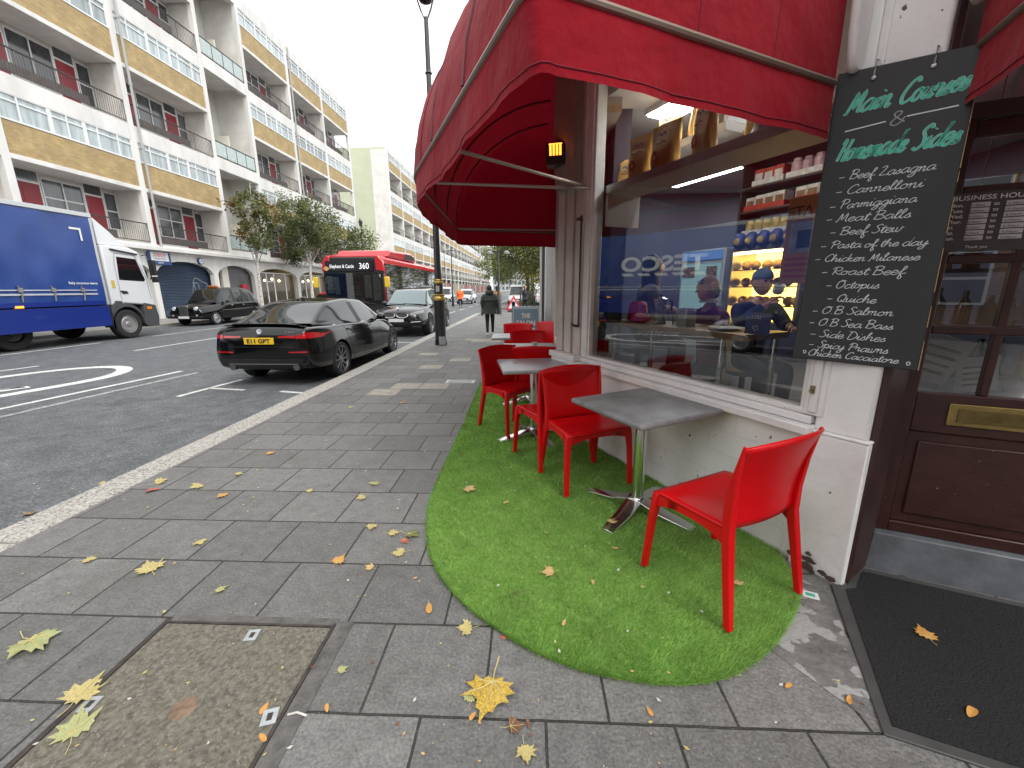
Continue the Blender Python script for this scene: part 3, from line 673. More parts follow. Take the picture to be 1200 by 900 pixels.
# far pilaster: boarded posts, bracket with shade put into its darker colour, stepped base
g = B(); wbox(g, 2.19, 2.30, -.03, .12, .86, 3.4); wbox(g, 2.30, 2.36, -.005, .12, .86, 3.4); wbox(g, 2.36, 2.46, -.03, .12, .86, 3.4); wbox(g, 2.46, 2.52, -.01, .12, .86, 3.4); wbox(g, 2.52, 2.64, -.03, .12, .86, 3.4)
o = g.obj('far_pilaster', postm, shop, bevel=.008)
g = B(); wbox(g, 2.21, 2.66, -.075, .12, -.05, .80); wbox(g, 2.19, 2.68, -.095, .12, .80, .858); g.obj('pilaster_base', shopw, o, bevel=.008)
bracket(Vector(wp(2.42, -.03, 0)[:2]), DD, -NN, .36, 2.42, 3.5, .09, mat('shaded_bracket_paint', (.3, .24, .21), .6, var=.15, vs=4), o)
g = B(); g.tube([wp(2.2, -.045, 1.15), wp(2.2, -.045, 2.15)], .008, 6); g.tube([wp(2.19, -.04, 2.1), wp(2.19, -.07, 2.12), wp(2.25, -.06, 2.12)], .012, 6); g.tube([wp(2.2, -.04, 1.15), wp(2.2, -.08, 1.15), wp(2.26, -.08, 1.16)], .014, 6); g.obj('bolt', iron_b, o)
# street side of the building, beyond the pilaster
g = B(); g.box(.452, .7, 4.35, 6.2, -.05, .72); g.obj('street_low_wall', shopw, shop); g = B(); g.box(.38, .62, 4.4, 6.2, .722, .80); g.obj('street_sill', shopw2, shop, bevel=.008)
g = B(); g.box(.5, .6, 4.4, 6.2, .82, 2.9); g.obj('street_window', dark_pane, shop)
g = B(); g.box(.40, .8, 6.22, 6.75, -.05, 3.4).box(.37, .82, 6.2, 6.77, -.05, .35); g.obj('street_pilaster', mat('grey_pilaster', (.5, .48, .45), .7, var=.12), shop, bevel=.01)
g = B(); g.box(.5, .8, 6.78, 9.6, -.05, 3.0); g.obj('neighbour_front', mat('neighbour_front', (.32, .3, .28), .6, var=.2, vs=1), shop)
g = B(); g.box(.36, .8, 9.62, 10.15, -.05, 3.2).box(.50, .8, 10.15, 13.8, -.05, 3.2).box(.34, .8, 13.82, 14.3, -.05, 3.2); g.obj('street_column', mat('pale_column', (.6, .6, .58), .7, var=.08), shop, bevel=.012)
g = B(); g.cyl((.38, 11.5, 0), (.38, 11.5, 3.2), .05, n=8); g.obj('drainpipe', iron_b, shop)
g = B(); g.box(.25, .85, 7.0, 14.3, 3.22, 3.6); g.obj('shop_fascia', mat('grey_fascia', (.2, .21, .22), .5), shop)

# ---------------------------------------------------------------- door
dr = B(); dbox(dr, .03, .115, 0, .045, .21, 2.2); dbox(dr, .8, .885, 0, .045, .21, 2.2)
for z0, z1 in ((.21, .27), (.78, .985), (1.275, 1.315), (1.6, 1.64), (1.895, 1.935), (2.13, 2.2)): dbox(dr, .115, .8, .002, .043, z0, z1)
for t0 in (.335, .565): dbox(dr, t0, t0 + .035, .004, .041, .985, 2.13)
dbox(dr, .115, .8, .014, .03, .27, .78); dbox(dr, .16, .755, .002, .014, .325, .73)
door = dr.obj('door', brown, shop, bevel=.006)
g = B()
for t0 in (.115, .37, .6):
    t1 = .335 if t0 < .2 else (.565 if t0 < .5 else .8)
    for z0, z1 in ((.985, 1.275), (1.315, 1.6), (1.64, 1.895), (1.935, 2.13)): g.face([dp(t0, .022, z0), dp(t1, .022, z0), dp(t1, .022, z1), dp(t0, .022, z1)])
g.obj('pane', glass('door_glass', (.75, .76, .77), 2.1), door, ang=0)
brass = mat('brass', (.33, .25, .09), .42, .85, var=.25, vs=14)
g = B(); dbox(g, .24, .68, -.008, .001, .828, .94); g2 = g.obj('letterbox', brass, door, bevel=.004); g = B(); dbox(g, .275, .645, -.013, -.009, .85, .918); g.obj('flap', mat('brass_flap', (.2, .15, .06), .4, .85, var=.3, vs=20), g2, bevel=.003)
# business hours sign behind the top left panes
g = B(); dbox(g, .07, .36, -.004, -.001, 1.655, 1.905); hs_ = g.obj('hours_sign', mat('sign_grey', (.07, .07, .075), .22, var=.2), door)
g = B(); HB = []
text(g, 'BUSINESS HOURS', Matrix.Translation((0, 0, 0)) @ frame(dp(.085, -.006, 1.873), (DS.x, DS.y, 0)), .02, .265, ext=.001, bold=.012)
for i, d_ in enumerate(('Mon.', 'Tues.', 'Wed.', 'Thur.', 'Fri.', 'Sat.', 'Sun.')):
    z = 1.846 - .0235 * i; text(g, d_, frame(dp(.08, -.006, z), (DS.x, DS.y, 0)), .0165, ext=.001, bold=.012); text(g, 'to', frame(dp(.222, -.006, z), (DS.x, DS.y, 0)), .0155, ext=.001, bold=.012)
    HB += [(.15, .212, z), (.262, .335, z)]
text(g, 'Thank you', frame(dp(.16, -.006, 1.667), (DS.x, DS.y, 0)), .0125, ext=.001)
g.obj('lettering', mat('sign_letter_white', (.8, .8, .82), .4), hs_, ang=0); 
for i, (a, c, z) in enumerate(HB):
    gl = B(); dbox(gl, a, c, -.0065, -.0045, z - .003, z + .016); gl.obj('hour_box', mat('hour_box', (.62, .62, .64), .4), hs_)
g = B()
for i in range(7):
    z = 1.846 - .0235 * i
    text(g, '8.00am' if i else '7.30am', frame(dp(.15, -.007, z), (DS.x, DS.y, 0)), .009, .045, ext=.001); text(g, '6:30pm', frame(dp(.268, -.007, z), (DS.x, DS.y, 0)), .009, .05, ext=.001)
g.obj('hours_text', mat('sign_ink', (.05, .05, .06), .5), hs_, ang=0)
g = B(); dbox(g, -.05, .025, -.02, .12, .0, 2.62); dbox(g, .89, 1.0, -.02, .12, .0, 2.62); dbox(g, .025, .89, -.015, .12, 2.203, 2.27); dbox(g, .025, .89, -.015, .12, 2.55, 2.62)
g.prism([(1.625, 1.905), (1.66, 1.9), (1.88, 2.06), (1.80, 2.13)], 0, 2.62); g.obj('door_frame', brown2, shop, bevel=.005)
g = B(); g.face([dp(.025, .03, 2.27), dp(.89, .03, 2.27), dp(.89, .03, 2.55), dp(.025, .03, 2.55)]); g.obj('fanlight', glass('door_glass'), shop, ang=0)
g = B(); dbox(g, 1.0, 3.2, -.05, .2, 0, 2.62); g.obj('side_panel', brown2, shop)
g = B(); dbox(g, 3.2, 12, .0, .3, -.05, 7.5); dbox(g, 3.2, 12, -.03, -.001, -.05, .7); g.obj('side_wall', shopw, shop)
g = B()
q = [(-.03, -.075, -.02), (1.02, -.075, -.02), (1.02, .0, -.02), (-.03, .0, -.02), (-.03, -.03, .20), (1.02, -.03, .20), (1.02, .03, .215), (-.03, .03, .215)]
g.hexa([dp(*k) for k in q]); g.obj('doorstep', mat('slate_step', (.1, .108, .12), .42, var=.35, vs=5, bump=.3, bs=25), shop, bevel=.006)

# ---------------------------------------------------------------- room behind the glass
navy = mat('dark_wall', (.045, .045, .07), .6, var=.2, vs=1)
rm = [(1.66, 2.24), (.86, 4.05), (.82, 8.0), (5.6, 8.0), (5.6, 1.0), (2.6, 2.05), (1.86, 2.16)]
g = B(); g.prism([(1.5, 2.3), (.6, 4.2), (.6, 8), (5.8, 8), (5.8, .9), (2.7, 2.0)], .0, .1); g.obj('room_floor', mat('tiled_floor', (.12, .1, .085), .35, var=.2), shop)
g = B(); g.prism([(1.5, 2.3), (.6, 4.2), (.6, 8), (5.8, 8), (5.8, .9), (2.7, 2.0)], 3.12, 3.2); g.obj('room_ceiling', mat('ceiling_white', (.5, .5, .5), .9), shop)
g = B(); g.box(.62, 5.7, 7.9, 8.1, .1, 3.12).box(5.6, 5.75, 1.0, 7.9, .1, 3.12).box(.8, .95, 4.3, 7.9, .1, 3.12); g.obj('room_wall', navy, shop)
g = B(); wbox(g, 2.25, 2.5, .13, .2, .1, 3.1); g.obj('window_reveal', mat('reveal_paint', (.42, .41, .4), .8, var=.1), shop)
lp = mat('ceiling_panel_light', (.93, .97, 1), .5, emit=15)
for k, (s_, d_, a, c) in enumerate(((3.6, 2.9, .6, .16), (1.68, .8, .55, .16), (1.0, 2.4, .5, .16), (2.9, 4.3, .6, .2))):  # second strip is added to brighten the window shelf and its bags
    t = thing('ceiling_light', ('lit white strip light on the cafe ceiling above the shelf', 'lit white strip light added near the cafe window to brighten the shelf', 'lit white strip light above the cafe goods rack', 'lit white strip light at the back of the cafe')[k], 'light', wp(s_, d_, 3.07), math.atan2(DD.y, DD.x), 'cafe ceiling lights')
    B().box(-a, a, -c, c, -.0, .05).obj('housing', shopw2, t); B().box(-a + .02, a - .02, -c + .02, c - .02, -.012, -.002).obj('diffuser', lp, t)
# window shelf with its end bracket
t = thing('window_shelf', 'white shelf across the top of the cafe window carrying biscuit bags', 'shelf')
g = B(); wbox(g, .13, 2.08, .13, .5, 2.325, 2.39); g.obj('board', mat('shelf_white', (.8, .79, .76), .5, var=.03), t, bevel=.004)
g = B(); g.prism([wp(2.06, .14, 0)[:2], wp(2.09, .14, 0)[:2], wp(2.09, .5, 0)[:2], wp(2.06, .5, 0)[:2]], 2.05, 2.322, top=[wp(2.06, .14, 0)[:2], wp(2.09, .14, 0)[:2], wp(2.09, .5, 0)[:2], wp(2.06, .5, 0)[:2]]); g.obj('bracket', MC['shelf_white'], t)
t = thing('high_shelf', 'white upper shelf at the left end of the cafe window', 'shelf')
g = B(); wbox(g, 1.3, 2.2, .62, .95, 2.66, 2.72); g.obj('board', MC['shelf_white'], t); g = B(); wbox(g, 1.3, 1.34, .64, .94, 2.73, 2.95); g.obj('bracket', MC['shelf_white'], t)
bagm = [mat('biscuit_bag', (.8, .52, .18), .38, var=.2, vs=9), mat('bag_orange', (.55, .14, .03), .4), mat('bag_label', (.75, .68, .55), .4), mat('bag_ink', (.16, .05, .05), .5)]
def bag(label, s, d, z, rz, wd=.17, h=.23, tilt=0, kind=0):
    wd *= 1.25; h *= 1.3
    t = thing('biscuit_bag', label, 'bag', wp(s, d, z), math.atan2(DD.y, DD.x) + rz, 'bags on the window shelf'); t.rotation_euler.x = tilt
    def P(u, v):
        a = 2 * math.pi * u; k = (1 - v ** 3) ; th = .042 * (1 - v) ** .45 * (1 + .5 * math.sin(3 * v)) + .003
        wob = .006 * math.sin(5 * a + 9 * v + s * 20)
        return Vector((math.cos(a) * (abs(math.cos(a)) ** -.45 if abs(math.cos(a)) > .05 else 1) * wd / 2 * (.93 + .07 * v) + wob, math.sin(a) * th + wob * .6, v * h))
    b = B(); b.grid(P, 24, 10, 0); b.obj('body', [bagm[0] if kind == 0 else mat('white_bag', (.5, .46, .42), .4, var=.5, vs=16)], t, ang=60)
    if kind == 0:
        c = B(); y = .056
        def F(q, r): return (q, y - .02 * abs(r - .5) , r * h)
        c.prism([(.5 * wd * (.55 + .0) - .02 + .03 * math.cos(a), .24 * h + .045 * math.sin(a)) for a in [k * .63 for k in range(10)]], y - .004, y + .002, 1, axis='y')
        c.prism([(.5 * wd * .55 - .02 + .011 * math.cos(a), .24 * h + .016 * math.sin(a)) for a in [k * .9 for k in range(7)]], y + .002, y + .004, 0, axis='y')
        c.prism([(-.055, .66 * h), (.055, .66 * h), (.05, .8 * h), (-.05, .8 * h)], y - .018, y - .012, 2, axis='y')
        ribbon(c, smooth([(-.04, .7 * h), (-.02, .76 * h), (0, .7 * h), (.02, .76 * h), (.04, .71 * h)], 4), .009, Matrix(((1, 0, 0, 0), (0, 0, 1, y - .011), (0, 1, 0, 0), (0, 0, 0, 1))), mi=3)
        ribbon(c, smooth([(-.05, .52 * h), (-.02, .56 * h), (.01, .52 * h), (.05, .55 * h)], 4), .008, Matrix(((1, 0, 0, 0), (0, 0, 1, y + .001), (0, 1, 0, 0), (0, 0, 0, 1))), mi=3)
        c.obj('print', bagm, t)
PI = math.pi
bag('orange biscuit bag leaning at the left of the window shelf', 1.72, .19, 2.392, .25); bag('wide orange biscuit bag second from left on the window shelf', 1.45, .19, 2.392, .05, .21)
bag('tall orange biscuit bag tilted on the middle of the window shelf', 1.1, .2, 2.392, -.3, .17, .26); bag('orange biscuit bag half hidden behind the tilted tall bag', .88, .38, 2.392, -.9, .17, .24)
bag('white speckled packet lying on the right of the window shelf', .66, .26, 2.392, .4, .19, .16, .3, 1); bag('pale packet at the right end of the window shelf', .5, .25, 2.392, -.5, .16, .15, .5, 1)
bag('orange biscuit bag upright on the upper back shelf', 2.02, .76, 2.722, .1, .2, .27); bag('darker biscuit bag behind at the right of the upper back shelf', 1.72, .76, 2.722, -.8, .2, .26); bag('orange biscuit bag at the left end of the upper back shelf', 2.25, .5, 2.4, .6, .16, .22)
# goods rack
t = thing('goods_rack', 'dark shelving rack of boxed groceries behind the cafe counter', 'rack')
g = B()
for z in (2.03, 2.28, 2.52, 2.78): wbox(g, .9, 2.2, 2.0, 2.35, z, z + .02)
for s_ in (.9, 2.18): wbox(g, s_, s_ + .02, 2.0, 2.35, 1.3, 2.95)
g.obj('frame', iron_b, t)
rg = random.Random(4)
gm = [mat('pack_' + n, c, .5, var=.35, vs=25) for n, c in (('red', (.42, .05, .03)), ('white', (.55, .53, .5)), ('pink', (.5, .32, .36)), ('yellow', (.5, .36, .06)), ('navy', (.05, .06, .2)), ('brown', (.2, .11, .05)))]
def goods(name, label, s, d, z, n, sz, mi, gap=.004, tray=True):
    t = thing(name, label, 'groceries', group='boxes on the goods rack'); 
    if tray: g = B(); wbox(g, s - .01, s + n * (sz[0] + gap) + .01, d - .008, d + sz[1], z, z + .05); g.obj('tray', gm[1 if mi != 1 else 0], t)
    for k in range(n):
        a = s + k * (sz[0] + gap); h = sz[2] * rg.uniform(.92, 1.05)
        if mi in (2, 3): g = B(); c = wp(a + sz[0] / 2, d + sz[1] / 2, z + .006); g.lathe([(sz[0] * .42, 0), (sz[0] * .48, .02), (sz[0] * .48, h * .75), (sz[0] * .36, h * .85), (sz[0] * .36, h)], c, 12, 0)
        else: g = B(); wbox(g, a, a + sz[0], d + .005, d + sz[1], z + .006, z + h); wbox(g, a + .01, a + sz[0] - .01, d, d + .004, z + h * .35, z + h * .75, 1)
        g.obj('packet', [gm[mi], gm[1 if mi != 1 else 5]], t, bevel=.003)
goods('grocery_box', 'three red packets on the top shelf of the goods rack', 1.76, 2.02, 2.545, 3, (.1, .15, .16), 0); goods('grocery_box', 'three pink jars on the top shelf of the goods rack', 1.4, 2.02, 2.545, 3, (.1, .1, .17), 2)
goods('grocery_box', 'white and red tray on the middle shelf of the goods rack, left', 1.72, 2.02, 2.303, 4, (.1, .15, .14), 1); goods('grocery_box', 'white packets in a tray on the middle shelf of the goods rack, right', 1.2, 2.02, 2.303, 4, (.1, .15, .15), 1)
goods('grocery_box', 'yellow jars on the bottom shelf of the goods rack', 1.66, 2.02, 2.052, 5, (.09, .09, .14), 3); goods('grocery_box', 'brown packets on the bottom shelf of the goods rack', 1.1, 2.02, 2.052, 5, (.09, .12, .15), 5)
# crisp bags, lit pastry cabinet, fridge, poster
t = thing('crisp_bags', 'row of dark blue crisp bags above the lit pastry cabinet', 'crisps')
for k in range(6):
    g = B(); x = 1.42 + .135 * k; c = wp(x, 1.95, 1.99)
    g.ball(c, (.07, .07, .09), 10); g.obj('bag', gm[4], t); g = B(); g.ball(wp(x - .01, 1.89, 1.98), (.04, .02, .04), 8); g.obj('emblem', gm[3], t)
t = thing('pastry_cabinet', 'glass pastry cabinet glowing yellow behind the counter', 'cabinet')
lit = mat('cabinet_glow', (1, .62, .12), .5, emit=3.2)
g = B(); wbox(g, 1.4, 2.2, 2.35, 2.4, 1.1, 1.93); wbox(g, 1.4, 2.2, 1.96, 2.4, 1.88, 1.93); wbox(g, 1.4, 1.43, 1.96, 2.35, 1.1, 1.88); wbox(g, 2.17, 2.2, 1.96, 2.35, 1.1, 1.88); g.obj('case', mat('cabinet_case', (.4, .38, .34), .3, .6), t)
g = B(); wbox(g, 1.44, 2.16, 2.33, 2.348, 1.12, 1.87); g.obj('lit_back', lit, t); g = B(); wbox(g, 1.44, 2.16, 1.99, 2.02, 1.855, 1.875); g.obj('lamp', mat('cabinet_tube', (1, .8, .4), .5, emit=8), t)
g = B()
for z in (1.3, 1.5, 1.68): wbox(g, 1.44, 2.16, 1.98, 2.32, z, z + .012)
g.obj('shelf', mat('chrome', (.6, .6, .6), .15, 1), t); g = B(); rg = random.Random(8)
for z in (1.312, 1.512, 1.692):
    for k in range(6): g.ball(wp(1.5 + .12 * k, 2.12 + rg.uniform(-.03, .05), z + .045), (.055, .06, .05), 8)
tag(g.obj('pastries', mat('pastry', (.6, .34, .08), .6, var=.3), t), kind='stuff')
t = thing('menu_fridge', 'white glass door fridge with a lit header behind the bald man', 'fridge')
g = B(); wbox(g, 2.3, 2.95, 2.0, 2.5, .1, 1.95); g.obj('cabinet', mat('fridge_white', (.45, .48, .52), .3), t, bevel=.01); g = B(); wbox(g, 2.34, 2.91, 1.985, 1.999, 1.05, 1.78); g.obj('door_glass', mat('fridge_glass', (.2, .33, .33), .1, emit=.35), t)
g = B(); wbox(g, 2.34, 2.91, 1.985, 1.999, 1.83, 1.93); g.obj('header', mat('fridge_header', (.1, .2, .45), .4, emit=.3), t)
g = B(); wbox(g, 2.7, 2.88, 1.97, 1.984, 1.62, 1.75); wbox(g, 2.38, 2.52, 1.97, 1.984, 1.62, 1.75); g.obj('photo_card', mat('photo_card', (.3, .2, .14), .5, var=.8, vs=30), t)
t = thing('poster', 'orange poster headed ETA taped inside the cafe window beside the chalkboard', 'poster')
g = B(); wbox(g, .17, .37, .062, .064, 1.52, 1.96); g.obj('sheet', mat('orange_poster', (.72, .3, .1), .5, var=.15, vs=5), t)
Mt = frame(wp(.365, .06, 1.86), (-DD.x, -DD.y, 0)); g = B(); text(g, 'ETA', Mt, .055, .13, ext=.001, bold=.015); g.obj('lettering', mat('sign_ink', (.05, .05, .06)), t, ang=0)
g = B(); wbox(g, .2, .34, .058, .06, 1.68, 1.83, 0); wbox(g, .23, .30, .056, .058, 1.70, 1.79, 1); g.obj('picture', [gm[1], mat('sign_ink', (.05, .05, .06))], t)
g = B()
for k in range(4): wbox(g, .19, .35, .059, .061, 1.55 + .03 * k, 1.565 + .03 * k)
g.obj('small_print', mat('poster_red', (.6, .1, .06), .5), t)
t = thing('tray_card', 'small navy card with a heart standing at the end of the high table', 'card')
g = B(); wbox(g, .62, .8, .42, .424, 1.185, 1.33); g.obj('sheet', gm[4], t); g = B(); text(g, 'YOU', frame(wp(.76, .418, 1.29), (-DD.x, -DD.y, 0)), .025, .07, ext=.001)
ribbon(g, smooth([(0, 0), (-.02, .02), (-.012, .034), (0, .025), (.012, .034), (.02, .02), (0, 0)], 4), .005, frame(wp(.72, .417, 1.21), (-DD.x, -DD.y, 0))); g.obj('print', gm[1], t)
# high table and things on it
wood = mat('oak_top', (.3, .15, .055), .35, var=.35, vs=6, stretch=(1, 1, 8))
steel = mat('brushed_steel', (.62, .62, .6), .25, 1, var=.08, vs=40)
t = thing('high_table', 'long wooden high table on thin steel legs inside the window', 'table')
g = B(); wbox(g, .75, 2.35, .35, .85, 1.135, 1.18); g.obj('tabletop', wood, t, bevel=.004)
for s_, d_ in ((2.2, .4), (.95, .4), (2.1, .8), (.82, .8)): B().cyl(wp(s_, d_, .1), wp(s_, d_, 1.134), .024, n=12).obj('leg', steel, t)
t = thing('coffee_pot', 'steel moka coffee pot on the high table inside the window', 'coffee pot', wp(1.72, .52, 1.181)); g = B()
g.lathe([(.06, 0), (.045, .1), (.048, .11)], n=8); g.lathe([(.046, .112), (.062, .22), (.062, .225), (.0, .25)], n=8); g.obj('body', steel, t)
B().tube([(.05, 0, .215), (.1, 0, .2), (.095, 0, .12)], .009, 6).obj('handle', iron_b, t); B().ball((0, 0, .255), .012, 8).obj('knob', iron_b, t)
t = thing('napkin_box', 'pale metal napkin box in front of the bald man', 'napkin box', wp(1.4, .5, 1.181), .3); g = B(); g.box(-.05, .05, -.06, .06, 0, .14); g.obj('box', mat('napkin_steel', (.5, .5, .48), .4, .5), t, bevel=.006)
B().box(-.035, .035, -.05, .05, .14, .155).obj('napkins', gm[1], t)
for k, (s_, d_) in enumerate(((1.9, .5), (1.56, .55))):
    t = thing('drinking_glass', ('short drinking glass left of the coffee pot', 'clear tumbler between the coffee pot and the napkin box')[k], 'glass', wp(s_, d_, 1.181)); g = B(); g.lathe([(.026, 0), (.032, .09), (.029, .09), (.024, .006)], n=14); g.obj('tumbler', glass('tumbler', (.9, .93, .93), 1.5), t)
t = thing('plate', 'white plate in front of the man in the blue beanie', 'plate', wp(1.05, .55, 1.181)); g = B(); g.lathe([(.07, 0), (.13, .018), (.128, .022), (.07, .006), (0, .006)], n=24); g.obj('dish', gm[1], t)

t = thing('bottle_shelf', 'shelves of bottles and jars dimly visible behind the door glass', 'shelf'); g = B()
for z in (.95, 1.25, 1.58, 1.9): dbox(g, -.05, 1.2, .75, 1.0, z, z + .02)
g.obj('boards', mat('dark_board', (.06, .035, .025), .5), t); rg = random.Random(21); btm = [mat('bottle_green', (.03, .08, .04), .12), mat('bottle_amber', (.2, .08, .02), .12), gm[1], gm[3], mat('tin_grey', (.35, .36, .37), .35, .6)]
for z in (.97, 1.27, 1.6, 1.92):
    for k in range(11):
        c = dp(.0 + .11 * k + rg.uniform(-.02, .02), .85, z); h = rg.uniform(.14, .25); r = rg.uniform(.028, .042); g = B(); g.lathe([(r, 0), (r, h * .6), (r * .35, h * .8), (r * .35, h)], c, 10); g.obj('bottle', btm[rg.randrange(5)], t)
for k, (a, z, rz_, w_, h_) in enumerate(((.22, 1.1, .3, .2, .26), (.45, 1.05, -.2, .16, .2), (.62, 1.42, .1, .22, .18))):
    t = thing('menu_card', ('pale leaning card behind the lower left door pane', 'white card behind the lower middle door pane', 'pale notice behind the middle right door pane')[k], 'card', dp(a, .3, z - .1), math.atan2(DS.y, DS.x)); g = B(); g.box(-w_ / 2, w_ / 2, 0, .004, 0, h_); g.obj('sheet', mat('card_grey_white', (.5, .5, .52), .6, var=.2), t).rotation_euler = (.25, rz_, 0)
    g = B()
    for q in range(4): g.box(-w_ * .35, w_ * .35, -.003, -.001, h_ * (.2 + .17 * q), h_ * (.26 + .17 * q))
    g.obj('print', MC['sign_ink'], t).rotation_euler = (.25, rz_, 0)
for k in range(3):
    t = thing('pendant_bulb', 'small warm bulb hanging inside behind the door glass', 'bulb', dp(.2 + .22 * k, 1.2, 2.1), 0, 'bulbs behind the door'); B().ball((0, 0, 0), .028, 10).obj('bulb', lampm, t); B().cyl((0, 0, .03), (0, 0, .95), .004, n=5).obj('flex', iron_b, t)

# flaked paint at the foot of the pilaster
rg = random.Random(31); chipm = mat('flaked_plaster', (.09, .06, .045), .9, var=.4, vs=30)
for k in range(9):
    e = rg.choice((0, 0, 1)); a = rg.uniform(-.1, .1); zc = abs(rg.gauss(0, .035)) + .012; r = rg.uniform(.012, .034)
    o2 = mid + px * a + pn * .0265; pts = [(o2.x + px.x * r * 1.5 * math.cos(q) * rg.uniform(.6, 1.2), o2.y + px.y * r * 1.5 * math.cos(q) * 1, max(.002, zc + r * math.sin(q) * rg.uniform(.5, 1.2))) for q in [j * .785 for j in range(8)]]
    g = B(); g.face(pts); g.obj('flaked_patch', chipm, bpy.data.objects['plinth'] if False else shop, ang=0)
# ================================================================ awnings
def fabric(name, c):
    m = mat(name, c, .85, var=.12, vs=2.2, bump=.55, bs=5, spec=.1, sheen=.12, trans=.2)
    for n in m.node_tree.nodes:
        if n.type == 'BUMP': n.inputs['Distance'].default_value = .05
    return m
cloth = fabric('red_canvas', (.3, .006, .017))
alu = mat('awning_rail', (.28, .22, .18), .4, .7)
strut_m = mat('pale_strut', (.42, .38, .36), .35, .5)
def rnd_corner(a, c, e, r, n=6):
    a, c, e = Vector(a), Vector(c), Vector(e); p = c + (a - c).normalized() * r; q = c + (e - c).normalized() * r
    return [tuple(p * (1 - t) ** 2 + c * 2 * t * (1 - t) + q * t * t) for t in [k / n for k in range(n + 1)]]
def dense(pts, step=.08):
    out = [pts[0]]
    for a, c in zip(pts, pts[1:]):
        d = math.dist(a, c); n = max(1, int(d / step)); out += [tuple(np.array(a) + (np.array(c) - np.array(a)) * k / n) for k in range(1, n + 1)]
    return out
def awning(label, path, anchor, z0, z1, zt, loc_name, ribs, struts, seams=()):
    t = thing('awning', label, 'awning')
    P = dense(path); A = [anchor(p) for p in P]
    def S(i, th):
        p, q = P[i], A[i]; k = 1 - math.cos(th)
        return Vector((p[0] + (q[0] - p[0]) * k, p[1] + (q[1] - p[1]) * k, z1 + (zt - z1) * math.sin(th)))
    n = len(P) - 1; b = B()
    def F(u, v):
        i = round(u * n); q = S(i, v * PI / 2); bul = (.014 * math.sin(9 * u * 6.3) + .008 * math.sin(23 * u * 6.3 + 7 * v)) * math.sin(PI * v)
        return q + Vector((bul, bul, 0))
    b.grid(F, n, 12); b.obj('canopy', cloth, t, ang=50)
    b = B()
    def V(u, v):
        i = round(u * n); p = Vector(P[i]); m = Vector(P[min(i + 1, n)]) - Vector(P[max(i - 1, 0)]); nn = Vector((m.y, -m.x)).normalized()
        w_ = (.011 * math.sin(i * .45) + .007 * math.sin(i * 1.13 + 1) + .004 * math.sin(i * 2.1)) * (1 - v)
        return Vector((p.x + nn.x * w_, p.y + nn.y * w_, z0 + .004 * math.sin(i * .35) + (z1 - z0) * v))
    b.grid(V, n, 5); val = b.obj('valance', cloth, t, ang=60)
    b = B(); b.tube([V(k / n, .13) + Vector((0, 0, 0)) for k in range(n + 1)], .0035, 5); b.obj('hem', mat('canvas_hem', (.16, .006, .016), .95), val)
    b = B(); b.tube([(p[0], p[1], z1) for p in P], .014, 8); b.obj('front_rail', alu, t)
    for i in ribs: B().tube([S(i, R(a)) - Vector((0, 0, .012)) for a in range(2, 90, 8)], .011, 6).obj('rib', mat('rib_sleeve', (.17, .03, .04), .6), t)
    b = B()
    for i in seams: b.tube([S(i, R(a)) + Vector((0, 0, .002)) for a in range(0, 90, 5)], .004, 4)
    if seams: b.obj('seam', mat('canvas_hem', (.2, .008, .02), .9), t)
    for p, q in struts: B().cyl(p, q, .013, n=8).obj('strut', strut_m, t)
    return t, P
FA, FB, FC, FE, FF = (.45, 6.95), (-1.07, 6.4), (-.95, 3.55), (.0, 1.42), (1.335, 2.1)
path = [FA] + rnd_corner(FA, FB, FC, .1, 3) + rnd_corner(FB, FC, FE, .25, 4) + rnd_corner(FC, FE, FF, .09, 6) + [FF]
def anch(p):
    p = Vector(p)
    if p.y > 6.3: return (.45, 6.45 + .5 * max(0, (p.x + 1.0) / 1.45))
    if p.y > 3.5: return (.45, 4.0 + (p.y - 3.5) / 2.8 * 2.4)
    fe = Vector(FE); d = (Vector(FC) - fe); k = (p - fe).dot(d) / d.length_squared
    if k > 0.02: k = min(1, k); return (1.34 + (.5 - 1.34) * k, 2.12 + (4.0 - 2.12) * k)
    return (1.34, 2.12)
aw, AP = awning('large dark red canvas awning curving out over the cafe window and red chairs', path, anch, 2.15, 2.37, 3.72, '', [], [((-.9, 3.6, 2.36), (.6, 3.95, 2.36)), ((-.55, 2.75, 2.36), wp(2.2, -.03, 2.4)), ((-1.05, 6.3, 2.37), (.42, 6.6, 2.37))])
def near(x, y): return min(range(len(AP)), key=lambda i: (AP[i][0] - x) ** 2 + (AP[i][1] - y) ** 2)
# ribs and seams where the photo shows them
b2 = B()
def SS(i, th, dz=0):
    p, q = AP[i], anch(AP[i]); k = 1 - math.cos(th); return Vector((p[0] + (q[0] - p[0]) * k, p[1] + (q[1] - p[1]) * k, 2.37 + 1.35 * math.sin(th) + dz))
for x, y in ((-1.03, 6.1), (-1.0, 5.3), (-.97, 4.5), (-.93, 3.5), (-.62, 2.8), (-.3, 2.1)): B().tube([SS(near(x, y), R(a), -.014) for a in range(2, 90, 8)], .012, 6).obj('rib', mat('rib_sleeve', (.17, .03, .04), .6), aw)
for x, y in ((-.93, 3.5), (-.8, 3.2), (-.62, 2.8), (-.3, 2.1), (.02, 1.5), (.6, 1.73), (1.0, 1.93)): B().tube([SS(near(x, y), R(a), .003) for a in range(0, 90, 5)], .003, 4).obj('seam', mat('canvas_hem', (.2, .008, .02), .9), aw)
HA, HB, HC, HD = (1.68, 1.86), (1.36, 1.08), (2.9, .42), (3.25, 1.25)
path = [HA] + rnd_corner(HA, HB, HC, .12, 4) + rnd_corner(HB, HC, HD, .12, 4) + [HD]
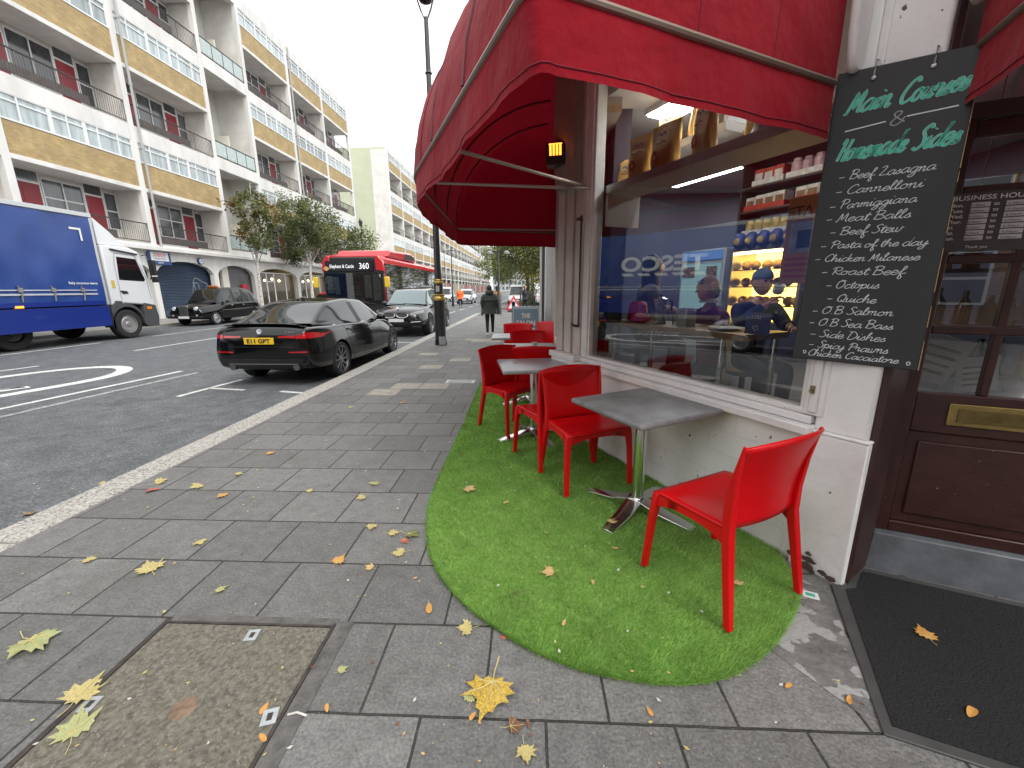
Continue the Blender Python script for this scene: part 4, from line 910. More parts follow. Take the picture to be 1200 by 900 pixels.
def anch2(p):
    k = max(0, min(1, ((Vector(p) - Vector(HB)).dot(Vector(HC) - Vector(HB))) / (Vector(HC) - Vector(HB)).length_squared)); q = Vector(HA) + Vector((.06, -.02)) + (Vector(HD) - Vector(HA)) * k * .97
    return (q.x, q.y)
awning('red canvas awning over the brown cafe door at the right edge', path, anch2, 2.17, 2.37, 3.6, '', [4, 12, 20], [(( 1.5, 1.1, 2.36), dp(.0, 0, 2.4))])
# heater under the awning
t = thing('patio_heater', 'small black wall heater glowing orange under the red awning', 'heater', wp(2.5, -.14, 2.72), -.2)
hb = mat('heater_black', (.03, .022, .02), .4)
g = B(); g.prism([(-.07, -.1), (.07, -.1), (.09, .06), (.05, .1), (-.05, .1), (-.09, .06)], -.09, .09, axis='x'); g.obj('housing', hb, t, bevel=.008)
g = B(); g.prism([(-.095, .07), (-.055, -.09), (-.06, -.095), (-.105, .068)], -.06, .06, axis='x'); 
hm_ = mat('heater_glow', (1, .2, .02), .5, emit=3); o = g.obj('element_panel', hm_, t)
g = B()
for k in range(5): g.cyl((-.06 + .03 * k, -.104, .06), (-.06 + .03 * k, -.066, -.09), .0055, n=5)
g.obj('guard', hb, t); g = B(); g.tube([(0, .05, .09), (.0, .12, .2), (.02, .18, .32)], .008, 6); g.obj('cable', hb, t); B().box(-.03, .03, .08, .22, -.03, .03).obj('wall_bracket', hb, t)

# ================================================================ chalkboard with handwriting
GL = {}
def gl(ch, adv, *st): GL[ch] = (adv, [np.array(s, float).reshape(-1, 2) for s in st])
gl('a', 1.0, (.8,.9,.45,1,.1,.55,.2,.05,.5,.05,.8,.6,.85,1,.8,.3,.92,.02,1.1,.25)); gl('b', .85, (0,.6,.35,1.9,.2,2,.1,1.2,.1,.1,.4,0,.7,.4,.55,.85,.9,.8))
gl('c', .78, (.75,.8,.5,1,.1,.6,.15,.1,.45,0,.85,.3)); gl('d', 1.0, (.8,.9,.45,1,.1,.55,.2,.05,.5,.05,.8,.6,.98,2.05,.82,.4,.92,.02,1.1,.25))
gl('e', .74, (.05,.4,.6,.6,.6,.95,.3,.95,.08,.5,.2,.05,.5,0,.82,.35)); gl('f', .7, (0,.3,.5,1.4,.55,1.95,.35,1.9,.3,1,.22,-.7,.4,-1,.55,-.6,.3,.1,.8,.4))
gl('g', 1.0, (.8,.9,.45,1,.1,.55,.2,.05,.5,.05,.8,.6,.85,1,.75,-.6,.4,-1,.15,-.75,.6,-.15,1.1,.3)); gl('h', .95, (0,.5,.35,1.8,.25,2,.1,1.2,.1,0,.15,.5,.5,1,.7,.8,.65,.2,.78,0,1.0,.25))
gl('i', .5, (0,.3,.25,1,.2,.2,.35,0,.6,.3), (.38,1.5,.43,1.6)); gl('k', .85, (.25,2,.05,0), (.05,.4,.5,.95,.55,.7,.15,.5,.55,.05,.9,.2))
gl('l', .5, (0,.3,.4,1.6,.3,2,.15,1.5,.15,.2,.3,0,.58,.3)); gl('m', 1.22, (0,.7,.15,1,.15,0,.2,.6,.45,1,.55,.8,.52,0,.58,.6,.85,1,.95,.8,.92,.15,1.05,0,1.28,.25))
gl('n', .9, (0,.7,.15,1,.15,0,.2,.6,.5,1,.62,.8,.58,.15,.72,0,.95,.25)); gl('o', .85, (.5,1,.15,.75,.1,.2,.4,0,.7,.35,.65,.85,.45,1,.6,.8,.95,.85))
gl('p', .88, (0,.6,.2,1,.05,-1), (.12,.5,.45,1,.75,.65,.6,.1,.2,.1,.5,.0,.9,.25)); gl('r', .78, (0,.5,.2,1.05,.25,.85,.55,.9,.5,.2,.62,0,.85,.3))
gl('s', .64, (0,.2,.4,1,.45,.6,.55,.2,.3,0,.08,.1,.3,.05,.68,.3)); gl('t', .52, (.1,.4,.38,1.75,.2,.3,.35,0,.6,.3), (.02,1.2,.65,1.25))
gl('u', .92, (0,.5,.15,1,.1,.3,.3,0,.6,.4,.7,1,.65,.2,.8,0,1,.3)); gl('v', .8, (0,.8,.15,1,.3,0,.65,.9,.85,.85)); gl('w', 1.15, (0,.7,.12,1,.1,.2,.3,0,.5,.5,.5,1,.5,.2,.7,0,.95,.6,.95,1,1.2,.9))
gl('y', .95, (0,.6,.15,1,.12,.35,.35,.05,.65,.5,.75,1,.65,-.6,.35,-1,.1,-.7,.6,-.1,1,.35)); gl('.', .35, (.1,0,.15,.06)); gl('-', .6, (.05,.6,.5,.64)); gl(' ', .45)
gl('B', 1.15, (.3,2,.2,0), (0,1.7,.4,2.05,.95,1.8,.8,1.2,.3,1.05,.9,.9,1.05,.4,.7,0,.1,.05)); gl('L', 1.1, (.1,1.7,.5,2.05,.7,1.7,.4,.6,.2,.1,.5,.05,1.15,.1)); gl('C', 1.1, (1.1,1.6,.9,2,.4,1.6,.15,.7,.4,.05,.8,.1,1.15,.4))
gl('P', 1.05, (.4,1.9,.25,0), (0,1.5,.4,2.05,1.05,1.75,.9,1.1,.35,1)); gl('M', 1.35, (0,.1,.2,.1,.45,1.9,.6,.4,1.05,1.95,1.1,.2,1.35,.15)); gl('S', .95, (1,1.7,.75,2.05,.35,1.6,.7,1,.8,.4,.4,0,.05,.25))
gl('R', 1.1, (.4,1.9,.25,0), (0,1.5,.4,2.05,1.05,1.75,.9,1.1,.35,1,.75,.3,1.15,.1)); gl('O', 1.25, (.7,2,.25,1.5,.15,.5,.5,0,1,.5,1.05,1.5,.7,2,.5,1.75,1.15,1.85)); gl('Q', 1.25, (.7,2,.25,1.5,.15,.5,.5,0,1,.5,1.05,1.5,.7,2,.5,1.75,.9,1.9), (.6,.5,.9,0,1.25,.05))
gl('D', 1.2, (.35,1.9,.2,0,.8,.1,1.15,1,.7,1.9,0,1.9)); gl('H', 1.15, (0,1.6,.25,2,.2,0), (.95,2,.85,.1,1.15,.1), (.05,.9,.95,1.1)); gl('&', 1.1, (1.05,.1,.3,1.5,.5,2,.8,1.6,.1,.6,.3,0,.7,.1,1.05,.9))
def hand(b, s, p0, p1, xh, wd, M, mi=0, z=.0, slant=.28, nib=.3, seed=0):
    """joined-up handwriting along the baseline p0-p1"""
    rn = random.Random(seed); tot = sum(GL[c][0] for c in s); p0, p1 = np.array(p0), np.array(p1); sx = np.linalg.norm(p1 - p0) / tot; d = (p1 - p0) / np.linalg.norm(p1 - p0); x = 0
    for c in s:
        adv, sts = GL[c]; jy = rn.uniform(-.05, .05); js = rn.uniform(.94, 1.06)
        for st in sts:
            pts = [p0 + d * (x + (q[0] + slant * q[1] * xh / sx)) * sx + np.array((-d[1], d[0])) * (q[1] * js + jy) * xh for q in st]
            ribbon(b, smooth(pts, 4) if len(pts) > 2 else pts, wd, M, z, mi, nib); z += 2.5e-5
        x += adv
MENU = [('Beef Lasagna', .094, 1.97, .382, 1.956), ('Cannelloni', .092, 1.909, .355, 1.897), ('Parmiggiana', .077, 1.848, .346, 1.842), ('Meat Balls', .072, 1.793, .337, 1.781), ('Beef Stew', .093, 1.734, .319, 1.727), ('Pasta of the day', .066, 1.675, .407, 1.666), ('Chicken Milanese', .051, 1.617, .391, 1.607), ('Roast Beef', .086, 1.556, .355, 1.549), ('Octopus', .111, 1.494, .28, 1.492), ('Quiche', .123, 1.433, .278, 1.427), ('O.B Salmon', .073, 1.374, .344, 1.373), ('O.B Sea Bass', .067, 1.317, .353, 1.313), ('Side Dishes', .079, 1.262, .336, 1.258), ('Spicy Prawns', .079, 1.21, .352, 1.205), ('Chicken Cacciatore', .045, 1.168, .392, 1.166)]
BX = Vector((1.69 - 1.39, 1.85 - 2.15)).normalized(); BN = Vector((BX.y, -BX.x)); BO = Vector((1.39, 2.15)) + BN * .038
t = thing('chalkboard', 'tall black menu chalkboard headed Main Courses and Homemade Sides hanging on the white pilaster', 'chalkboard', (BO.x, BO.y, 0))
MB = frame((0, 0, 0), (BX.x, BX.y, 0))
g = B(); W_ = .437
g.hexa([MB @ Vector(q) for q in ((-.018, 1.148, -.018), (W_ + .012, 1.142, -.018), (W_ + .012, 1.142, 0), (-.018, 1.148, 0), (-.004, 2.416, -.018), (W_, 2.372, -.018), (W_, 2.372, 0), (-.004, 2.416, 0))])
g.obj('board', mat('chalkboard_black', (.022, .023, .025), .62, var=.35, vs=7, stretch=(1, 1, .4)), t, bevel=.004)
g = B()
k = 0
while k < 1:
    a = k; e_ = min(1, k + random.uniform(.03, .16)); k = e_ + random.choice((.004, .01, .05)); P = lambda q, x, y: MB @ Vector((W_ + .0125 - .012 * q + x, 1.145 + 1.15 * q, y))
    g.hexa([P(a, -.002, -.014), P(a, .0012, -.014), P(a, .0012, .0006), P(a, -.0015, .0006), P(e_, -.002, -.014), P(e_, .0008, -.014), P(e_, .0008, .0006), P(e_, -.001, .0006)])
g.obj('worn_edge', mat('bare_plywood', (.4, .28, .15), .8, var=.3, vs=30), t)
chalk = mat('chalk_white', (.66, .68, .7), .9, var=.15, vs=60); greenc = mat('chalk_green', (.1, .5, .37), .85, var=.16, vs=60); greyc = mat('chalk_grey', (.3, .3, .34), .9)
for i, (s_, x0, z0, x1, z1) in enumerate(MENU):
    g = B(); hand(g, s_, (x0, z0), (x1 - .012, z1), .0158 if len(s_) > 12 else .0175, .0035, MB, 0, .0012, seed=i)
    if i != 14: hand(g, '-', (x0 - .038, z0), (x0 - .012, z0), .016, .0036, MB, 0, .0012)
    g.obj('menu_line', chalk, t, ang=0)
for c_ in ((.03, 1.175), (.412, 1.163)): g = B(); ribbon(g, smooth([(c_[0], c_[1]), (c_[0] + .008, c_[1] + .004), (c_[0] + .006, c_[1] + .014), (c_[0] - .003, c_[1] + .012), (c_[0], c_[1])], 4), .003, MB, .0012); g.obj('chalk_loop', chalk, t, ang=0)
for q_ in ([(.054, 2.172), (.19, 2.177)], [(.254, 2.179), (.4, 2.176)]): g = B(); ribbon(g, q_, .0045, MB, .0012); g.obj('chalk_rule', chalk, t, ang=0)
g = B(); hand(g, '&', (.203, 2.152), (.252, 2.158), .024, .006, MB, 0, .0012, .1); g.obj('ampersand', greyc, t, ang=0)
for s_, a, c in (('Main', (.04, 2.243), (.19, 2.236)), ('Courses', (.215, 2.233), (.412, 2.228)), ('Homemade', (.035, 2.055), (.262, 2.047)), ('Sides', (.285, 2.045), (.418, 2.043))):
    xh = .041; g = B()
    hand(g, s_, a, c, xh, .0118, MB, 0, .001, .3, .1, 3); hand(g, s_, a, c, xh, .0088, MB, 1, .0022, .3, .1, 3)
    g.obj('heading_word', [mat('chalk_outline', (.45, .62, .6), .9), greenc], t, ang=0)
for x in (.124, .306):
    g = B(); zt = 2.416 - .1 * x; g.lathe([(.008, 0), (.008, .005), (.003, .007)], MB @ Vector((x, zt - .045, .001)), 12, 0, (BN.x, BN.y, 0)); g.tube([MB @ Vector((x, zt - .045, .004)), MB @ Vector((x + .001, zt - .02, .009)), MB @ Vector((x + .002, zt + .02, .006)), MB @ Vector((x + .002, zt + .03, -.03))], .0035, 6); g.obj('hook', zinc, t)

# ================================================================ door mat, artificial grass
t = thing('door_mat', 'large black ribbed rubber edged mat in front of the brown door', 'mat')
mo = [(1.555, 1.885), (1.215, 1.14), (1.5, 1.03), (2.0, .86), (2.6, .64), (2.8, 1.6), (2.4, 1.77), (1.79, 2.03), (1.63, 1.875)]
g = B(); g.prism(mo, .001, .010); g.obj('border', mat('mat_rubber', (.05, .05, .05), .55, var=.2, vs=9), t, bevel=.005)
c = Vector((2.0, 1.42)); mi_ = [(1.60, 1.84), (1.265, 1.165), (1.52, 1.065), (2.0, .9), (2.57, .7), (2.75, 1.6), (2.4, 1.72), (1.79, 1.98), (1.66, 1.85)]
mm = mat('mat_pile', (.008, .008, .009), .9, var=.4, vs=40, bump=1.6, bs=120, spots=((.12, .12, .12), 45, .755))
g = B(); g.prism(mi_, .0105, .0145); g.obj('pile', mm, t)
GO = [(-.62, 7.2), (-.78, 6.31), (-.76, 5.2), (-.745, 4.63), (-.74, 3.58), (-.725, 2.83), (-.67, 2.4), (-.57, 2.06), (-.43, 1.82), (-.28, 1.65), (-.13, 1.53), (0.0, 1.44), (.2, 1.35), (.4, 1.31), (.58, 1.3), (.78, 1.34), (.98, 1.45), (1.17, 1.61), (1.33, 1.79), (1.42, 1.95)]
gp_ = [tuple(p) for p in smooth(GO, 3)] + [wp(.12, -.005, 0)[:2], wp(2.2, -.005, 0)[:2], wp(2.25, -.08, 0)[:2], wp(2.6, -.08, 0)[:2], (.36, 4.6), (.36, 7.2)]
t = thing('artificial_grass', 'bright green artificial grass mat with a rounded end under the red chairs', 'grass mat')
gm_ = [mat('grass_blade_' + n, c_, .55, var=.2, vs=5, trans=.4) for n, c_ in (('mid', (.30, .53, .12)), ('light', (.43, .68, .19)), ('dark', (.22, .42, .085)))]
g = B(); g.prism(gp_, .001, .005); g.obj('backing', mat('grass_backing', (.17, .28, .06), .9, var=.25, vs=30), t)
from mathutils.geometry import tessellate_polygon
ga = np.array(gp_); rs = np.random.default_rng(5)
def inside(P):
    r = np.zeros(len(P), bool); x, y = P[:, 0], P[:, 1]; j = len(ga) - 1
    for i in range(len(ga)):
        xi, yi, xj, yj = *ga[i], *ga[j]; r ^= ((yi > y) != (yj > y)) & (x < (xj - xi) * (y - yi) / (yj - yi + 1e-12) + xi); j = i
    return r
N_ = 330000; yy = 1.28 + 5.9 * rs.random(N_) ** 1.75; P_ = np.stack([-.8 + 2.25 * rs.random(N_), yy], 1); P_ = P_[inside(P_)]; n = len(P_)
ph = rs.normal(0, .9, n) + .35 * np.sin(P_[:, 0] * 23 + 2 * np.sin(P_[:, 1] * 15)) - 1.2; ln = (.019 + .012 * rs.random(n)) * (1 + .12 * np.sin(P_[:, 0] * 21) * np.sin(P_[:, 1] * 17)); tilt = .35 + .5 * rs.random(n); far_ = np.clip(P_[:, 1] / 2.2, 1, 2.2)
# frayed rim: longer blades leaning out over the edge of the backing
ro = np.array([tuple(q) for q in smooth(GO, 60)]); tn = np.gradient(ro, axis=0); tn /= np.linalg.norm(tn, axis=1)[:, None]; idx = rs.integers(0, len(ro), 9000); Pe = ro[idx] + rs.normal(0, .003, (9000, 2)); pe = np.arctan2(-tn[idx, 0], tn[idx, 1]) + rs.normal(0, .7, 9000)
if inside((ro[200:201] + .03 * np.stack([np.cos(np.arctan2(-tn[200:201, 0], tn[200:201, 1])), np.sin(np.arctan2(-tn[200:201, 0], tn[200:201, 1]))], 1)))[0]: pe += np.pi
P_ = np.concatenate([P_, Pe]); ph = np.concatenate([ph, pe]); ln = np.concatenate([ln, .016 + .02 * rs.random(9000)]); tilt = np.concatenate([tilt, .4 + .75 * rs.random(9000)]); far_ = np.clip(P_[:, 1] / 2.2, 1, 2.2); n = len(P_)
dx, dy = np.cos(ph) * np.sin(tilt), np.sin(ph) * np.sin(tilt); wv = .0014 * far_
V = np.zeros((n, 3, 3)); V[:, 0] = np.stack([P_[:, 0] - np.sin(ph + .6) * wv, P_[:, 1] + np.cos(ph + .6) * wv, np.full(n, .008)], 1); V[:, 1] = np.stack([P_[:, 0] + np.sin(ph + .6) * wv, P_[:, 1] - np.cos(ph + .6) * wv, np.full(n, .008)], 1)
V[:, 2] = np.stack([P_[:, 0] + dx * ln, P_[:, 1] + dy * ln, .008 + np.cos(tilt) * ln], 1)
me = bpy.data.meshes.new('blades'); me.vertices.add(3 * n); me.vertices.foreach_set('co', V.ravel()); me.loops.add(3 * n); me.loops.foreach_set('vertex_index', np.arange(3 * n, dtype=np.int32)); me.polygons.add(n); me.polygons.foreach_set('loop_start', np.arange(0, 3 * n, 3, dtype=np.int32))
for m in gm_: me.materials.append(m)
pm = rs.choice(3, n, p=[.5, .26, .24]).astype(np.int32); me.polygons.foreach_set('material_index', pm); me.update(); me.validate()
tag(link(me, 'blades', t), kind='stuff')

# ================================================================ red chairs
redp = mat('red_plastic', (.6, .0025, .006), .36, var=.03, vs=3, bump=.05, bs=300, spec=.35, spots=((.42, .012, .014), 48, .71))
def make_chair(label):
    t = thing('chair', label, 'chair', group='red plastic chairs by the cafe window')
    H = .87
    b = B()                                                           # seat shell: slightly dished, front edge rolled down into an arched apron
    def S(u, v):
        x = (2 * u - 1); y = -.255 + .47 * v; wd = .245 - .028 * v
        z = .452 - .014 * (1 - x * x) * math.sin(PI * min(1, v * 1.1)) + .006 * (1 - v) - .012 * max(0, .12 - v) / .12
        return Vector((x * wd, y, z))
    b.grid(S, 12, 12)
    seat = b.obj('seat', redp, t, ang=60, solid=.014, bevel=0)
    b = B()
    def apron(p, q, drop0, drop1, th):
        n = 10; p, q = Vector(p), Vector(q); d = (q - p).normalized(); nn = Vector((-d.y, d.x, 0)) * th
        for k in range(n):
            a, c = k / n, (k + 1) / n; f = lambda s: drop1 + (drop0 - drop1) * abs(2 * s - 1) ** 3.0
            A, C = p.lerp(q, a), p.lerp(q, c)
            b.hexa([A - Vector((0, 0, f(a))), C - Vector((0, 0, f(c))), C + nn - Vector((0, 0, f(c))), A + nn - Vector((0, 0, f(a))), A, C, C + nn, A + nn])
    apron((-.243, -.252, .448), (.243, -.252, .448), .085, .035, .016); apron((.243, -.25, .447), (.217, .21, .447), .085, .035, .016); apron((-.217, .21, .447), (-.243, -.25, .447), .085, .035, .016)
    b.obj('apron', redp, seat, ang=40)
    for s in (-1, 1):
        b = B(); fx = .243 * s
        def R4(c, a, e): return [(c[0] - a, c[1] - e), (c[0] + a, c[1] - e), (c[0] + a, c[1] + e), (c[0] - a, c[1] + e)]
        lv = [((.248 * s, -.275), .016, .016, 0), ((.24 * s, -.25), .018, .018, .3), ((.229 * s, -.237), .022, .021, .42), ((.222 * s, -.232), .024, .024, .452)]
        rings = [[b.bm.verts.new((p[0], p[1], z)) for p in R4(c, a, e)] for c, a, e, z in lv]; b.loft(rings); b.obj('leg', redp, t, bevel=.006)
        b = B(); lv = [((.232 * s, .30), .015, .018, 0), ((.219 * s, .25), .017, .022, .25), ((.208 * s, .214), .018, .026, .43), ((.2115 * s, .212), .015, .026, .55), ((.224 * s, .232), .010, .018, .7), ((.238 * s, .272), .005, .009, H - .012)]
        rings = [[b.bm.verts.new((p[0], p[1], z)) for p in R4(c, a, e)] for c, a, e, z in lv]; b.loft(rings); b.obj('leg', redp, t, bevel=.005)
    b = B()                                                           # back: one curved panel, flaring and leaning back
    def K(u, v):
        x = 2 * u - 1; z = .445 + (H - .445) * v; wd = .203 + .036 * v ** 1.3
        y = .206 + .075 * v ** 1.9 + .052 * (1 - x * x) * (.55 + .45 * v) - .01 * math.sin(PI * v)
        z -= .02 * x * x * v ** 3
        return Vector((x * wd, y, z))
    b.grid(K, 14, 14); b.obj('backrest', redp, t, ang=60, solid=.013)
    return t
def face_to(a): return a
WA = math.atan2(DD.y, DD.x)
ch0 = make_chair('nearest red chair, its back to the camera, at the nearest grey table')
# local front is -y; heading angle h is the direction the sitter faces
def put(c, x, y, z, head, label=None):
    if label: c = copy_tree(c, label=label)
    c.location = (x, y, z); c.rotation_euler = (0, 0, head + PI / 2); c.scale = (1.12, .86, 1); return c
GZ = .02
put(ch0, .99, 1.905, GZ, WA + .03)
put(ch0, .435, 3.06, GZ, WA + PI - .06, 'red chair facing the camera just beyond the nearest grey table')
put(ch0, .22, 3.47, GZ, WA - .02, 'red plastic chair mostly hidden back to back behind the second nearest chair')
put(ch0, -.19, 4.33, GZ, WA + PI + .12 + .2, 'red plastic chair at the left far side of the second grey table facing the camera')
put(ch0, .09, 4.72, GZ, PI / 2 - .05, 'red chair back between the second table and the coffee cup table')
put(ch0, -.02, 5.95, GZ, -PI / 2 + .03, 'red chair just beyond the table with the white coffee cup')
put(ch0, -.22, 7.35, GZ, -PI / 2 - .03, 'red chair left beyond the coffee cup table, in front of the salon board')
put(ch0, .27, 7.75, GZ, -PI / 2 - .5, 'farthest red chair pushed against the white pilaster')
# ================================================================ square grey tables
topm = mat('grey_laminate', (.2, .2, .205), .36, var=.4, vs=8, bump=.05, bs=90); topm2 = mat('pale_laminate', (.34, .36, .38), .3, var=.12, vs=5)
polish = mat('polished_steel', (.68, .68, .68), .16, 1, var=.05, vs=30)
def make_table(label, m=topm):
    t = thing('cafe_table', label, 'table', group='square grey cafe tables'); a = .34
    b = B(); b.box(-a, a, -a, a, .731, .765); b.obj('tabletop', m, t, bevel=.012, segs=3)
    b = B(); b.box(-.11, .11, -.11, .11, .719, .7305); b.cyl((0, 0, .05), (0, 0, .72), .039, n=24); b.obj('column', polish, t)
    for k in range(4):
        b = B(); ring = []
        for r, z0, z1, wd in ((.0, .03, .1, .056), (.05, .028, .085, .054), (.18, .018, .045, .05), (.33, .006, .024, .044), (.395, .0, .014, .042)):
            ring.append([b.bm.verts.new((r, s * wd, z)) for s, z in ((-1, z0), (1, z0), (1, z1), (.0, z1 + .006), (-1, z1))])
        b.loft(ring); o = b.obj('foot', polish, t, bevel=.003); o.rotation_euler = (0, 0, k * PI / 2)
    return t
tb = make_table('nearest square grey table with a steel cross foot between two red chairs')
tb.location = (.75, 2.615, GZ - .022); tb.rotation_euler = (0, 0, R(29))
for c in tb.children:
    if c.name.startswith('foot'): c.rotation_euler.z += R(20)
for x, y, rz, lab in ((.04, 4.06, 9, 'second square grey table, its pale top behind the second nearest chair'), (-.0, 5.35, 4, 'square grey table holding the white coffee cup and saucer'), (-.27, 6.65, 3, 'farthest grey table, only its left edge showing beside a red chair')):
    c = copy_tree(tb, (x, y, GZ - .022), R(rz), lab)
    for o in c.children:
        if o.name.startswith('tabletop'): o.data = o.data.copy(); o.data.materials[0] = topm2
china = mat('white_china', (.7, .69, .66), .2)
t = thing('coffee_cup', 'small white coffee cup on a saucer on the third grey table', 'cup', (.06, 5.22, .7645)); g = B(); g.lathe([(.0, 0.002), (.045, .0), (.075, .012), (.073, .015), (.03, .008)], n=20); g.obj('saucer', china, t)
g = B(); g.lathe([(.022, .01), (.035, .03), (.042, .07), (.039, .07), (.03, .03), (0, .018)], n=18); c = g.obj('cup', china, t); g = B(); g.tube([(.038, 0, .06), (.062, 0, .055), (.058, 0, .035), (.036, 0, .03)], .005, 6); g.obj('handle', china, c)
t = tag(B().box(-.09, .09, -.06, .06, 0, .002).obj('paper_napkin', china), 'white paper napkin left of the coffee cup', 'napkin'); t.location = (-.13, 5.2, .764)
# ================================================================ vehicles (local: nose towards +y, wheels on z = 0)
blackp = mat('black_car_paint', (.003, .003, .0035), .1, spec=.35, coat=.35)
carglass = mat('car_glass', (.008, .01, .011), .03, spec=.75)
trimb = mat('black_trim', (.012, .012, .012), .45)
chromem = mat('chrome', (.6, .6, .6), .15, 1)
tyre = mat('tyre_rubber', (.02, .02, .021), .85, var=.3, vs=14)
alloy = mat('alloy_grey', (.32, .33, .34), .32, .9)
silver = mat('silver_alloy', (.55, .56, .57), .3, .9)
taillamp = mat('red_lamp_glass', (.42, .006, .012), .12, coat=1)
clear = mat('lamp_glass', (.5, .52, .54), .08, .4, coat=1)
platey = mat('yellow_plate', (.72, .47, .02), .4); platew = mat('white_plate', (.7, .7, .7), .4); ink = mat('plate_ink', (.01, .01, .01), .5)
amber = mat('amber_lamp', (.75, .25, .02), .3)
def wheel(root, x, y, r, wd, side, rim=alloy, spokes=10, hub=.62, name='wheel', dark=trimb):
    """wheel > tyre, rim; side +1 faces +x"""
    e = B(); e.lathe([(r * .6, -wd / 2), (r * .93, -wd / 2), (r, -wd * .36), (r, wd * .36), (r * .93, wd / 2), (r * hub * 1.08, wd / 2), (r * hub * 1.04, wd * .3), (r * .55, wd * .2)], n=36, axis=(1, 0, 0), cap=False)
    ty = e.obj(name, tyre, root); ty.location = (x, y, r); ty.rotation_euler = (0, 0, 0 if side > 0 else PI)
    b = B(); b.lathe([(.001, wd * .12), (r * hub * 1.05, wd * .12)], n=30, axis=(1, 0, 0), mi=1, cap=False)
    b.lathe([(r * hub * 1.06, wd * .15), (r * hub * 1.07, wd * .47), (r * hub * 1.0, wd * .47), (r * hub * .97, wd * .3)], n=36, axis=(1, 0, 0), cap=False)
    if spokes:
        b.lathe([(r * .17, wd * .2), (r * .16, wd * .42), (.001, wd * .44)], n=20, axis=(1, 0, 0), cap=False)
        for k in range(spokes):
            a = 2 * PI * (k // 2 + (.18 if k % 2 else -.18) * 1.0) / (spokes / 2) if spokes > 6 else 2 * PI * k / spokes
            a2 = 2 * PI * k / spokes if spokes > 6 else a
            c0, s0, c1, s1 = math.cos(a2 * .5 + a * .5), math.sin(a2 * .5 + a * .5), math.cos(a2), math.sin(a2); ws = r * .035 if spokes > 6 else r * .07
            p0 = Vector((wd * .36, c0 * r * .12, s0 * r * .12)); p1 = Vector((wd * .42, c1 * r * hub, s1 * r * hub)); t_ = Vector((0, -(s1), c1)) * ws
            b.hexa([p0 - t_ - Vector((.03, 0, 0)), p1 - t_ * 1.2 - Vector((.03, 0, 0)), p1 + t_ * 1.2 - Vector((.03, 0, 0)), p0 + t_ - Vector((.03, 0, 0)), p0 - t_, p1 - t_ * 1.2, p1 + t_ * 1.2, p0 + t_])
    else:
        b.lathe([(r * hub, wd * .3), (r * hub * .8, wd * .42), (r * hub * .35, wd * .36), (r * hub * .3, wd * .46), (.001, wd * .5)], n=30, axis=(1, 0, 0), cap=False)
    b.obj('rim', [rim, dark], ty, ang=30)
def crease(b, rings, loops, cross=0):
    cl = b.bm.edges.layers.float.new('crease_edge')
    for a, c in zip(rings, rings[1:]):
        for j, k in loops.items():
            e = b.bm.edges.get((a[j], c[j]))
            if e: e[cl] = k
    if cross:
        for a in rings:
            for j in range(len(a) - 1):
                e = b.bm.edges.get((a[j], a[j + 1]))
                if e: e[cl] = max(e[cl], cross)
def loft_body(root, st, gh, wheels, rw, paint, glassm, gs, arch=1.13, roofm=None):
    """lower body lofted through stations (y, zb, zm, zs, zt, wb, wm, ws), wheel wells cut out; greenhouse through (y, wb, zb, wr, zr)"""
    b = B(); rings = []
    for (y, zb, zm, zs, zt, wb, wm, ws) in st:
        h = [(0, zb), (wb * .75, zb), (wb, zb + .05), (wm, (zb + zm) / 2), (wm, zm), (ws + (wm - ws) * .45, zs - .06), (ws, zs), (ws * .62, zs + (zt - zs) * .75), (0, zt)]
        full = h + [(-x, z) for x, z in h[-2:0:-1]]; rings.append([b.bm.verts.new((x, y, z)) for x, z in full])
    b.loft(rings); crease(b, rings, {6: .6, 10: .6, 4: .3, 12: .3, 2: .6, 14: .6})
    o = b.obj('body', [paint, trimb], root, ang=180, subd=2)
    baked(o)
    c = B()
    for y in wheels:
        for s in (-1, 1): c.cyl((s * (st[3][6] - .24), y, rw + .005), (s * 1.3, y, rw + .005), rw * arch, n=32)
    co = c.obj('cut', [trimb, trimb], root, ang=0)
    m = o.modifiers.new('b', 'BOOLEAN'); m.object = co; m.operation = 'DIFFERENCE'; m.solver = 'EXACT'; m.material_mode = 'TRANSFER'
    n0 = len(o.data.polygons); baked(o, [co]); print('BOOL', root.name, n0, len(o.data.polygons)); o.data.set_sharp_from_angle(angle=R(42))
    b = B(); rings = []
    for (y, wb, zb, wr, zr) in gh:
        h = [(wb, zb - .04), (wb - .012, zb + .0), (wr + (wb - wr) * .1, zr - (zr - zb) * .12), (wr - .02, zr - .0), (wr * .6, zr + .012 * min(1, (zr - zb) * 4)), (0, zr + .02 * min(1, (zr - zb) * 4))]
        rings.append([b.bm.verts.new((x, y, z)) for x, z in h + [(-x, z) for x, z in h[-2::-1]]])
    n = len(rings[0])
    for i, (a, c_) in enumerate(zip(rings, rings[1:])):
        side, roof = gs[i]
        for j in range(n - 1):
            f = b.bm.faces.new((a[j], a[j + 1], c_[j + 1], c_[j])); jj = min(j, n - 2 - j)
            f.material_index = {0: 0, 1: side, 2: 0, 3: roof, 4: roof}[jj]
    crease(b, rings, {0: 1, n - 1: 1, 1: .9, n - 2: .9, 2: .6, n - 3: .6, 3: .35, n - 4: .35}, .3)
    g = b.obj('greenhouse', [paint, glassm, trimb], root, ang=180, subd=2); baked(g); g.data.set_sharp_from_angle(angle=R(50)); g.name = 'cabin'
    if roofm:
        g.data.materials[0] = roofm
    bv = BVHTree.FromObject(o, bpy.context.evaluated_depsgraph_get()); return o, g, bv
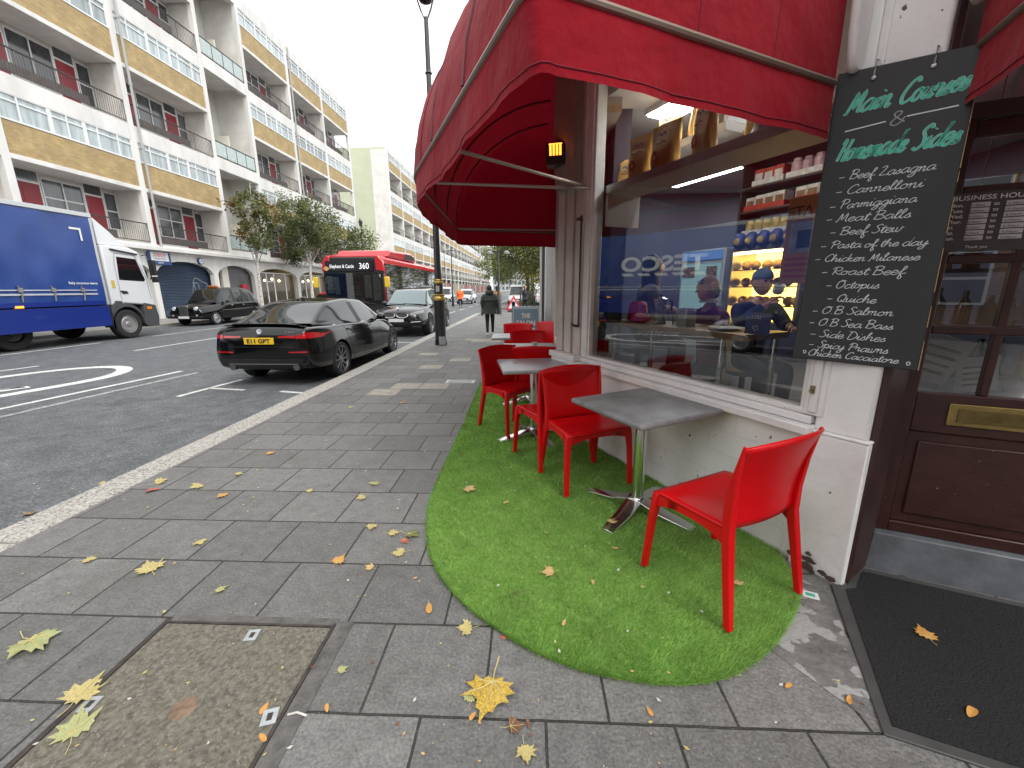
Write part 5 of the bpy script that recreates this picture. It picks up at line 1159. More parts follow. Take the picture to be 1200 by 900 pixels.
def patch(bv, corners, d, nu=6, nv=4, off=.004, thick=0):
    """quad of guide points thrown along d onto the body: lamps, lines, plates that hug the surface"""
    b = B(); p = [Vector(q) for q in corners]; d = Vector(d).normalized(); g = []
    for i in range(nu + 1):
        row = []
        for j in range(nv + 1):
            u, v = i / nu, j / nv; q = p[0] * (1 - u) * (1 - v) + p[1] * u * (1 - v) + p[2] * u * v + p[3] * (1 - u) * v
            hit, nrm, _, _ = bv.ray_cast(q, d); row.append(b.bm.verts.new(hit + nrm * off) if hit else None)
        g.append(row)
    for i in range(nu):
        for j in range(nv):
            q = (g[i][j], g[i + 1][j], g[i + 1][j + 1], g[i][j + 1])
            if all(q): b.bm.faces.new(q)
    return b
def line(bv, pts, d, wd, off=.003):
    b = B(); P = []; d = Vector(d).normalized()
    for a, c in zip(pts, pts[1:]):
        for k in range(6): P.append(Vector(a).lerp(Vector(c), k / 6))
    P.append(Vector(pts[-1])); H = []
    for q in P:
        h, nrm, _, _ = bv.ray_cast(q, d)
        if h: H.append(h + nrm * off)
    if len(H) > 1: b.tube(H, wd, 4)
    return b
# ---------------------------------------------------------------- black saloon seen from behind
def saloon(label, paint=blackp, plate='E11 GPT', loc=(0, 0, -.116), rz=0, tail=True):
    t = thing('parked_car', label, 'car', loc, rz, 'cars')
    st = [(-.02, .44, .66, .84, .86, .62, .70, .62), (.03, .33, .64, .95, 1.0, .76, .83, .73), (.14, .27, .62, 1.0, 1.075, .85, .89, .78), (.45, .23, .62, .99, 1.08, .89, .925, .85), (.98, .2, .62, .975, 1.06, .9, .935, .86), (2.0, .17, .6, .96, 1.0, .9, .915, .86), (3.0, .17, .58, .94, .99, .9, .915, .85), (3.4, .18, .58, .92, .98, .9, .92, .84), (3.83, .2, .56, .86, .93, .88, .925, .8), (4.3, .22, .5, .76, .83, .82, .88, .68), (4.62, .24, .48, .64, .70, .66, .74, .55), (4.70, .3, .48, .58, .62, .5, .56, .42)]
    gh = [(.36, .74, 1.04, .70, 1.06), (.62, .8, 1.02, .66, 1.155), (1.16, .85, .985, .585, 1.385), (1.3, .858, .98, .585, 1.405), (1.98, .865, .965, .6, 1.445), (2.07, .865, .965, .6, 1.446), (2.7, .86, .955, .59, 1.41), (2.84, .857, .955, .60, 1.365), (3.3, .83, .945, .69, 1.10), (3.52, .79, .93, .74, .96)]
    gs = [(0, 1), (0, 1), (0, 0), (1, 0), (2, 0), (1, 0), (1, 1), (1, 1), (0, 1)]
    o, g, bv = loft_body(t, st, gh, (.98, 3.83), .335, paint, carglass, gs)
    for x in (-.80, .80):
        for y in (.98, 3.83): wheel(t, x, y, .335, .23, 1 if x > 0 else -1, alloy, 10, .72)
    for s in (-1, 1):
        # L-shaped lamp: broad wrap-round corner block and slim inner bar
        b = patch(bv, [(s * .95, -.4, .825), (s * .60, -.4, .845), (s * .64, -.4, .895), (s * .95, -.4, .925)], (0, 1, 0), 10, 4, .006); b.obj('tail_light', taillamp, t)
        b = patch(bv, [(s * .605, -.4, .846), (s * .32, -.4, .853), (s * .32, -.4, .878), (s * .615, -.4, .886)], (0, 1, 0), 6, 2, .006); b.obj('tail_light', taillamp, t)
        b = patch(bv, [(s * 1.3, .0, .83), (s * 1.3, .26, .875), (s * 1.3, .22, .925), (s * 1.3, .0, .93)], (-s, 0, 0), 5, 4, .005); b.obj('tail_light', taillamp, t)
        b = patch(bv, [(s * .78, -.4, .60), (s * .48, -.4, .60), (s * .48, -.4, .62), (s * .78, -.4, .625)], (0, 1, 0), 6, 1, .005); b.obj('reflector', taillamp, t)
        b = B(); b.lathe([(.05, .0), (.056, .0), (.056, .1), (.046, .1), (.046, .012), (.0, .06)], (s * .56, .015, .35), 20, 0, (0, 1, 0)); b.obj('exhaust', mat('exhaust_steel', (.25, .25, .25), .3, 1), t)
        # mirrors, handles, sills, door seams
        b = B(); b.prism([(.02, -.07), (.17, -.05), (.2, .0), (.18, .06), (.05, .07), (-.02, .02)], .88, 1.0, axis='y') if False else b.ball((s * .97, 2.95, 1.01), (.11, .07, .07), 12); b.tube([(s * .84, 2.97, .955), (s * .93, 2.96, .97)], .02, 6); b.obj('mirror', paint, t)
        for y0, z0 in ((1.32, .86), (2.3, .85)):
            b = patch(bv, [(s * 1.3, y0, z0), (s * 1.3, y0 + .2, z0), (s * 1.3, y0 + .2, z0 + .028), (s * 1.3, y0, z0 + .03)], (-s, 0, 0), 4, 2, .014); b.obj('door_handle', paint, t, solid=.012)
        b = B()
        for pts in ([(s * 1.3, 2.03, .93), (s * 1.3, 2.06, .5), (s * 1.3, 2.05, .27)], [(s * 1.3, 2.98, .92), (s * 1.3, 3.1, .7), (s * 1.3, 3.08, .3)], [(s * 1.3, 1.2, .96), (s * 1.3, 1.3, .8), (s * 1.3, 1.42, .55), (s * 1.3, 1.5, .28)]):
            q = line(bv, pts, (-s, 0, 0), .0035, .0); b.bm.from_mesh(q.mesh('q', trimb)) 
        b.obj('door_seam', trimb, o)
        b = line(bv, [(s * 1.3, .9, .985), (s * 1.3, 2.2, .955), (s * 1.3, 3.2, .945)], (-s, 0, 0), .008, .004); b.obj('window_strip', chromem, o)
        b = patch(bv, [(s * 1.3, 1.35, .2), (s * 1.3, 3.45, .2), (s * 1.3, 3.45, .26), (s * 1.3, 1.35, .27)], (-s, 0, 0), 10, 1, .012); b.obj('sill', trimb, o, solid=.02)
    b = patch(bv, [(-.26, -.4, .745), (.26, -.4, .745), (.26, -.4, .86), (-.26, -.4, .86)], (0, 1, 0), 8, 2, .006); b.obj('plate_recess', trimb, o)
    yb_ = (bv.ray_cast(Vector((0, -.5, .8)), Vector((0, 1, 0)))[0] or Vector((0, .0, 0))).y - .028
    b = B(); b.box(-.255, .255, yb_, yb_ + .02, .745, .855); p_ = b.obj('number_plate', platey, t, bevel=.004)
    b = B(); text(b, plate, frame((0, yb_, .768), (1, 0, 0)), .068, .40, align='CENTER', ext=.003, bold=.035); b.obj('lettering', ink, p_, ang=0)
    yl = (bv.ray_cast(Vector((0, -.5, .945)), Vector((0, 1, 0)))[0] or Vector((0, .0, 0))).y
    b = B(); b.cyl((0, yl - .012, .955), (0, yl + .03, .945), .042, n=24)
    e = b.obj('badge', silver, t); b = B()
    for k in (0, 2):
        for q in range(6):
            a, c = k * PI / 2 + q * PI / 12, k * PI / 2 + (q + 1) * PI / 12
            b.face([(0, yl - .0135, .955), (.03 * math.cos(a), yl - .0135, .955 + .03 * math.sin(a)), (.03 * math.cos(c), yl - .0135, .955 + .03 * math.sin(c))])
    b.obj('emblem', mat('badge_blue', (.05, .2, .5), .3), e, ang=0)
    b = B(); text(b, '320i', frame((.52, yl - .006, .925), (1, 0, 0)), .032, .16, align='CENTER', ext=.008, bold=.02); b.obj('model_lettering', silver, o, ang=0)
    b = patch(bv, [(-.72, -.4, .36), (.72, -.4, .36), (.8, -.4, .50), (-.8, -.4, .50)], (0, 1, 0), 14, 4, .004); b.obj('diffuser', trimb, o)
    b = line(bv, [(-.6, -.4, .405), (.6, -.4, .405)], (0, 1, 0), .012, .004); b.obj('bumper_trim', mat('grey_trim', (.1, .1, .105), .4, .3), o)
    b = line(bv, [(-.82, -.4, .70), (.82, -.4, .70)], (0, 1, 0), .004, .0); b.obj('boot_seam', trimb, o)
    b = B(); b.grid(lambda u, v: Vector(((2 * u - 1) * .70, .09 + .09 * v + .05 * abs(2 * u - 1) ** 2, 1.055 + .022 * (1 - v) - .035 * abs(2 * u - 1) ** 2.5)), 14, 3); b.obj('spoiler', paint, o, solid=.008)
    b = B(); b.prism([(1.32, 1.42), (1.38, 1.49), (1.5, 1.475), (1.55, 1.435)], -.02, .02, axis='x'); b.obj('aerial', paint, o, bevel=.005)
    for s in (-1, 1):
        b = patch(bv, [(s * .86, 5.2, .62), (s * .5, 5.2, .58), (s * .5, 5.2, .66), (s * .82, 5.2, .72)], (0, -1, 0), 6, 3, .005); b.obj('headlight', clear, t)
    b = patch(bv, [(-.4, 5.2, .5), (.4, 5.2, .5), (.36, 5.2, .62), (-.36, 5.2, .62)], (0, -1, 0), 8, 3, .004); b.obj('grille', trimb, t)
    return t
saloon('black saloon parked by the kerb, yellow rear plate towards the camera', loc=(-4.5, 6.62, -.116), rz=R(-.8))
# the car passing behind the camera that shows only as a reflection in the cafe window
# ---------------------------------------------------------------- dark SUV facing the camera
def suv(label, loc, rz, paint, plate='', kid=True, rim=alloy):
    t = thing('parked_car', label, 'car', loc, rz, 'cars')
    st = [(-.02, .5, .75, .95, 1.0, .66, .76, .66), (.06, .38, .74, 1.06, 1.12, .82, .9, .78), (.25, .33, .72, 1.1, 1.18, .9, .95, .84), (.95, .28, .7, 1.1, 1.16, .94, .985, .88), (2.0, .26, .7, 1.08, 1.12, .94, .965, .88), (3.1, .26, .7, 1.06, 1.1, .94, .965, .87), (3.45, .27, .7, 1.05, 1.1, .94, .975, .86), (3.95, .29, .69, 1.0, 1.08, .93, .985, .82), (4.45, .32, .64, .93, 1.02, .87, .94, .74), (4.75, .36, .6, .82, .92, .75, .84, .63), (4.85, .42, .58, .74, .82, .62, .7, .52)]
    gh = [(.1, .74, 1.13, .68, 1.15), (.5, .83, 1.12, .64, 1.38), (1.3, .88, 1.1, .62, 1.6), (1.45, .88, 1.1, .62, 1.62), (2.05, .885, 1.09, .63, 1.665), (2.15, .885, 1.09, .63, 1.668), (2.85, .875, 1.08, .62, 1.62), (2.98, .872, 1.08, .635, 1.575), (3.4, .84, 1.07, .71, 1.25), (3.6, .8, 1.06, .76, 1.09)]
    gs = [(0, 1), (0, 1), (0, 0), (1, 0), (2, 0), (1, 0), (1, 1), (1, 1), (0, 1)]
    o, g, bv = loft_body(t, st, gh, (.95, 3.92), .39, paint, mat('tinted_screen', (.1, .15, .16), .04, spec=1, coat=.6), gs, 1.1)
    for x in (-.86, .86):
        for y in (.95, 3.92): wheel(t, x, y, .385, .27, 1 if x > 0 else -1, rim, 10, .7)
    for s in (-1, 1):
        b = patch(bv, [(s * .86, 5.4, .83), (s * .5, 5.4, .76), (s * .46, 5.4, .83), (s * .80, 5.4, .92)], (0, -1, 0), 8, 4, .006); b.obj('headlight', mat('smoked_lamp', (.16, .17, .18), .1, .3, coat=1), t)
        b = B(); yk = (bv.ray_cast(Vector((s * .225, 6, .76)), Vector((0, -1, 0)))[0] or Vector((0, 4.8, 0))).y + .012; b.lathe([(.17, .0), (.18, .04), (.205, .045), (.215, .0), (.22, -.05)], (0, 0, 0), 28, 0, (0, 1, 0), cap=False)
        k = b.obj('grille_ring', chromem, t); k.location = (s * .225, yk - .0, .77); k.scale = (1, 1, .46); k.rotation_euler = (.18, 0, 0)
        b = B()
        b.lathe([(.001, .012), (.18, .012)], (0, 0, 0), 24, 1, (0, 1, 0), cap=False)
        for q in range(-6, 7): b.box(q * .026 - .006, q * .026 + .006, .013, .024, -.16 if abs(q) < 5 else -.09, .16 if abs(q) < 5 else .09)
        b.obj('grille', [mat('grey_trim', (.1, .1, .105), .4, .3), trimb], k)
        b = patch(bv, [(s * .84, 5.4, .47), (s * .5, 5.4, .45), (s * .46, 5.4, .6), (s * .84, 5.4, .64)], (0, -1, 0), 6, 4, .006); b.obj('air_intake', trimb, o)
        b = B(); b.cyl((s * .62, 4.66, .53), (s * .62, 4.79, .53), .055, n=16); b.obj('fog_lamp', clear, t); b = line(bv, [(s * .8, 5.4, .55), (s * .46, 5.4, .53)], (0, -1, 0), .012, .014); b.obj('intake_trim', chromem, o)
        b = line(bv, [(s * .78, 5.4, .40), (s * .5, 5.4, .40)], (0, -1, 0), .014, .01); b.obj('intake_trim', chromem, o)
        b = B(); b.ball((s * 1.02, 3.0, 1.12), (.12, .08, .09), 12); b.tube([(s * .86, 3.02, 1.07), (s * .97, 3.01, 1.09)], .025, 6); b.obj('mirror', paint, t)
        b = B()
        for pts in ([(s * 1.3, 2.1, 1.06), (s * 1.3, 2.12, .4)], [(s * 1.3, 3.1, 1.04), (s * 1.3, 3.2, .8), (s * 1.3, 3.18, .4)]):
            q = line(bv, pts, (-s, 0, 0), .004, .0); b.bm.from_mesh(q.mesh('q', trimb))
        b.obj('door_seam', trimb, o)
        b = patch(bv, [(s * 1.3, 1.4, .28), (s * 1.3, 3.4, .28), (s * 1.3, 3.4, .38), (s * 1.3, 1.4, .38)], (-s, 0, 0), 8, 1, .012); b.obj('sill', trimb, o, solid=.02)
        b = patch(bv, [(s * .9, -.4, .88), (s * .5, -.4, .9), (s * .5, -.4, 1.0), (s * .9, -.4, 1.03)], (0, 1, 0), 6, 3, .005); b.obj('tail_light', taillamp, t)
    b = patch(bv, [(-.45, 5.4, .44), (.45, 5.4, .44), (.38, 5.4, .58), (-.38, 5.4, .58)], (0, -1, 0), 8, 3, .005); b.obj('air_intake', trimb, o)
    b = B(); b.box(-.26, .26, 4.86, 4.875, .545, .655); p_ = b.obj('number_plate', platew, t, bevel=.003)
    if plate: b = B(); text(b, plate, frame((0, 4.876, .565), (-1, 0, 0)), .07, .42, align='CENTER', ext=.003, bold=.03); b.obj('lettering', ink, p_, ang=0)
    b = B(); b.cyl((0, 4.6, .99), (0, 4.64, 1.005), .04, n=16); b.obj('badge', silver, t)
    b = B(); b.tube([(-.6, 3.72, 1.1), (.1, 3.66, 1.125)], .012, 5); b.tube([(0, 3.72, 1.1), (.62, 3.66, 1.12)], .012, 5); b.obj('wiper', trimb, t)
    return t
greyp = mat('dark_grey_paint', (.009, .010, .011), .13, spec=.4, coat=.5)
suv('dark SUV with a twin oval chrome grille facing the camera behind the lamp post', (-4.55, 18.75, -.116), PI, greyp)
# ---------------------------------------------------------------- black cab
def cab(label, loc, rz):
    t = thing('taxi', label, 'taxi', loc, rz); paint = blackp
    st = [(-.02, .45, .7, .9, .95, .66, .74, .66), (.08, .34, .7, 1.02, 1.08, .8, .85, .78), (.5, .27, .7, 1.05, 1.12, .86, .89, .82), (.9, .25, .7, 1.05, 1.1, .87, .9, .83), (2.0, .24, .7, 1.03, 1.06, .88, .895, .83), (2.9, .24, .7, 1.02, 1.06, .88, .895, .82), (3.2, .24, .68, .99, 1.08, .87, .9, .78), (3.7, .26, .68, .95, 1.08, .85, .9, .74), (4.15, .3, .66, .9, 1.04, .82, .87, .7), (4.4, .34, .62, .84, .96, .78, .83, .64), (4.47, .4, .6, .78, .88, .72, .76, .58)]
    gh = [(.12, .76, 1.07, .7, 1.1), (.4, .8, 1.06, .64, 1.5), (.62, .82, 1.06, .63, 1.7), (1.3, .835, 1.05, .64, 1.795), (1.45, .835, 1.05, .64, 1.8), (2.1, .835, 1.045, .64, 1.8), (2.2, .835, 1.045, .64, 1.795), (2.75, .83, 1.04, .63, 1.73), (2.86, .826, 1.04, .635, 1.69), (3.2, .78, 1.04, .68, 1.28), (3.34, .75, 1.03, .7, 1.07)]
    gs = [(0, 1), (0, 1), (1, 0), (2, 0), (1, 0), (2, 0), (1, 0), (1, 1), (1, 1), (0, 1)]
    o, g, bv = loft_body(t, st, gh, (.75, 3.62), .33, paint, carglass, gs, 1.1)
    for x in (-.78, .78):
        for y in (.75, 3.62): wheel(t, x, y, .325, .2, 1 if x > 0 else -1, silver, 0, .66)
    b = B(); b.prism([(-.2, .5), (.2, .5), (.22, .94), (-.22, .94)], 4.42, 4.53, axis='y'); gr = b.obj('grille', chromem, t, bevel=.012)
    b = B()
    for k in range(-7, 8): b.box(k * .025 - .005, k * .025 + .005, 4.531, 4.54, .53, .9)
    b.obj('grille_bars', mat('grey_trim', (.1, .1, .105), .4, .3), gr)
    for s in (-1, 1):
        b = B(); b.lathe([(.0, .05), (.085, .03), (.1, .0), (.1, -.12)], (s * .52, 4.42, .8), 20, 0, (0, 1, 0)); b.obj('headlight', mat('bright_lamp', (.75, .77, .78), .1, .3, coat=1), t)
        b = B(); b.cyl((s * .58, 4.44, .5), (s * .58, 4.5, .5), .045, n=14); b.obj('fog_lamp', clear, t)
        b = B(); b.ball((s * .98, 2.85, 1.12), (.1, .06, .07), 10); b.tube([(s * .83, 2.88, 1.06), (s * .93, 2.86, 1.09)], .02, 6); b.obj('mirror', trimb, t)
        for y0 in (1.5, 2.35): b = patch(bv, [(s * 1.3, y0, .9), (s * 1.3, y0 + .14, .9), (s * 1.3, y0 + .14, .94), (s * 1.3, y0, .94)], (-s, 0, 0), 3, 1, .014); b.obj('door_handle', silver, t)
        b = line(bv, [(s * 1.3, 1.2, .72), (s * 1.3, 3.2, .7)], (-s, 0, 0), .012, .002); b.obj('side_strip', mat('grey_trim', (.1, .1, .105), .4, .3), o)
        b = B()
        for pts in ([(s * 1.3, 1.35, 1.02), (s * 1.3, 1.36, .35)], [(s * 1.3, 2.15, 1.02), (s * 1.3, 2.15, .35)], [(s * 1.3, 2.95, 1.0), (s * 1.3, 3.02, .4)]):
            q = line(bv, pts, (-s, 0, 0), .004, .0); b.bm.from_mesh(q.mesh('q', trimb))
        b.obj('door_seam', trimb, o)
    b = B(); b.prism([(-.82, .36), (.82, .36), (.84, .46), (-.84, .46)], 4.4, 4.56, axis='y'); b.obj('bumper', paint, t, bevel=.03)
    b = B(); b.box(-.26, .26, 4.561, 4.572, .36, .47); b.obj('number_plate', platew, t)
    b = B(); b.prism([(-.26, 1.78), (.26, 1.78), (.22, 1.9), (-.22, 1.9)], 2.35, 2.5, axis='y'); b.obj('roof_sign', mat('amber_roof_sign', (.35, .12, .03), .4), t, bevel=.03)
    return t
cab('black London taxi with a tall chrome grille parked on the far side of the road', (-16.25, 23.3, -.116), PI)
# ---------------------------------------------------------------- curtain side lorry
t = thing('lorry', 'large blue curtain sided lorry with a white cab on the far side of the road', 'lorry', (-15.45, 0, -.116)); X1 = 1.25
bluec = mat('blue_curtain', (.018, .058, .25), .32, var=.12, vs=1.5, bump=.5, bs=2.2); bluep = mat('blue_panel', (.012, .03, .22), .25, coat=.4); cabw = mat('white_cab_paint', (.72, .74, .76), .25, coat=.6); greyplas = mat('grey_plastic', (.06, .062, .068), .55, var=.1)
Y0, Y1 = 3.4, 13.45
def crt(u, v): return Vector((X1 + .012 * math.sin(v * 9) * math.sin(u * 40) + .008 * math.sin(u * 90), Y0 + (Y1 - Y0 - .06) * u, 1.32 + 2.62 * v))
b = B(); b.grid(crt, 120, 16); b.grid(lambda u, v: Vector((-X1, Y0 + (Y1 - Y0) * u, 1.32 + 2.62 * v)), 4, 2); cu2 = b.obj('curtain', bluec, t, ang=80)
b = B(); b.box(-X1 + .02, X1 - .03, Y0 + .02, Y1 - .02, 1.2, 3.95); b.box(-X1, X1, Y0, Y0 + .05, 1.2, 4.0); b.obj('box_body', mat('lorry_box', (.3, .31, .33), .5), t)
b = B(); b.box(-X1 - .03, X1 + .03, Y0 - .02, Y1 + .03, 3.95, 4.08); b.box(-X1, X1 + .01, Y1 - .06, Y1 + .02, 1.2, 3.95); b.obj('body_frame', mat('frame_grey', (.55, .57, .58), .4, .3), t, bevel=.01)
b = B(); b.box(X1 + .0, X1 + .03, Y0, Y1 - .1, 1.2, 1.33); b.obj('lower_rail', bluep, t); b = B(); b.box(X1 + .012, X1 + .022, Y0, Y1 - .3, 1.53, 1.58).box(X1 + .012, X1 + .022, Y0, Y1 - .3, 1.66, 1.69); b.obj('reflective_strip', mat('strip_white', (.6, .62, .68), .35, .3), cu2)
for k in range(12):
    y = Y1 - .75 - .82 * k; b = B(); b.tube([(X1 + .03, y, 1.36), (X1 + .03, y + .03, 1.62), (X1 + .03, y - .03, 1.8)], .022, 5); b.box(X1 + .01, X1 + .06, y - .05, y + .05, 1.62, 1.74); b.obj('strap_buckle', mat('buckle_grey', (.35, .36, .37), .4, .7), t)
b = B(); b.box(X1 - .02, X1 + .005, Y0 + .3, Y1 - .02, .5, 1.16); b.obj('side_skirt', bluep, t, bevel=.01)
b = B(); b.box(-X1 + .3, X1 - .3, Y0 + .2, Y1 + 1.2, .75, 1.19); b.obj('chassis', trimb, t)
b = B(); b.box(X1 - .0, X1 + .03, Y1 - 2.6, Y1 - 2.4, 1.19, 1.25); b.obj('marker_lamp', mat('amber_glow', (1, .4, .05), .4, emit=1.5), t)
Mx = frame((X1 + .02, Y1 - 1.1, 1.86), (0, 1, 0)); b = B(); text(b, 'Baby conscious learnt', Mx, .075, .86, ext=.004, bold=.02); b.obj('small_lettering', whit, cu2, ang=0)
b = B(); q = frame((X1 + .02, Y1 - .72, 3.36), (0, 1, 0)); b.face([q @ Vector(p) for p in ((0, .22, 0), (.34, .22, 0), (.34, .16, 0), (0, .16, 0))]); b.face([q @ Vector(p) for p in ((.28, .16, 0), (.34, .16, 0), (.34, -.16, 0), (.28, -.16, 0))]); b.obj('corner_mark', whit, cu2, ang=0)
b = B(); text(b, 'TESCO', frame((X1 + .02, 6.7, 2.36), (0, 1, 0)), .62, 3.7, ext=.004, bold=.03); b.obj('large_lettering', whit, cu2, ang=0); b = B()
for k in range(5): y = 6.72 + .76 * k; b.face([(X1 + .024, y + .1, 2.26), (X1 + .024, y + .62, 2.26), (X1 + .024, y + .5, 2.14), (X1 + .024, y - .02, 2.14)])
b.obj('underline', whit, cu2, ang=0)
# cab: side profile extruded, with bonnet slope, window, wheel arch, bumper, wind deflector
cb0, cb1 = 13.62, 15.25
prof = [(cb0, .95), (cb0, 3.15), (14.6, 3.15), (14.95, 3.02), (15.18, 1.95), (15.22, 1.3), (15.2, .98), (14.75, 1.15), (14.05, 1.22), (cb0 + .1, 1.05)]
b = B(); b.prism(prof, -1.22, 1.22, axis='x'); cb = b.obj('cab', cabw, t, bevel=.06, segs=3)
b = B(); b.prism([(cb0, 3.16), (14.55, 3.16), (14.1, 3.6), (13.64, 3.98), (cb0, 3.98)], -1.15, 1.15, axis='x', ); b.obj('wind_deflector', cabw, t, bevel=.06, segs=3)
b = B(); b.prism([(14.02, 2.02), (14.08, 2.80), (14.78, 2.76), (15.0, 2.05), (14.95, 1.98)], 1.215, 1.226, axis='x'); wd_ = b.obj('side_window', carglass, t, bevel=.02)
b = B(); b.prism([(15.0, 2.98), (15.17, 2.0), (15.2, 2.0), (15.04, 3.0)], -1.1, 1.1, axis='x'); b.obj('windscreen', carglass, t)
b = B(); b.tube([(1.235, 13.95, 1.35), (1.235, 13.95, 2.6), (1.235, 14.02, 2.92), (1.235, 14.75, 2.88), (1.235, 15.05, 2.1), (1.235, 15.08, 1.35)], .007, 4); b.obj('door_seam', mat('seam_grey', (.2, .2, .21), .5), cb)
b = B(); b.prism([(13.95, 1.66), (14.2, 1.64), (14.25, 1.56), (14.05, 1.54)], 1.225, 1.24, axis='x'); b.obj('door_handle', trimb, t, bevel=.006); b = B(); b.box(1.222, 1.232, 13.72, 13.82, 1.75, 2.0); b.obj('yellow_sticker', mat('yellow_sticker', (.6, .42, .05), .5), cb)
b = B(); b.prism([(cb0 - .1, .42), (cb0 - .1, 1.05), (cb0 + .1, 1.32), (13.95, 1.3)] + [(14.05 + .62 * math.cos(a), .52 + .70 * math.sin(a)) for a in [R(100 - 8 * k) for k in range(12)]] + [(14.75, 1.22), (15.2, 1.12), (15.26, .7), (15.2, .35), (14.75, .35)] + [(14.05 + .58 * math.cos(a), .5 + .6 * math.sin(a)) for a in [R(0 + 12 * k) for k in range(16)]] + [(13.5, .42)], .9, 1.25, axis='x'); b.obj('arch_and_bumper', greyplas, t, bevel=.015)
b = B(); b.box(-1.2, .9, 14.8, 15.26, .35, 1.1); b.obj('front_bumper', greyplas, t, bevel=.05); b = B(); b.box(1.24, 1.27, 14.82, 15.0, .98, 1.08); b.obj('indicator', amber, t)
b = B(); b.tube([(1.2, 15.05, 2.9), (1.38, 15.2, 2.95), (1.42, 15.22, 2.5), (1.3, 15.15, 2.05)], .02, 6); b.box(1.3, 1.5, 15.16, 15.27, 2.2, 2.75).box(1.32, 1.5, 15.17, 15.27, 1.95, 2.16); b.obj('mirror', trimb, t, bevel=.03)
b = B(); b.prism([(13.9, 3.05), (14.85, 2.95), (14.85, 2.9), (13.9, 3.0)], 1.2, 1.27, axis='x'); b.obj('rain_visor', trimb, t)
for y in (14.05, 5.6):
    for s in (-1, 1): wheel(t, s * (1.08 if y > 9 else .8), y, .5, .3, s, mat('steel_wheel', (.42, .42, .41), .4, .7), 0, .58)
for s in (-1, 1): wheel(t, s * .78, 10.9, .5, .3, s, trimb, 0, .58)
# ---------------------------------------------------------------- red single-deck bus
t = thing('bus', 'red single deck bus showing 360 to Elephant and Castle coming towards the camera', 'bus', (-7.22, 17.0, -.116)); redb = mat('bus_red', (.5, .012, .02), .22, coat=.6); bdark = mat('bus_glass', (.018, .022, .024), .04, spec=1, coat=.6); bscr = glass('bus_screen', (.5, .55, .55), 1.7)
HW, LN = 1.27, 11.5
b = B(); b.prism([(-HW, .3), (HW, .3), (HW, 2.55), (HW - .06, 2.9), (HW - .25, 3.02), (-HW + .25, 3.02), (-HW + .06, 2.9), (-HW, 2.55)], .12, LN, axis='y'); b.obj('body', redb, t, bevel=.05)
b = B(); b.prism([(-HW + .02, .25), (HW - .02, .25), (HW - .02, 2.6), (HW - .12, 2.93), (-HW + .12, 2.93), (-HW + .02, 2.6)], .0, .13, axis='y'); b.obj('front_panel', trimb, t, bevel=.05, segs=3)
b = B(); b.grid(lambda u, v: Vector(((2 * u - 1) * (HW - .1), -.035 - .05 * (1 - (2 * u - 1) ** 2) + .03 * v, 1.08 + 1.22 * v)), 12, 4); b.obj('windscreen', glass('bus_screen', (.62, .66, .66), 1.6), t)
b = B(); b.box(-HW + .1, HW - .1, .135, .15, 1.02, 2.34); b.obj('cab_lining', mat('cab_lining', (.018, .02, .022), .8), t)
b = B(); b.box(-HW + .16, -HW + .42, -.014, -.004, 1.5, 2.15).box(-HW + .47, -HW + .66, -.014, -.004, 1.45, 2.15).box(.45, .72, -.014, -.004, 1.3, 2.2).box(.8, HW - .14, -.014, -.004, 1.2, 2.25); b.obj('pale_daylight_panel', mat('painted_daylight', (.42, .46, .46), .3, var=.4, vs=3), t)  # pale plates paint the daylight seen through the door windows
b = B(); b.box(-.45, .4, -.012, -.003, 1.1, 1.35).box(-.2, .25, -.012, -.003, 1.4, 1.8); b.obj('driver_partition', mat('partition_grey', (.1, .11, .12), .5, var=.6, vs=4), t)
b = B(); b.box(-HW + .16, HW - .4, -.06, -.02, 2.38, 2.78); ds = b.obj('destination_display', mat('display_black', (.008, .008, .009), .2), t)
led = mat('display_led', (.8, .82, .85), .5, emit=.45)
b = B(); text(b, 'Elephant & Castle', frame((-HW + .35, -.061, 2.5), (1, 0, 0)), .14, 1.0, ext=.004); b.obj('lettering', led, ds, ang=0); b = B(); text(b, '360', frame((.3, -.061, 2.46), (1, 0, 0)), .24, .4, ext=.004); b.obj('lettering', led, ds, ang=0)
b = B(); b.face([(-HW + .2, -.062, 2.38), (-HW + .34, -.062, 2.48), (-HW + .2, -.062, 2.58), (-HW + .06, -.062, 2.48)]); b.obj('diamond_sticker', mat('sticker_orange', (.6, .36, .12), .5), ds, ang=0)
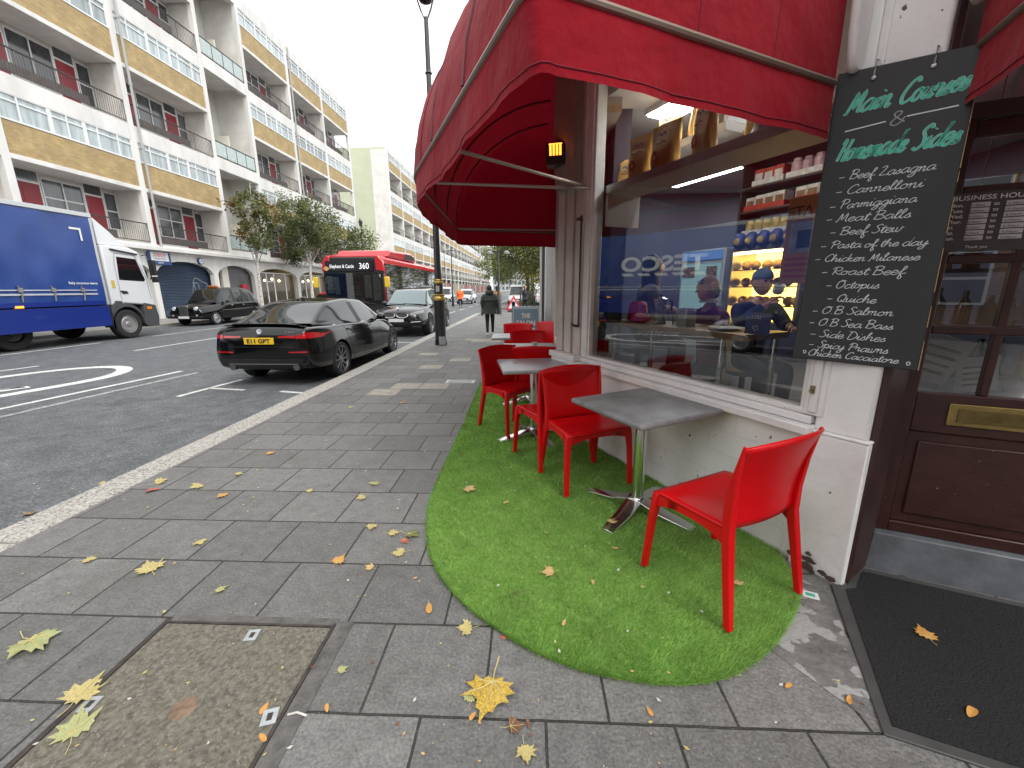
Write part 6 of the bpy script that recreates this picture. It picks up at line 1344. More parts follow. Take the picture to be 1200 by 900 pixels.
for s in (-1, 1):
    b = B(); b.prism([(s * (HW - .32), 2.4), (s * (HW + .01), 2.36), (s * (HW - .02), 2.75), (s * (HW - .2), 2.99), (s * (HW - .34), 2.97)], -.03, .2, axis='y'); b.obj('front_corner', redb, t, bevel=.03)
    b = B(); b.box(s * HW - .012, s * HW + .012, .2, LN - .3, 1.05, 2.68); sw = b.obj('side_windows', bdark, t)
    b = B()
    for k in range(8): b.box(s * HW - .016, s * HW + .016, 1.5 + 1.35 * k, 1.56 + 1.35 * k, 1.05, 2.68)
    b.obj('window_bars', trimb, sw); b = B(); b.box(s * HW - .01, s * HW + .01, .15, LN - .3, .3, 1.04); b.obj('lower_panel', mat('bus_lower', (.02, .02, .022), .25, coat=.5), t)
    b = B(); b.tube([(s * (HW - .05), .0, 2.3), (s * (HW + .18), -.22, 2.28), (s * (HW + .2), -.25, 2.12)], .02, 6); b.obj('mirror_arm', trimb, t); b = B(); b.box(s * (HW + .2) - .1, s * (HW + .2) + .1, -.3, -.18, 1.72, 2.14); b.obj('mirror', mat('mirror_yellow', (.75, .5, .03), .45), t, bevel=.03)
    b = B(); b.cyl((s * .95, -.03, .72), (s * .95, .03, .72), .1, n=18); b.obj('headlight', clear, t); b = B(); b.cyl((s * .72, -.03, .68), (s * .72, .03, .68), .07, n=16); b.obj('headlight', clear, t)
    for y in (2.6, 8.6): wheel(t, s * 1.1, y, .48, .28, s, silver, 0, .58)
b = B(); b.prism([(1.0, 3.0), (1.3, 3.3), (4.6, 3.42), (5.3, 3.3), (5.5, 3.0)], -HW + .12, HW - .12, axis='x'); b.obj('roof_pod', redb, t, bevel=.09, segs=3); b = B(); b.prism([(3.3, 3.05), (5.1, 3.08), (5.0, 3.26), (3.6, 3.32)], HW - .115, HW - .1, axis='x'); b.obj('pod_grille', trimb, t)
b = B(); b.tube([(-.3, -.1, 1.12), (-.9, -.08, 1.22), (-1.0, -.07, 1.4)], .012, 5); b.tube([(.3, -.1, 1.12), (.9, -.08, 1.05)], .012, 5); b.tube([(-.5, -.1, 1.1), (.2, -.09, 1.22), (.7, -.08, 1.05)], .012, 5); b.obj('wiper', trimb, t)
b = B(); b.box(-.3, .3, -.03, .0, .5, .62); b.obj('number_plate', platew, t)
# ---------------------------------------------------------------- cars farther off
red2 = mat('red_car_paint', (.4, .012, .02), .18, coat=1); silv = mat('silver_car_paint', (.45, .47, .49), .25, .5, coat=1); whitep = mat('white_car_paint', (.62, .63, .64), .22, coat=1)
def plain_car(label, loc, rz, paint, kind='car', name='car'):
    """small hatch or van: same lofts, fewer fittings"""
    t = thing(name, label, kind, loc, rz, 'cars'); van = kind == 'van'; H = 1.0 if not van else 1.25
    st = [(-.02, .45, .7, .9, .95, .62, .72, .62), (.06, .3, .7, 1.0, 1.06, .78, .84, .74), (.3, .25, .66, 1.0, 1.08, .85, .88, .8), (.75, .22, .64, 1.0, 1.06, .87, .89, .82), (2.0, .2, .62, .98, 1.02, .87, .88, .82), (2.8, .2, .62, .96, 1.0, .87, .88, .8), (3.2, .22, .6, .92, .98, .86, .89, .77), (3.7, .25, .56, .82, .9, .8, .84, .68), (3.98, .3, .5, .7, .76, .68, .74, .56), (4.05, .34, .5, .62, .68, .56, .6, .46)]
    zr = 1.5 if not van else 1.95
    gh = [(.06, .75, 1.02, .7, 1.05), (.3, .8, 1.01, .64, zr - .12), (.55, .83, 1.0, .63, zr - .02), (1.2, .84, .99, .63, zr), (1.3, .84, .99, .63, zr), (1.95, .84, .98, .63, zr), (2.05, .84, .98, .63, zr - .01), (2.3, .83, .97, .62, zr - .08), (2.45, .83, .97, .63, zr - .15), (3.0, .78, .96, .72, 1.02)]
    gs = [(0, 1), (0, 1), (0 if van else 1, 0), (2 if not van else 0, 0), (0 if van else 1, 0), (2, 0), (1, 0), (1, 0), (1, 1)]
    o, g, bv = loft_body(t, st, gh, (.72, 3.25), .32, paint, carglass, gs, 1.1)
    for x in (-.76, .76):
        for y in (.72, 3.25): wheel(t, x, y, .31, .2, 1 if x > 0 else -1, silver, 0, .66)
    for s in (-1, 1):
        patch(bv, [(s * .8, 5, .68), (s * .42, 5, .64), (s * .42, 5, .74), (s * .74, 5, .8)], (0, -1, 0), 5, 3, .006).obj('headlight', clear, t); patch(bv, [(s * .84, -.5, .74), (s * .62, -.5, .74), (s * .62, -.5, .96), (s * .84, -.5, .98)], (0, 1, 0), 4, 3, .006).obj('tail_light', taillamp, t)
        b = B(); b.ball((s * .97, 2.55, 1.02), (.1, .06, .07), 10); b.obj('mirror', paint, t)
    patch(bv, [(-.5, 5, .40), (.5, 5, .40), (.42, 5, .56), (-.42, 5, .56)], (0, -1, 0), 6, 3, .006).obj('grille', trimb, t); b = B(); b.box(-.26, .26, 4.03, 4.07, .38, .49); b.obj('number_plate', platew, t)
    return t
plain_car('small red car parked behind the taxi, mostly hidden by the black saloon', (-15.9, 34.5, -.116), PI, red2)
sv = plain_car('silver people carrier coming towards the camera in the middle distance', (-7.4, 51, -.116), PI, silv); sv.scale = (1.06, 1.06, 1.1)
plain_car('white van on the road left of the silver car', (-11.6, 60, -.116), PI, whitep, 'van', 'van'); plain_car('dark hatchback in the distance between the white van and the silver car', (-11.2, 72, -.116), PI, greyp)
plain_car('white hatchback parked beyond the railings under the park trees', (.5, 38.0, -.0), -PI / 2, whitep); plain_car('white van parked beside the park near the road works sign', (-1.3, 44.5, 0), PI, whitep, 'van', 'van')
plain_car('dark car far down the street behind the silver car', (-8.5, 95, -.116), PI, greyp); plain_car('pale car parked far along the left kerb', (-16, 70, -.116), PI, silv); plain_car('dark car parked far along the left kerb beyond the pale one', (-16, 84, -.116), PI, greyp)
dsh = plain_car('dark blue hatchback driving past, seen only as a reflection in the cafe window', (-8.3, .8, -.116), 0, mat('navy_paint', (.02, .03, .06), .18, coat=1))
# ================================================================ people
skin_m = mat('skin', (.58, .33, .24), .5, var=.08, vs=8); 
def skin_mesh(name, mats, parent, joints, edges, radii, subd=2, root=0):
    """one continuous surface grown round a skeleton"""
    me = bpy.data.meshes.new(name); me.from_pydata(joints, edges, []); o = bpy.data.objects.new(name, me); col.objects.link(o); o.parent = parent
    m = o.modifiers.new('s', 'SKIN'); m.use_smooth_shade = True; m.branch_smoothing = .6
    for i, r in enumerate(radii):
        v = me.skin_vertices[0].data[i]; v.radius = r if isinstance(r, tuple) else (r, r); v.use_root = i == root
    s = o.modifiers.new('d', 'SUBSURF'); s.levels = s.render_levels = subd
    baked(o)
    for mm_ in (mats if isinstance(mats, list) else [mats]): o.data.materials.append(mm_)
    o.data.polygons.foreach_set('use_smooth', [True] * len(o.data.polygons)); return o
def head_into(b, c, yaw, pitch=0, k=1.0, tilt=0, skin=0, dark=1, mouth=2):
    """face, skull, ears and neck-less head as faces of the body mesh; local front is +y"""
    M = Matrix.Translation(c) @ Matrix.Rotation(yaw, 4, 'Z') @ Matrix.Rotation(tilt, 4, 'Y') @ Matrix.Rotation(pitch, 4, 'X'); s = B()
    def F(p):
        x, y, z = p
        if z < 0: x *= 1 - .28 * z * z; y *= 1 - .12 * z * z
        if y > 0: y *= .92
        if y > .5 and -.55 < z < .05 and abs(x) < .16: y += .22 * (1 - abs(x) / .16) * (1 - abs(z + .22) / .34) if abs(z + .22) < .34 else 0
        if y > .5 and .0 < z < .22 and .15 < abs(x) < .55: y -= .07
        if z < -.72 and y > .1: y += .10
        return Vector((x, y, z))
    s.ball((0, 0, 0), (.076 * k, .098 * k, .118 * k), 28, skin, F)
    for sd in (-1, 1):
        s.ball((sd * .077 * k, -.005 * k, -.005 * k), (.012 * k, .024 * k, .034 * k), 10, skin); s.ball((sd * .029 * k, .078 * k, .014 * k), (.012 * k, .01 * k, .008 * k), 8, dark)
        s.tube([(sd * .014 * k, .09 * k, .034 * k), (sd * .03 * k, .09 * k, .04 * k), (sd * .048 * k, .078 * k, .034 * k)], .005 * k, 5, dark)
    s.tube([(-.022 * k, .083 * k, -.062 * k), (0, .093 * k, -.06 * k), (.022 * k, .083 * k, -.062 * k)], .006 * k, 6, mouth)
    me = s.mesh('h', [skin_m]); b.add(me, M); bpy.data.meshes.remove(me); return M
def hand_into(b, wrist, fwd, palm, curl=.5, k=1.0, side=1, mi=0):
    """palm, four unequal bent fingers and a thumb leaving the side of the palm"""
    f = Vector(fwd).normalized(); n = Vector(palm).normalized(); x = f.cross(n).normalized() * side; n = x.cross(f) * side; w_ = Vector(wrist)
    P = lambda a, c, e: w_ + x * a * k + f * c * k + n * e * k
    b.loft([[b.bm.verts.new(P(a * wd, c, e * th)) for a, e in ((-1, -.6), (0, -1), (1, -.6), (1, .6), (0, 1), (-1, .6))] for c, wd, th in ((-.01, .026, .018), (.03, .036, .016), (.075, .042, .013), (.092, .040, .011))], mi)
    for i, (a, ln) in enumerate(((-.031, .066), (-.011, .076), (.010, .072), (.030, .056))):
        q, an = [P(a, .08, 0)], 0; cur = Vector((a, .08, 0))
        for j, fr in enumerate((.45, .32, .23)):
            an += curl * (.9 if j else .6); cur = cur + Vector((a * .12 * fr, math.cos(an) * ln * fr, math.sin(an) * ln * fr)); q.append(P(*cur))
        b.tube(q, [.0095 * k, .009 * k, .008 * k, .006 * k], 6, mi)
    b.tube([P(-.03, .012, .004), P(-.052, .035, .014), P(-.056, .062, .024), P(-.048, .083, .03)], [.012 * k, .0105 * k, .009 * k, .007 * k], 6, mi)
def finish(o, add, mats):
    """join head and hands into the body mesh"""
    b = B(); b.bm.from_mesh(o.data); b.add(add.mesh('a', mats)); nm = o.name; me = bpy.data.meshes.new('body'); b.bm.to_mesh(me); b.bm.free()
    for m in mats: me.materials.append(m)
    me.polygons.foreach_set('use_smooth', [True] * len(me.polygons)); o.data = me; return o
eyed = mat('eye_dark', (.03, .022, .02), .4); lipm = mat('lips', (.36, .13, .1), .5); blkcloth = mat('black_leggings', (.01, .01, .011), .8, var=.2, vs=6); whsh = mat('white_trainer', (.62, .6, .6), .6)
def walker(label, loc, rz, H, jacket, legs, shoes, hair, puffer=True, hairlen=0, hood=True, stride=.16, bag=None):
    """walking figure, front +y"""
    t = thing('person', label, 'person', loc, rz); t.scale = (H / 1.65,) * 3; s = stride
    J = [(0, 0, .86), (0, .0, 1.0), (0, .01, 1.2), (0, 0, 1.36), (0, .01, 1.45), (.085, 0, .84), (.09, s * .55, .47), (.085, s * .75, .08), (.085, s * .75 + .13, .03), (-.085, 0, .84), (-.09, -s * .2, .46), (-.085, -s * 1.0, .10), (-.085, -s * 1.0 + .12, .03), (.17, 0, 1.35), (.23, -.06, 1.1), (.2, .06, .9), (-.17, 0, 1.35), (-.23, -.03, 1.1), (-.2, .1, .9)]
    E_ = [(0, 1), (1, 2), (2, 3), (3, 4), (0, 5), (5, 6), (6, 7), (7, 8), (0, 9), (9, 10), (10, 11), (11, 12), (3, 13), (13, 14), (14, 15), (3, 16), (16, 17), (17, 18)]
    rr = [.13, (.125, .09), (.14, .1), (.12, .08), .05, .085, .056, .036, .03, .085, .056, .036, .03, .052, .042, .03, .052, .042, .03]
    o = skin_mesh('body', [], t, J, E_, rr); a = B(); Mh = head_into(a, (0, .03, 1.55), 0, -.1)
    hand_into(a, (.2, .07, .89), (0, .25, -1), (-1, 0, 0), .5, .9); hand_into(a, (-.2, .11, .89), (0, .3, -1), (1, 0, 0), .5, .9, -1)
    finish(o, a, [skin_m, eyed, lipm])
    lg = skin_mesh('leggings', legs, t, J[:2] + [J[k] for k in (5, 6, 7, 9, 10, 11)], [(0, 1), (0, 2), (2, 3), (3, 4), (0, 5), (5, 6), (6, 7)], [(.145, .12), .13, .098, .066, .044, .098, .066, .044])
    for (x, y) in ((.085, s * .75), (-.085, -s * 1.0)):
        b = B(); b.loft([[b.bm.verts.new((x + a_ * wd, y + c, z0 + (z1 - z0) * e)) for a_, e in ((-1, 0), (1, 0), (1, .55), (.5, 1), (-.5, 1), (-1, .55))] for c, wd, z0, z1 in ((-.08, .03, .0, .09), (-.03, .042, .0, .11), (.05, .044, .0, .09), (.12, .046, .0, .06), (.17, .03, .005, .04))]); b.obj('shoe', shoes, t, subd=1)
    JJ = [(0, .0, .80), (0, 0, .95), (0, .01, 1.12), (0, .0, 1.34), (0, .0, 1.44)] + J[13:15] + [(.21, .05, .93)] + J[16:18] + [(-.21, .09, .93)]
    jk = skin_mesh('jacket', jacket, t, JJ, [(0, 1), (1, 2), (2, 3), (3, 4), (3, 5), (5, 6), (6, 7), (3, 8), (8, 9), (9, 10)], [(.24, .18), (.245, .19), (.24, .185), (.19, .145), .085, .105, .1, .075, .105, .1, .075], 3, 1)
    if puffer:
        for v in jk.data.vertices:
            k = 1 + .05 * abs(math.sin(v.co.z * PI / .105)) ** .6 - .03; v.co.x *= k; v.co.y = v.co.y * k
    if hood: b = B(); b.ball((0, -.075, 1.43), (.14, .085, .1), 16); b.obj('hood', jacket, jk)
    b = B(); b.ball((0, -.018, 1.575), (.088, .103, .115), 20, 0, lambda p: Vector((p.x, p.y if p.y < .3 else p.y * .8, p.z if p.z > -.4 or p.y < -.1 else -.4)))
    if hairlen: b.loft([b.ring((0, -.05 - .01 * k, 1.55 - k * hairlen / 4), (0, .1, 1), .085 - .008 * k, 12) for k in range(5)])
    b.obj('hair', hair, t); return t
hairb = mat('black_hair', (.012, .01, .01), .5, var=.3, vs=40); hairbr = mat('brown_hair', (.09, .05, .03), .55, var=.3, vs=40)
walker('person in a dark olive puffer jacket and black leggings walking away along the pavement', (-1.31, 13.6, 0), .06, 1.6, mat('puffer_olive', (.033, .038, .033), .6, var=.15, vs=6), blkcloth, whsh, hairb)
walker('person in a tan coat walking beyond the thin lamp post', (-2.05, 26.2, 0), .1, 1.68, mat('tan_coat', (.3, .17, .085), .75, var=.15), blkcloth, mat('dark_shoe', (.02, .02, .02), .6), hairb, False, .2, False)
walker('distant person in dark clothes crossing near the road works sign', (-.35, 31, 0), -1.2, 1.7, mat('charcoal_coat', (.03, .03, .035), .8), blkcloth, MC['dark_shoe'], hairbr, False, 0, False)
walker('distant person in an orange high visibility jacket behind the thick lamp post', (-6.35, 38, -.116), PI, 1.75, mat('hi_vis', (.85, .16, .02), .6), mat('navy_trousers', (.02, .025, .05), .8), MC['dark_shoe'], hairb, False, 0, False)
def sitter(label, s_, d_, zh, yaw, cloth, hands=True, k=1.0, hpitch=0, htilt=0, hyaw=0, arms=None, lean=.06):
    """seated figure; zh = height of head centre; front +y"""
    q = wp(s_, d_, zh - 1.42); t = thing('person', label, 'person', q, yaw); sh = 1.18
    J = [(0, 0, .62), (0, .02, .8), (0, lean * .6, 1.0), (0, lean, 1.17), (0, lean + .02, 1.28), (.1, .02, .6), (.13, .42, .6), (.12, .4, .16), (.12, .52, .12), (-.1, .02, .6), (-.13, .42, .6), (-.12, .4, .16), (-.12, .52, .12)]
    ar = arms or ((.24, .12, .95), (.12, .36, .92), (-.24, .12, .95), (-.1, .36, .92))
    J += [(.19, lean, 1.15), ar[0], ar[1], (-.19, lean, 1.15), ar[2], ar[3]]
    E_ = [(0, 1), (1, 2), (2, 3), (3, 4), (0, 5), (5, 6), (6, 7), (7, 8), (0, 9), (9, 10), (10, 11), (11, 12), (3, 13), (13, 14), (14, 15), (3, 16), (16, 17), (17, 18)]
    o = skin_mesh('body', [], t, J, E_, [.13, (.13, .1), (.14, .1), (.12, .08), .062, .09, .062, .042, .035, .09, .062, .042, .035, .055, .045, .03, .055, .045, .03])
    a = B(); Mh = head_into(a, (0, lean + .05, 1.395), hyaw, hpitch, k, htilt)
    for i, sd in ((14, 1), (17, -1)):
        e_, w_ = Vector(J[i]), Vector(J[i + 1]); hand_into(a, w_, (w_ - e_), (-sd * .5, .2, -.8), .7, 1, sd)
    finish(o, a, [skin_m, eyed, lipm])
    tr = skin_mesh('trousers', mat('navy_trousers', (.02, .025, .05), .8), t, J[:2] + J[5:8] + J[9:12], [(0, 1), (0, 2), (2, 3), (3, 4), (0, 5), (5, 6), (6, 7)], [.15, .14, .1, .075, .06, .1, .075, .06])
    e1, e2 = Vector(J[14]).lerp(Vector(J[15]), .9), Vector(J[17]).lerp(Vector(J[18]), .9)
    jm = skin_mesh('jumper', cloth, t, [(0, 0, .64)] + J[1:4] + [J[13], J[14], tuple(e1), J[16], J[17], tuple(e2), (0, lean + .012, 1.25)], [(0, 1), (1, 2), (2, 3), (3, 4), (4, 5), (5, 6), (3, 7), (7, 8), (8, 9), (3, 10)], [(.17, .14), (.17, .135), (.175, .13), (.15, .115), .088, .07, .05, .088, .07, .05, .08], 2, 1)
    b = B(); b.cyl((0, -.02, .06 - zh + 1.42), (0, -.02, .5), .03, n=10); b.cyl((0, -.02, .46), (0, -.02, .5), .17, n=20); b.cyl((0, -.02, .05 - zh + 1.42), (0, -.02, .09 - zh + 1.42), .2, n=20)
    st_ = b.obj('bar_stool', mat('stool_metal', (.1, .1, .1), .4, .6)); tag(st_, 'bar stool under the ' + label.split(' sitting')[0].split(' holding')[0], 'stool'); st_.location = t.location; st_.rotation_euler = t.rotation_euler
    return t, Mh
A0 = math.atan2(DD.y, DD.x)
facing = lambda dx, dy: math.atan2(-dx, dy)
# bald man, head bowed, turned towards the window and to the left
t, Mh = sitter('elderly bald man in a burgundy jumper sitting at the high table behind the cafe window', 1.62, 1.12, 1.52, facing(*(-NN * 1.0 + DD * .35)), mat('burgundy_wool', (.13, .02, .06), .8, var=.15), True, 1.05, .35, .2, arms=((.27, .16, .98), (.05, .4, 1.02), (-.27, .16, .98), (-.02, .42, 1.0)))
b = B(); b.grid(lambda u, v: Vector((.07 * math.cos(2 * PI * u) * (1 + .3 * v), .085 + .068 * math.sin(2 * PI * u) * (1 + .3 * v), 1.305 - .04 * v)), 20, 2); b.obj('shirt_collar', gm[1], t)
b = B(); b.grid(lambda u, v: Mh @ Vector((.079 * math.cos(PI * (1 + u) ), -.02 + .1 * math.sin(PI * (1 + u)) * 1.0, -.05 + .06 * v)), 16, 3); b.obj('hair', mat('grey_hair', (.3, .29, .28), .7), t)
# man in blue beanie drinking from a white cup
t, Mh = sitter('man in a slate blue beanie holding a white cup behind the cafe window', 1.68, 1.7, 1.57, facing(*(-NN * .35 - DD * 1.0)), mat('navy_coat', (.012, .016, .035), .8, var=.15), True, 1.05, .0, .05, arms=((.26, .2, 1.0), (.06, .30, 1.2), (-.26, .16, .98), (-.1, .42, 1.0)))
b = B(); b.ball((0, 0, 0), (.086, .108, .1), 22, 0, lambda p: Vector((p.x, p.y, max(p.z, -.12)))); bn = b.obj('beanie', mat('slate_wool', (.1, .13, .21), .9, var=.15, vs=30, bump=.4, bs=150), t); bn.matrix_local = Mh @ Matrix.Translation((0, -.006, .045))
cupw = thing('tea_cup', 'white tea cup raised in the hand of the man in the beanie', 'cup', (t.matrix_basis @ Vector((.03, .37, 1.33)))); g = B(); g.lathe([(.03, -.04), (.042, -.03), (.048, .045), (.044, .045), (.038, -.025), (0, -.03)], n=18, axis=(0, -.5, 1)); c_ = g.obj('cup', china, cupw); g = B(); g.tube([(.044, 0, .03), (.07, 0, .02), (.066, 0, -.01), (.042, 0, -.02)], .006, 6); g.obj('handle', china, c_)
# woman at the left end, seen from behind
t, Mh = sitter('woman with long dark hair sitting at the left end of the high table', 2.5, 1.0, 1.75, facing(*(-DD * .55 + NN * 1.0)), mat('pale_grey_wool', (.26, .25, .28), .85, var=.12), True, 1, .25)
b = B(); b.ball((0, -.012, .02), (.096, .118, .126), 22, 0, lambda p: Vector((p.x, p.y if p.y < .25 else p.y * .72, p.z)))
b.loft([b.ring(Vector((0, -.045 - .015 * k, -.02 - .075 * k)), (0, .15, 1), (.095, .105, .105, .095, .075, .035)[k], 14) for k in range(6)]); hr = b.obj('hair', hairb, t); hr.matrix_local = Mh
tag(B().prism([(-.11, -.0), (.11, -.0), (.1, .17), (.04, .2), (-.08, .19)], -.05, .05, axis='y').obj('handbag', mat('red_leather', (.5, .012, .03), .4, var=.1), bevel=.03), 'bright red handbag standing on the left end of the high table', 'handbag'); h_ = bpy.data.objects['handbag']; h_.location = wp(2.05, .55, 1.181); h_.rotation_euler.z = A0
tag(B().ball((0, 0, .045), (.13, .06, .045), 16).obj('folded_scarf', mat('pink_wool', (.5, .02, .16), .85, bump=.5, bs=90)), 'pink scarf lying beside the red handbag on the high table', 'scarf'); h_ = bpy.data.objects['folded_scarf']; h_.location = wp(1.93, .48, 1.181); h_.rotation_euler.z = A0
# ================================================================ street furniture
postb = mat('black_gloss_post', (.012, .013, .014), .3, coat=.5, var=.25, vs=8); gold = mat('gold_band', (.45, .3, .08), .4, .7, var=.2, vs=12)
t = thing('street_lamp', 'thick black lamp post with gold bands and a lantern at the kerb behind the saloon', 'lamp post', (-2.47, 11.28, 0))
g = B(); g.lathe([(.17, 0), (.165, .12), (.15, .16), (.148, 1.2), (.15, 1.22)], n=14); g.obj('base', postb, t)
g = B(); g.lathe([(.155, 1.205), (.172, 1.22), (.172, 1.27), (.15, 1.3), (.145, 1.34)], n=20); g.lathe([(.145, 1.33), (.158, 1.35), (.158, 1.37), (.13, 1.385)], n=20); g.obj('lower_band', gold, t)
g = B(); g.lathe([(.125, 1.38), (.122, 1.66)], n=16); g.obj('collar', postb, t); g = B(); g.lathe([(.124, 1.65), (.14, 1.665), (.14, 1.7), (.124, 1.72)], n=20); g.lathe([(.118, 1.73), (.13, 1.745), (.12, 1.77)], n=20); g.obj('upper_band', gold, t)
g = B(); g.box(-.05, .05, -.135, -.12, 1.44, 1.6); g.obj('crest', mat('crest_grey', (.35, .33, .3), .5), t, bevel=.02)
g = B(); g.lathe([(.1, 1.72), (.088, 2.2), (.07, 5.2), (.055, 7.630), (.05, 7.780)], n=14); g.lathe([(.075, 6.6), (.09, 6.62), (.075, 6.66)], n=14); g.obj('column', postb, t)
g = B(); 
for s in (-1, 1): g.tube([(0, 0, 7.680), (s * .12, 0, 7.930), (s * .2, 0, 8.160), (s * .2, 0, 8.380)], .022, 6)
g.lathe([(.24, 8.360), (.3, 8.400), (.28, 8.480), (.14, 8.660), (.05, 8.780), (.0, 8.800)], n=24); g.obj('lantern_hood', postb, t)
g = B(); g.lathe([(.0, 8.040), (.14, 8.100), (.22, 8.240), (.24, 8.365)], n=24); g.obj('lantern_glass', glass('lantern_glass', (.8, .82, .82), 1.5, .15), t)
B().box(-.02, .16, -.172, -.15, .02, .24).obj('torn_poster', mat('torn_paper', (.3, .3, .3), .9, var=.6, vs=30), t)
def lamp(label, x, y, h, z=0, arm=True, r=.055):
    t = thing('street_lamp', label, 'lamp post', (x, y, z), group='street lamps along the road'); g = B(); g.lathe([(r * 2.6, 0), (r * 2.5, .9), (r * 1.7, 1.15), (r * 1.2, 1.3), (r * .8, h)], n=12); g.obj('column', postb, t)
    if arm: g = B(); g.box(-.55, .55, -.04, .04, h - .12, h - .05); g.obj('crossbar', postb, t); [B().lathe([(.05, h - .02), (.18, h - .1), (.2, h - .2), (.0, h - .22)], (s * .5, 0, 0), 14).obj('lantern', mat('lantern_grey', (.2, .2, .2), .4), t) for s in (-1, 1)]
    else: g = B(); g.lathe([(.16, h), (.24, h + .5), (.2, h + .53), (.1, h + .75), (.02, h + .95)], n=6); g.obj('lantern', postb, t); g = B(); g.lathe([(.165, h + .05), (.225, h + .46)], n=6); g.obj('lantern_pane', mat('lantern_pane', (.5, .52, .5), .2), t)
    return t
lamp('thin black lamp post with a short crossbar past the person in the puffer jacket', -1.88, 25.4, 3.75, r=.06); lamp('old style black lantern post above the bus in front of the green gable', -18.2, 46, 8.2, arm=False, r=.07)
lamp('distant lamp post on the far pavement with a yellowish double head', -7.5, 40.5, 5.3, -.116, r=.05); lamp('tall thin lamp post far down the far pavement', -18.2, 90, 9.5, r=.07); lamp('lamp post far along the right hand pavement by the park', -2.6, 56, 6.5, r=.06)
# A-board, road works sign, bollards
t = thing('a_board', 'grey blue pavement board lettered THE SALON behind the red chairs', 'a-board', (-.08, 9.3, 0), R(-2)); bl_ = mat('board_blue', (.13, .19, .235), .55, var=.1); 
for s in (-1, 1):
    g = B(); g.hexa([(-.3, s * .3 - .012, 0), (.3, s * .3 - .012, 0), (.3, s * .3 + .012, 0), (-.3, s * .3 + .012, 0), (-.3, s * .02 - .012, 1.12), (.3, s * .02 - .012, 1.12), (.3, s * .02 + .012, 1.12), (-.3, s * .02 + .012, 1.12)]); g.obj('panel', mat('board_edge', (.3, .36, .4), .5), t, bevel=.004)
sl = Vector((0, .28, 1.12)).normalized(); Ma = Matrix(((1, 0, 0, 0), (0, sl.y, -sl.z, -.317), (0, sl.z, sl.y, 0), (0, 0, 0, 1)))
g = B(); g.face([Ma @ Vector(p) for p in ((-.27, .06, .0), (.27, .06, .0), (.27, 1.1, .0), (-.27, 1.1, .0))]); fc = g.obj('face', bl_, t, ang=0); crm = mat('board_cream', (.62, .55, .45), .6)
g = B(); text(g, 'THE', Ma @ Matrix.Translation((0, .9, .003)), .1, .2, align='CENTER', bold=.03); text(g, 'SALON', Ma @ Matrix.Translation((0, .73, .003)), .11, .42, align='CENTER', bold=.03); g.box(-.0, .0, 0, 0, 0, 0) if False else None; text(g, 'HAIR & BEAUTY', Ma @ Matrix.Translation((0, .65, .003)), .035, .4, align='CENTER') if False else None; g.obj('lettering', crm, fc, ang=0)
g = B(); g.face([Ma @ Vector(p) for p in ((.0, .3, .003), (.16, .3, .003), (.12, .42, .003), (.02, .42, .003))]); g.face([Ma @ Vector(p) for p in ((-.2, .64, .003), (.2, .64, .003), (.2, .67, .003), (-.2, .67, .003))]); g.obj('painted_marks', crm, fc, ang=0)
t = thing('road_sign', 'red bordered triangular road works sign on the pavement near the lamp post', 'sign', (-1.05, 27.4, 0), .1); g = B(); g.prism([(-.55, .15), (.55, .15), (0, 1.1)], -.02, .02, axis='y'); g.obj('border', rdl, t, bevel=.01); g = B(); g.prism([(-.36, .26), (.36, .26), (0, .88)], -.03, -.021, axis='y'); f_ = g.obj('face', whit, t); g = B(); g.prism([(-.1, .32), (-.02, .3), (.0, .55), (-.08, .6)], -.036, -.031, axis='y').prism([(.02, .32), (.2, .32), (.12, .42)], -.036, -.031, axis='y'); g.obj('symbol', ink, f_); g = B(); g.box(-.4, .4, -.02, .3, 0, .14); g.obj('stand', iron_b, t)
for k, (x, y) in enumerate(((-.58, 15.0), (-2.8, 24.5), (.3, 26.0))):
    t = thing('bollard', ('black bollard on the pavement just left of the salon board', 'black bollard at the kerb near the thin lamp post', 'black bollard at the corner by the pale building column')[k], 'bollard', (x, y, 0), group='black bollards on the pavement'); g = B(); g.lathe([(.09, 0), (.085, .1), (.07, .14), (.06, .95), (.075, .98), (.07, 1.05), (.0, 1.1)], n=14); g.obj('post', postb, t)
# ================================================================ fallen leaves and litter
LM = {'y': mat('leaf_yellow', (.5, .42, .17), .5, var=.35, vs=22, trans=.15), 'g': mat('leaf_pale_green', (.38, .4, .18), .5, var=.3, vs=25, trans=.15), 'o': mat('leaf_orange', (.5, .25, .06), .5, var=.3, vs=25), 't': mat('leaf_tan', (.5, .32, .14), .6, var=.25, vs=30), 'b': mat('leaf_brown', (.15, .075, .04), .6, var=.4, vs=25), 'r': mat('leaf_red', (.4, .07, .06), .5, var=.3, vs=25), 'n': mat('leaf_olive', (.25, .2, .06), .5, var=.4, vs=25), 'Y': mat('leaf_gold_brown', (.46, .31, .05), .5, var=.7, vs=26)}
veinm = mat('leaf_vein', (.5, .42, .18), .6)
lobes = [(.0, -.12), (.16, -.2), (.2, -.08), (.44, -.12), (.38, .02), (.52, .12), (.38, .2), (.5, .42), (.28, .34), (.2, .42), (.16, .62), (.08, .58), (0, .85)]
outline = lobes + [(-x, y) for x, y in lobes[-2:0:-1]]
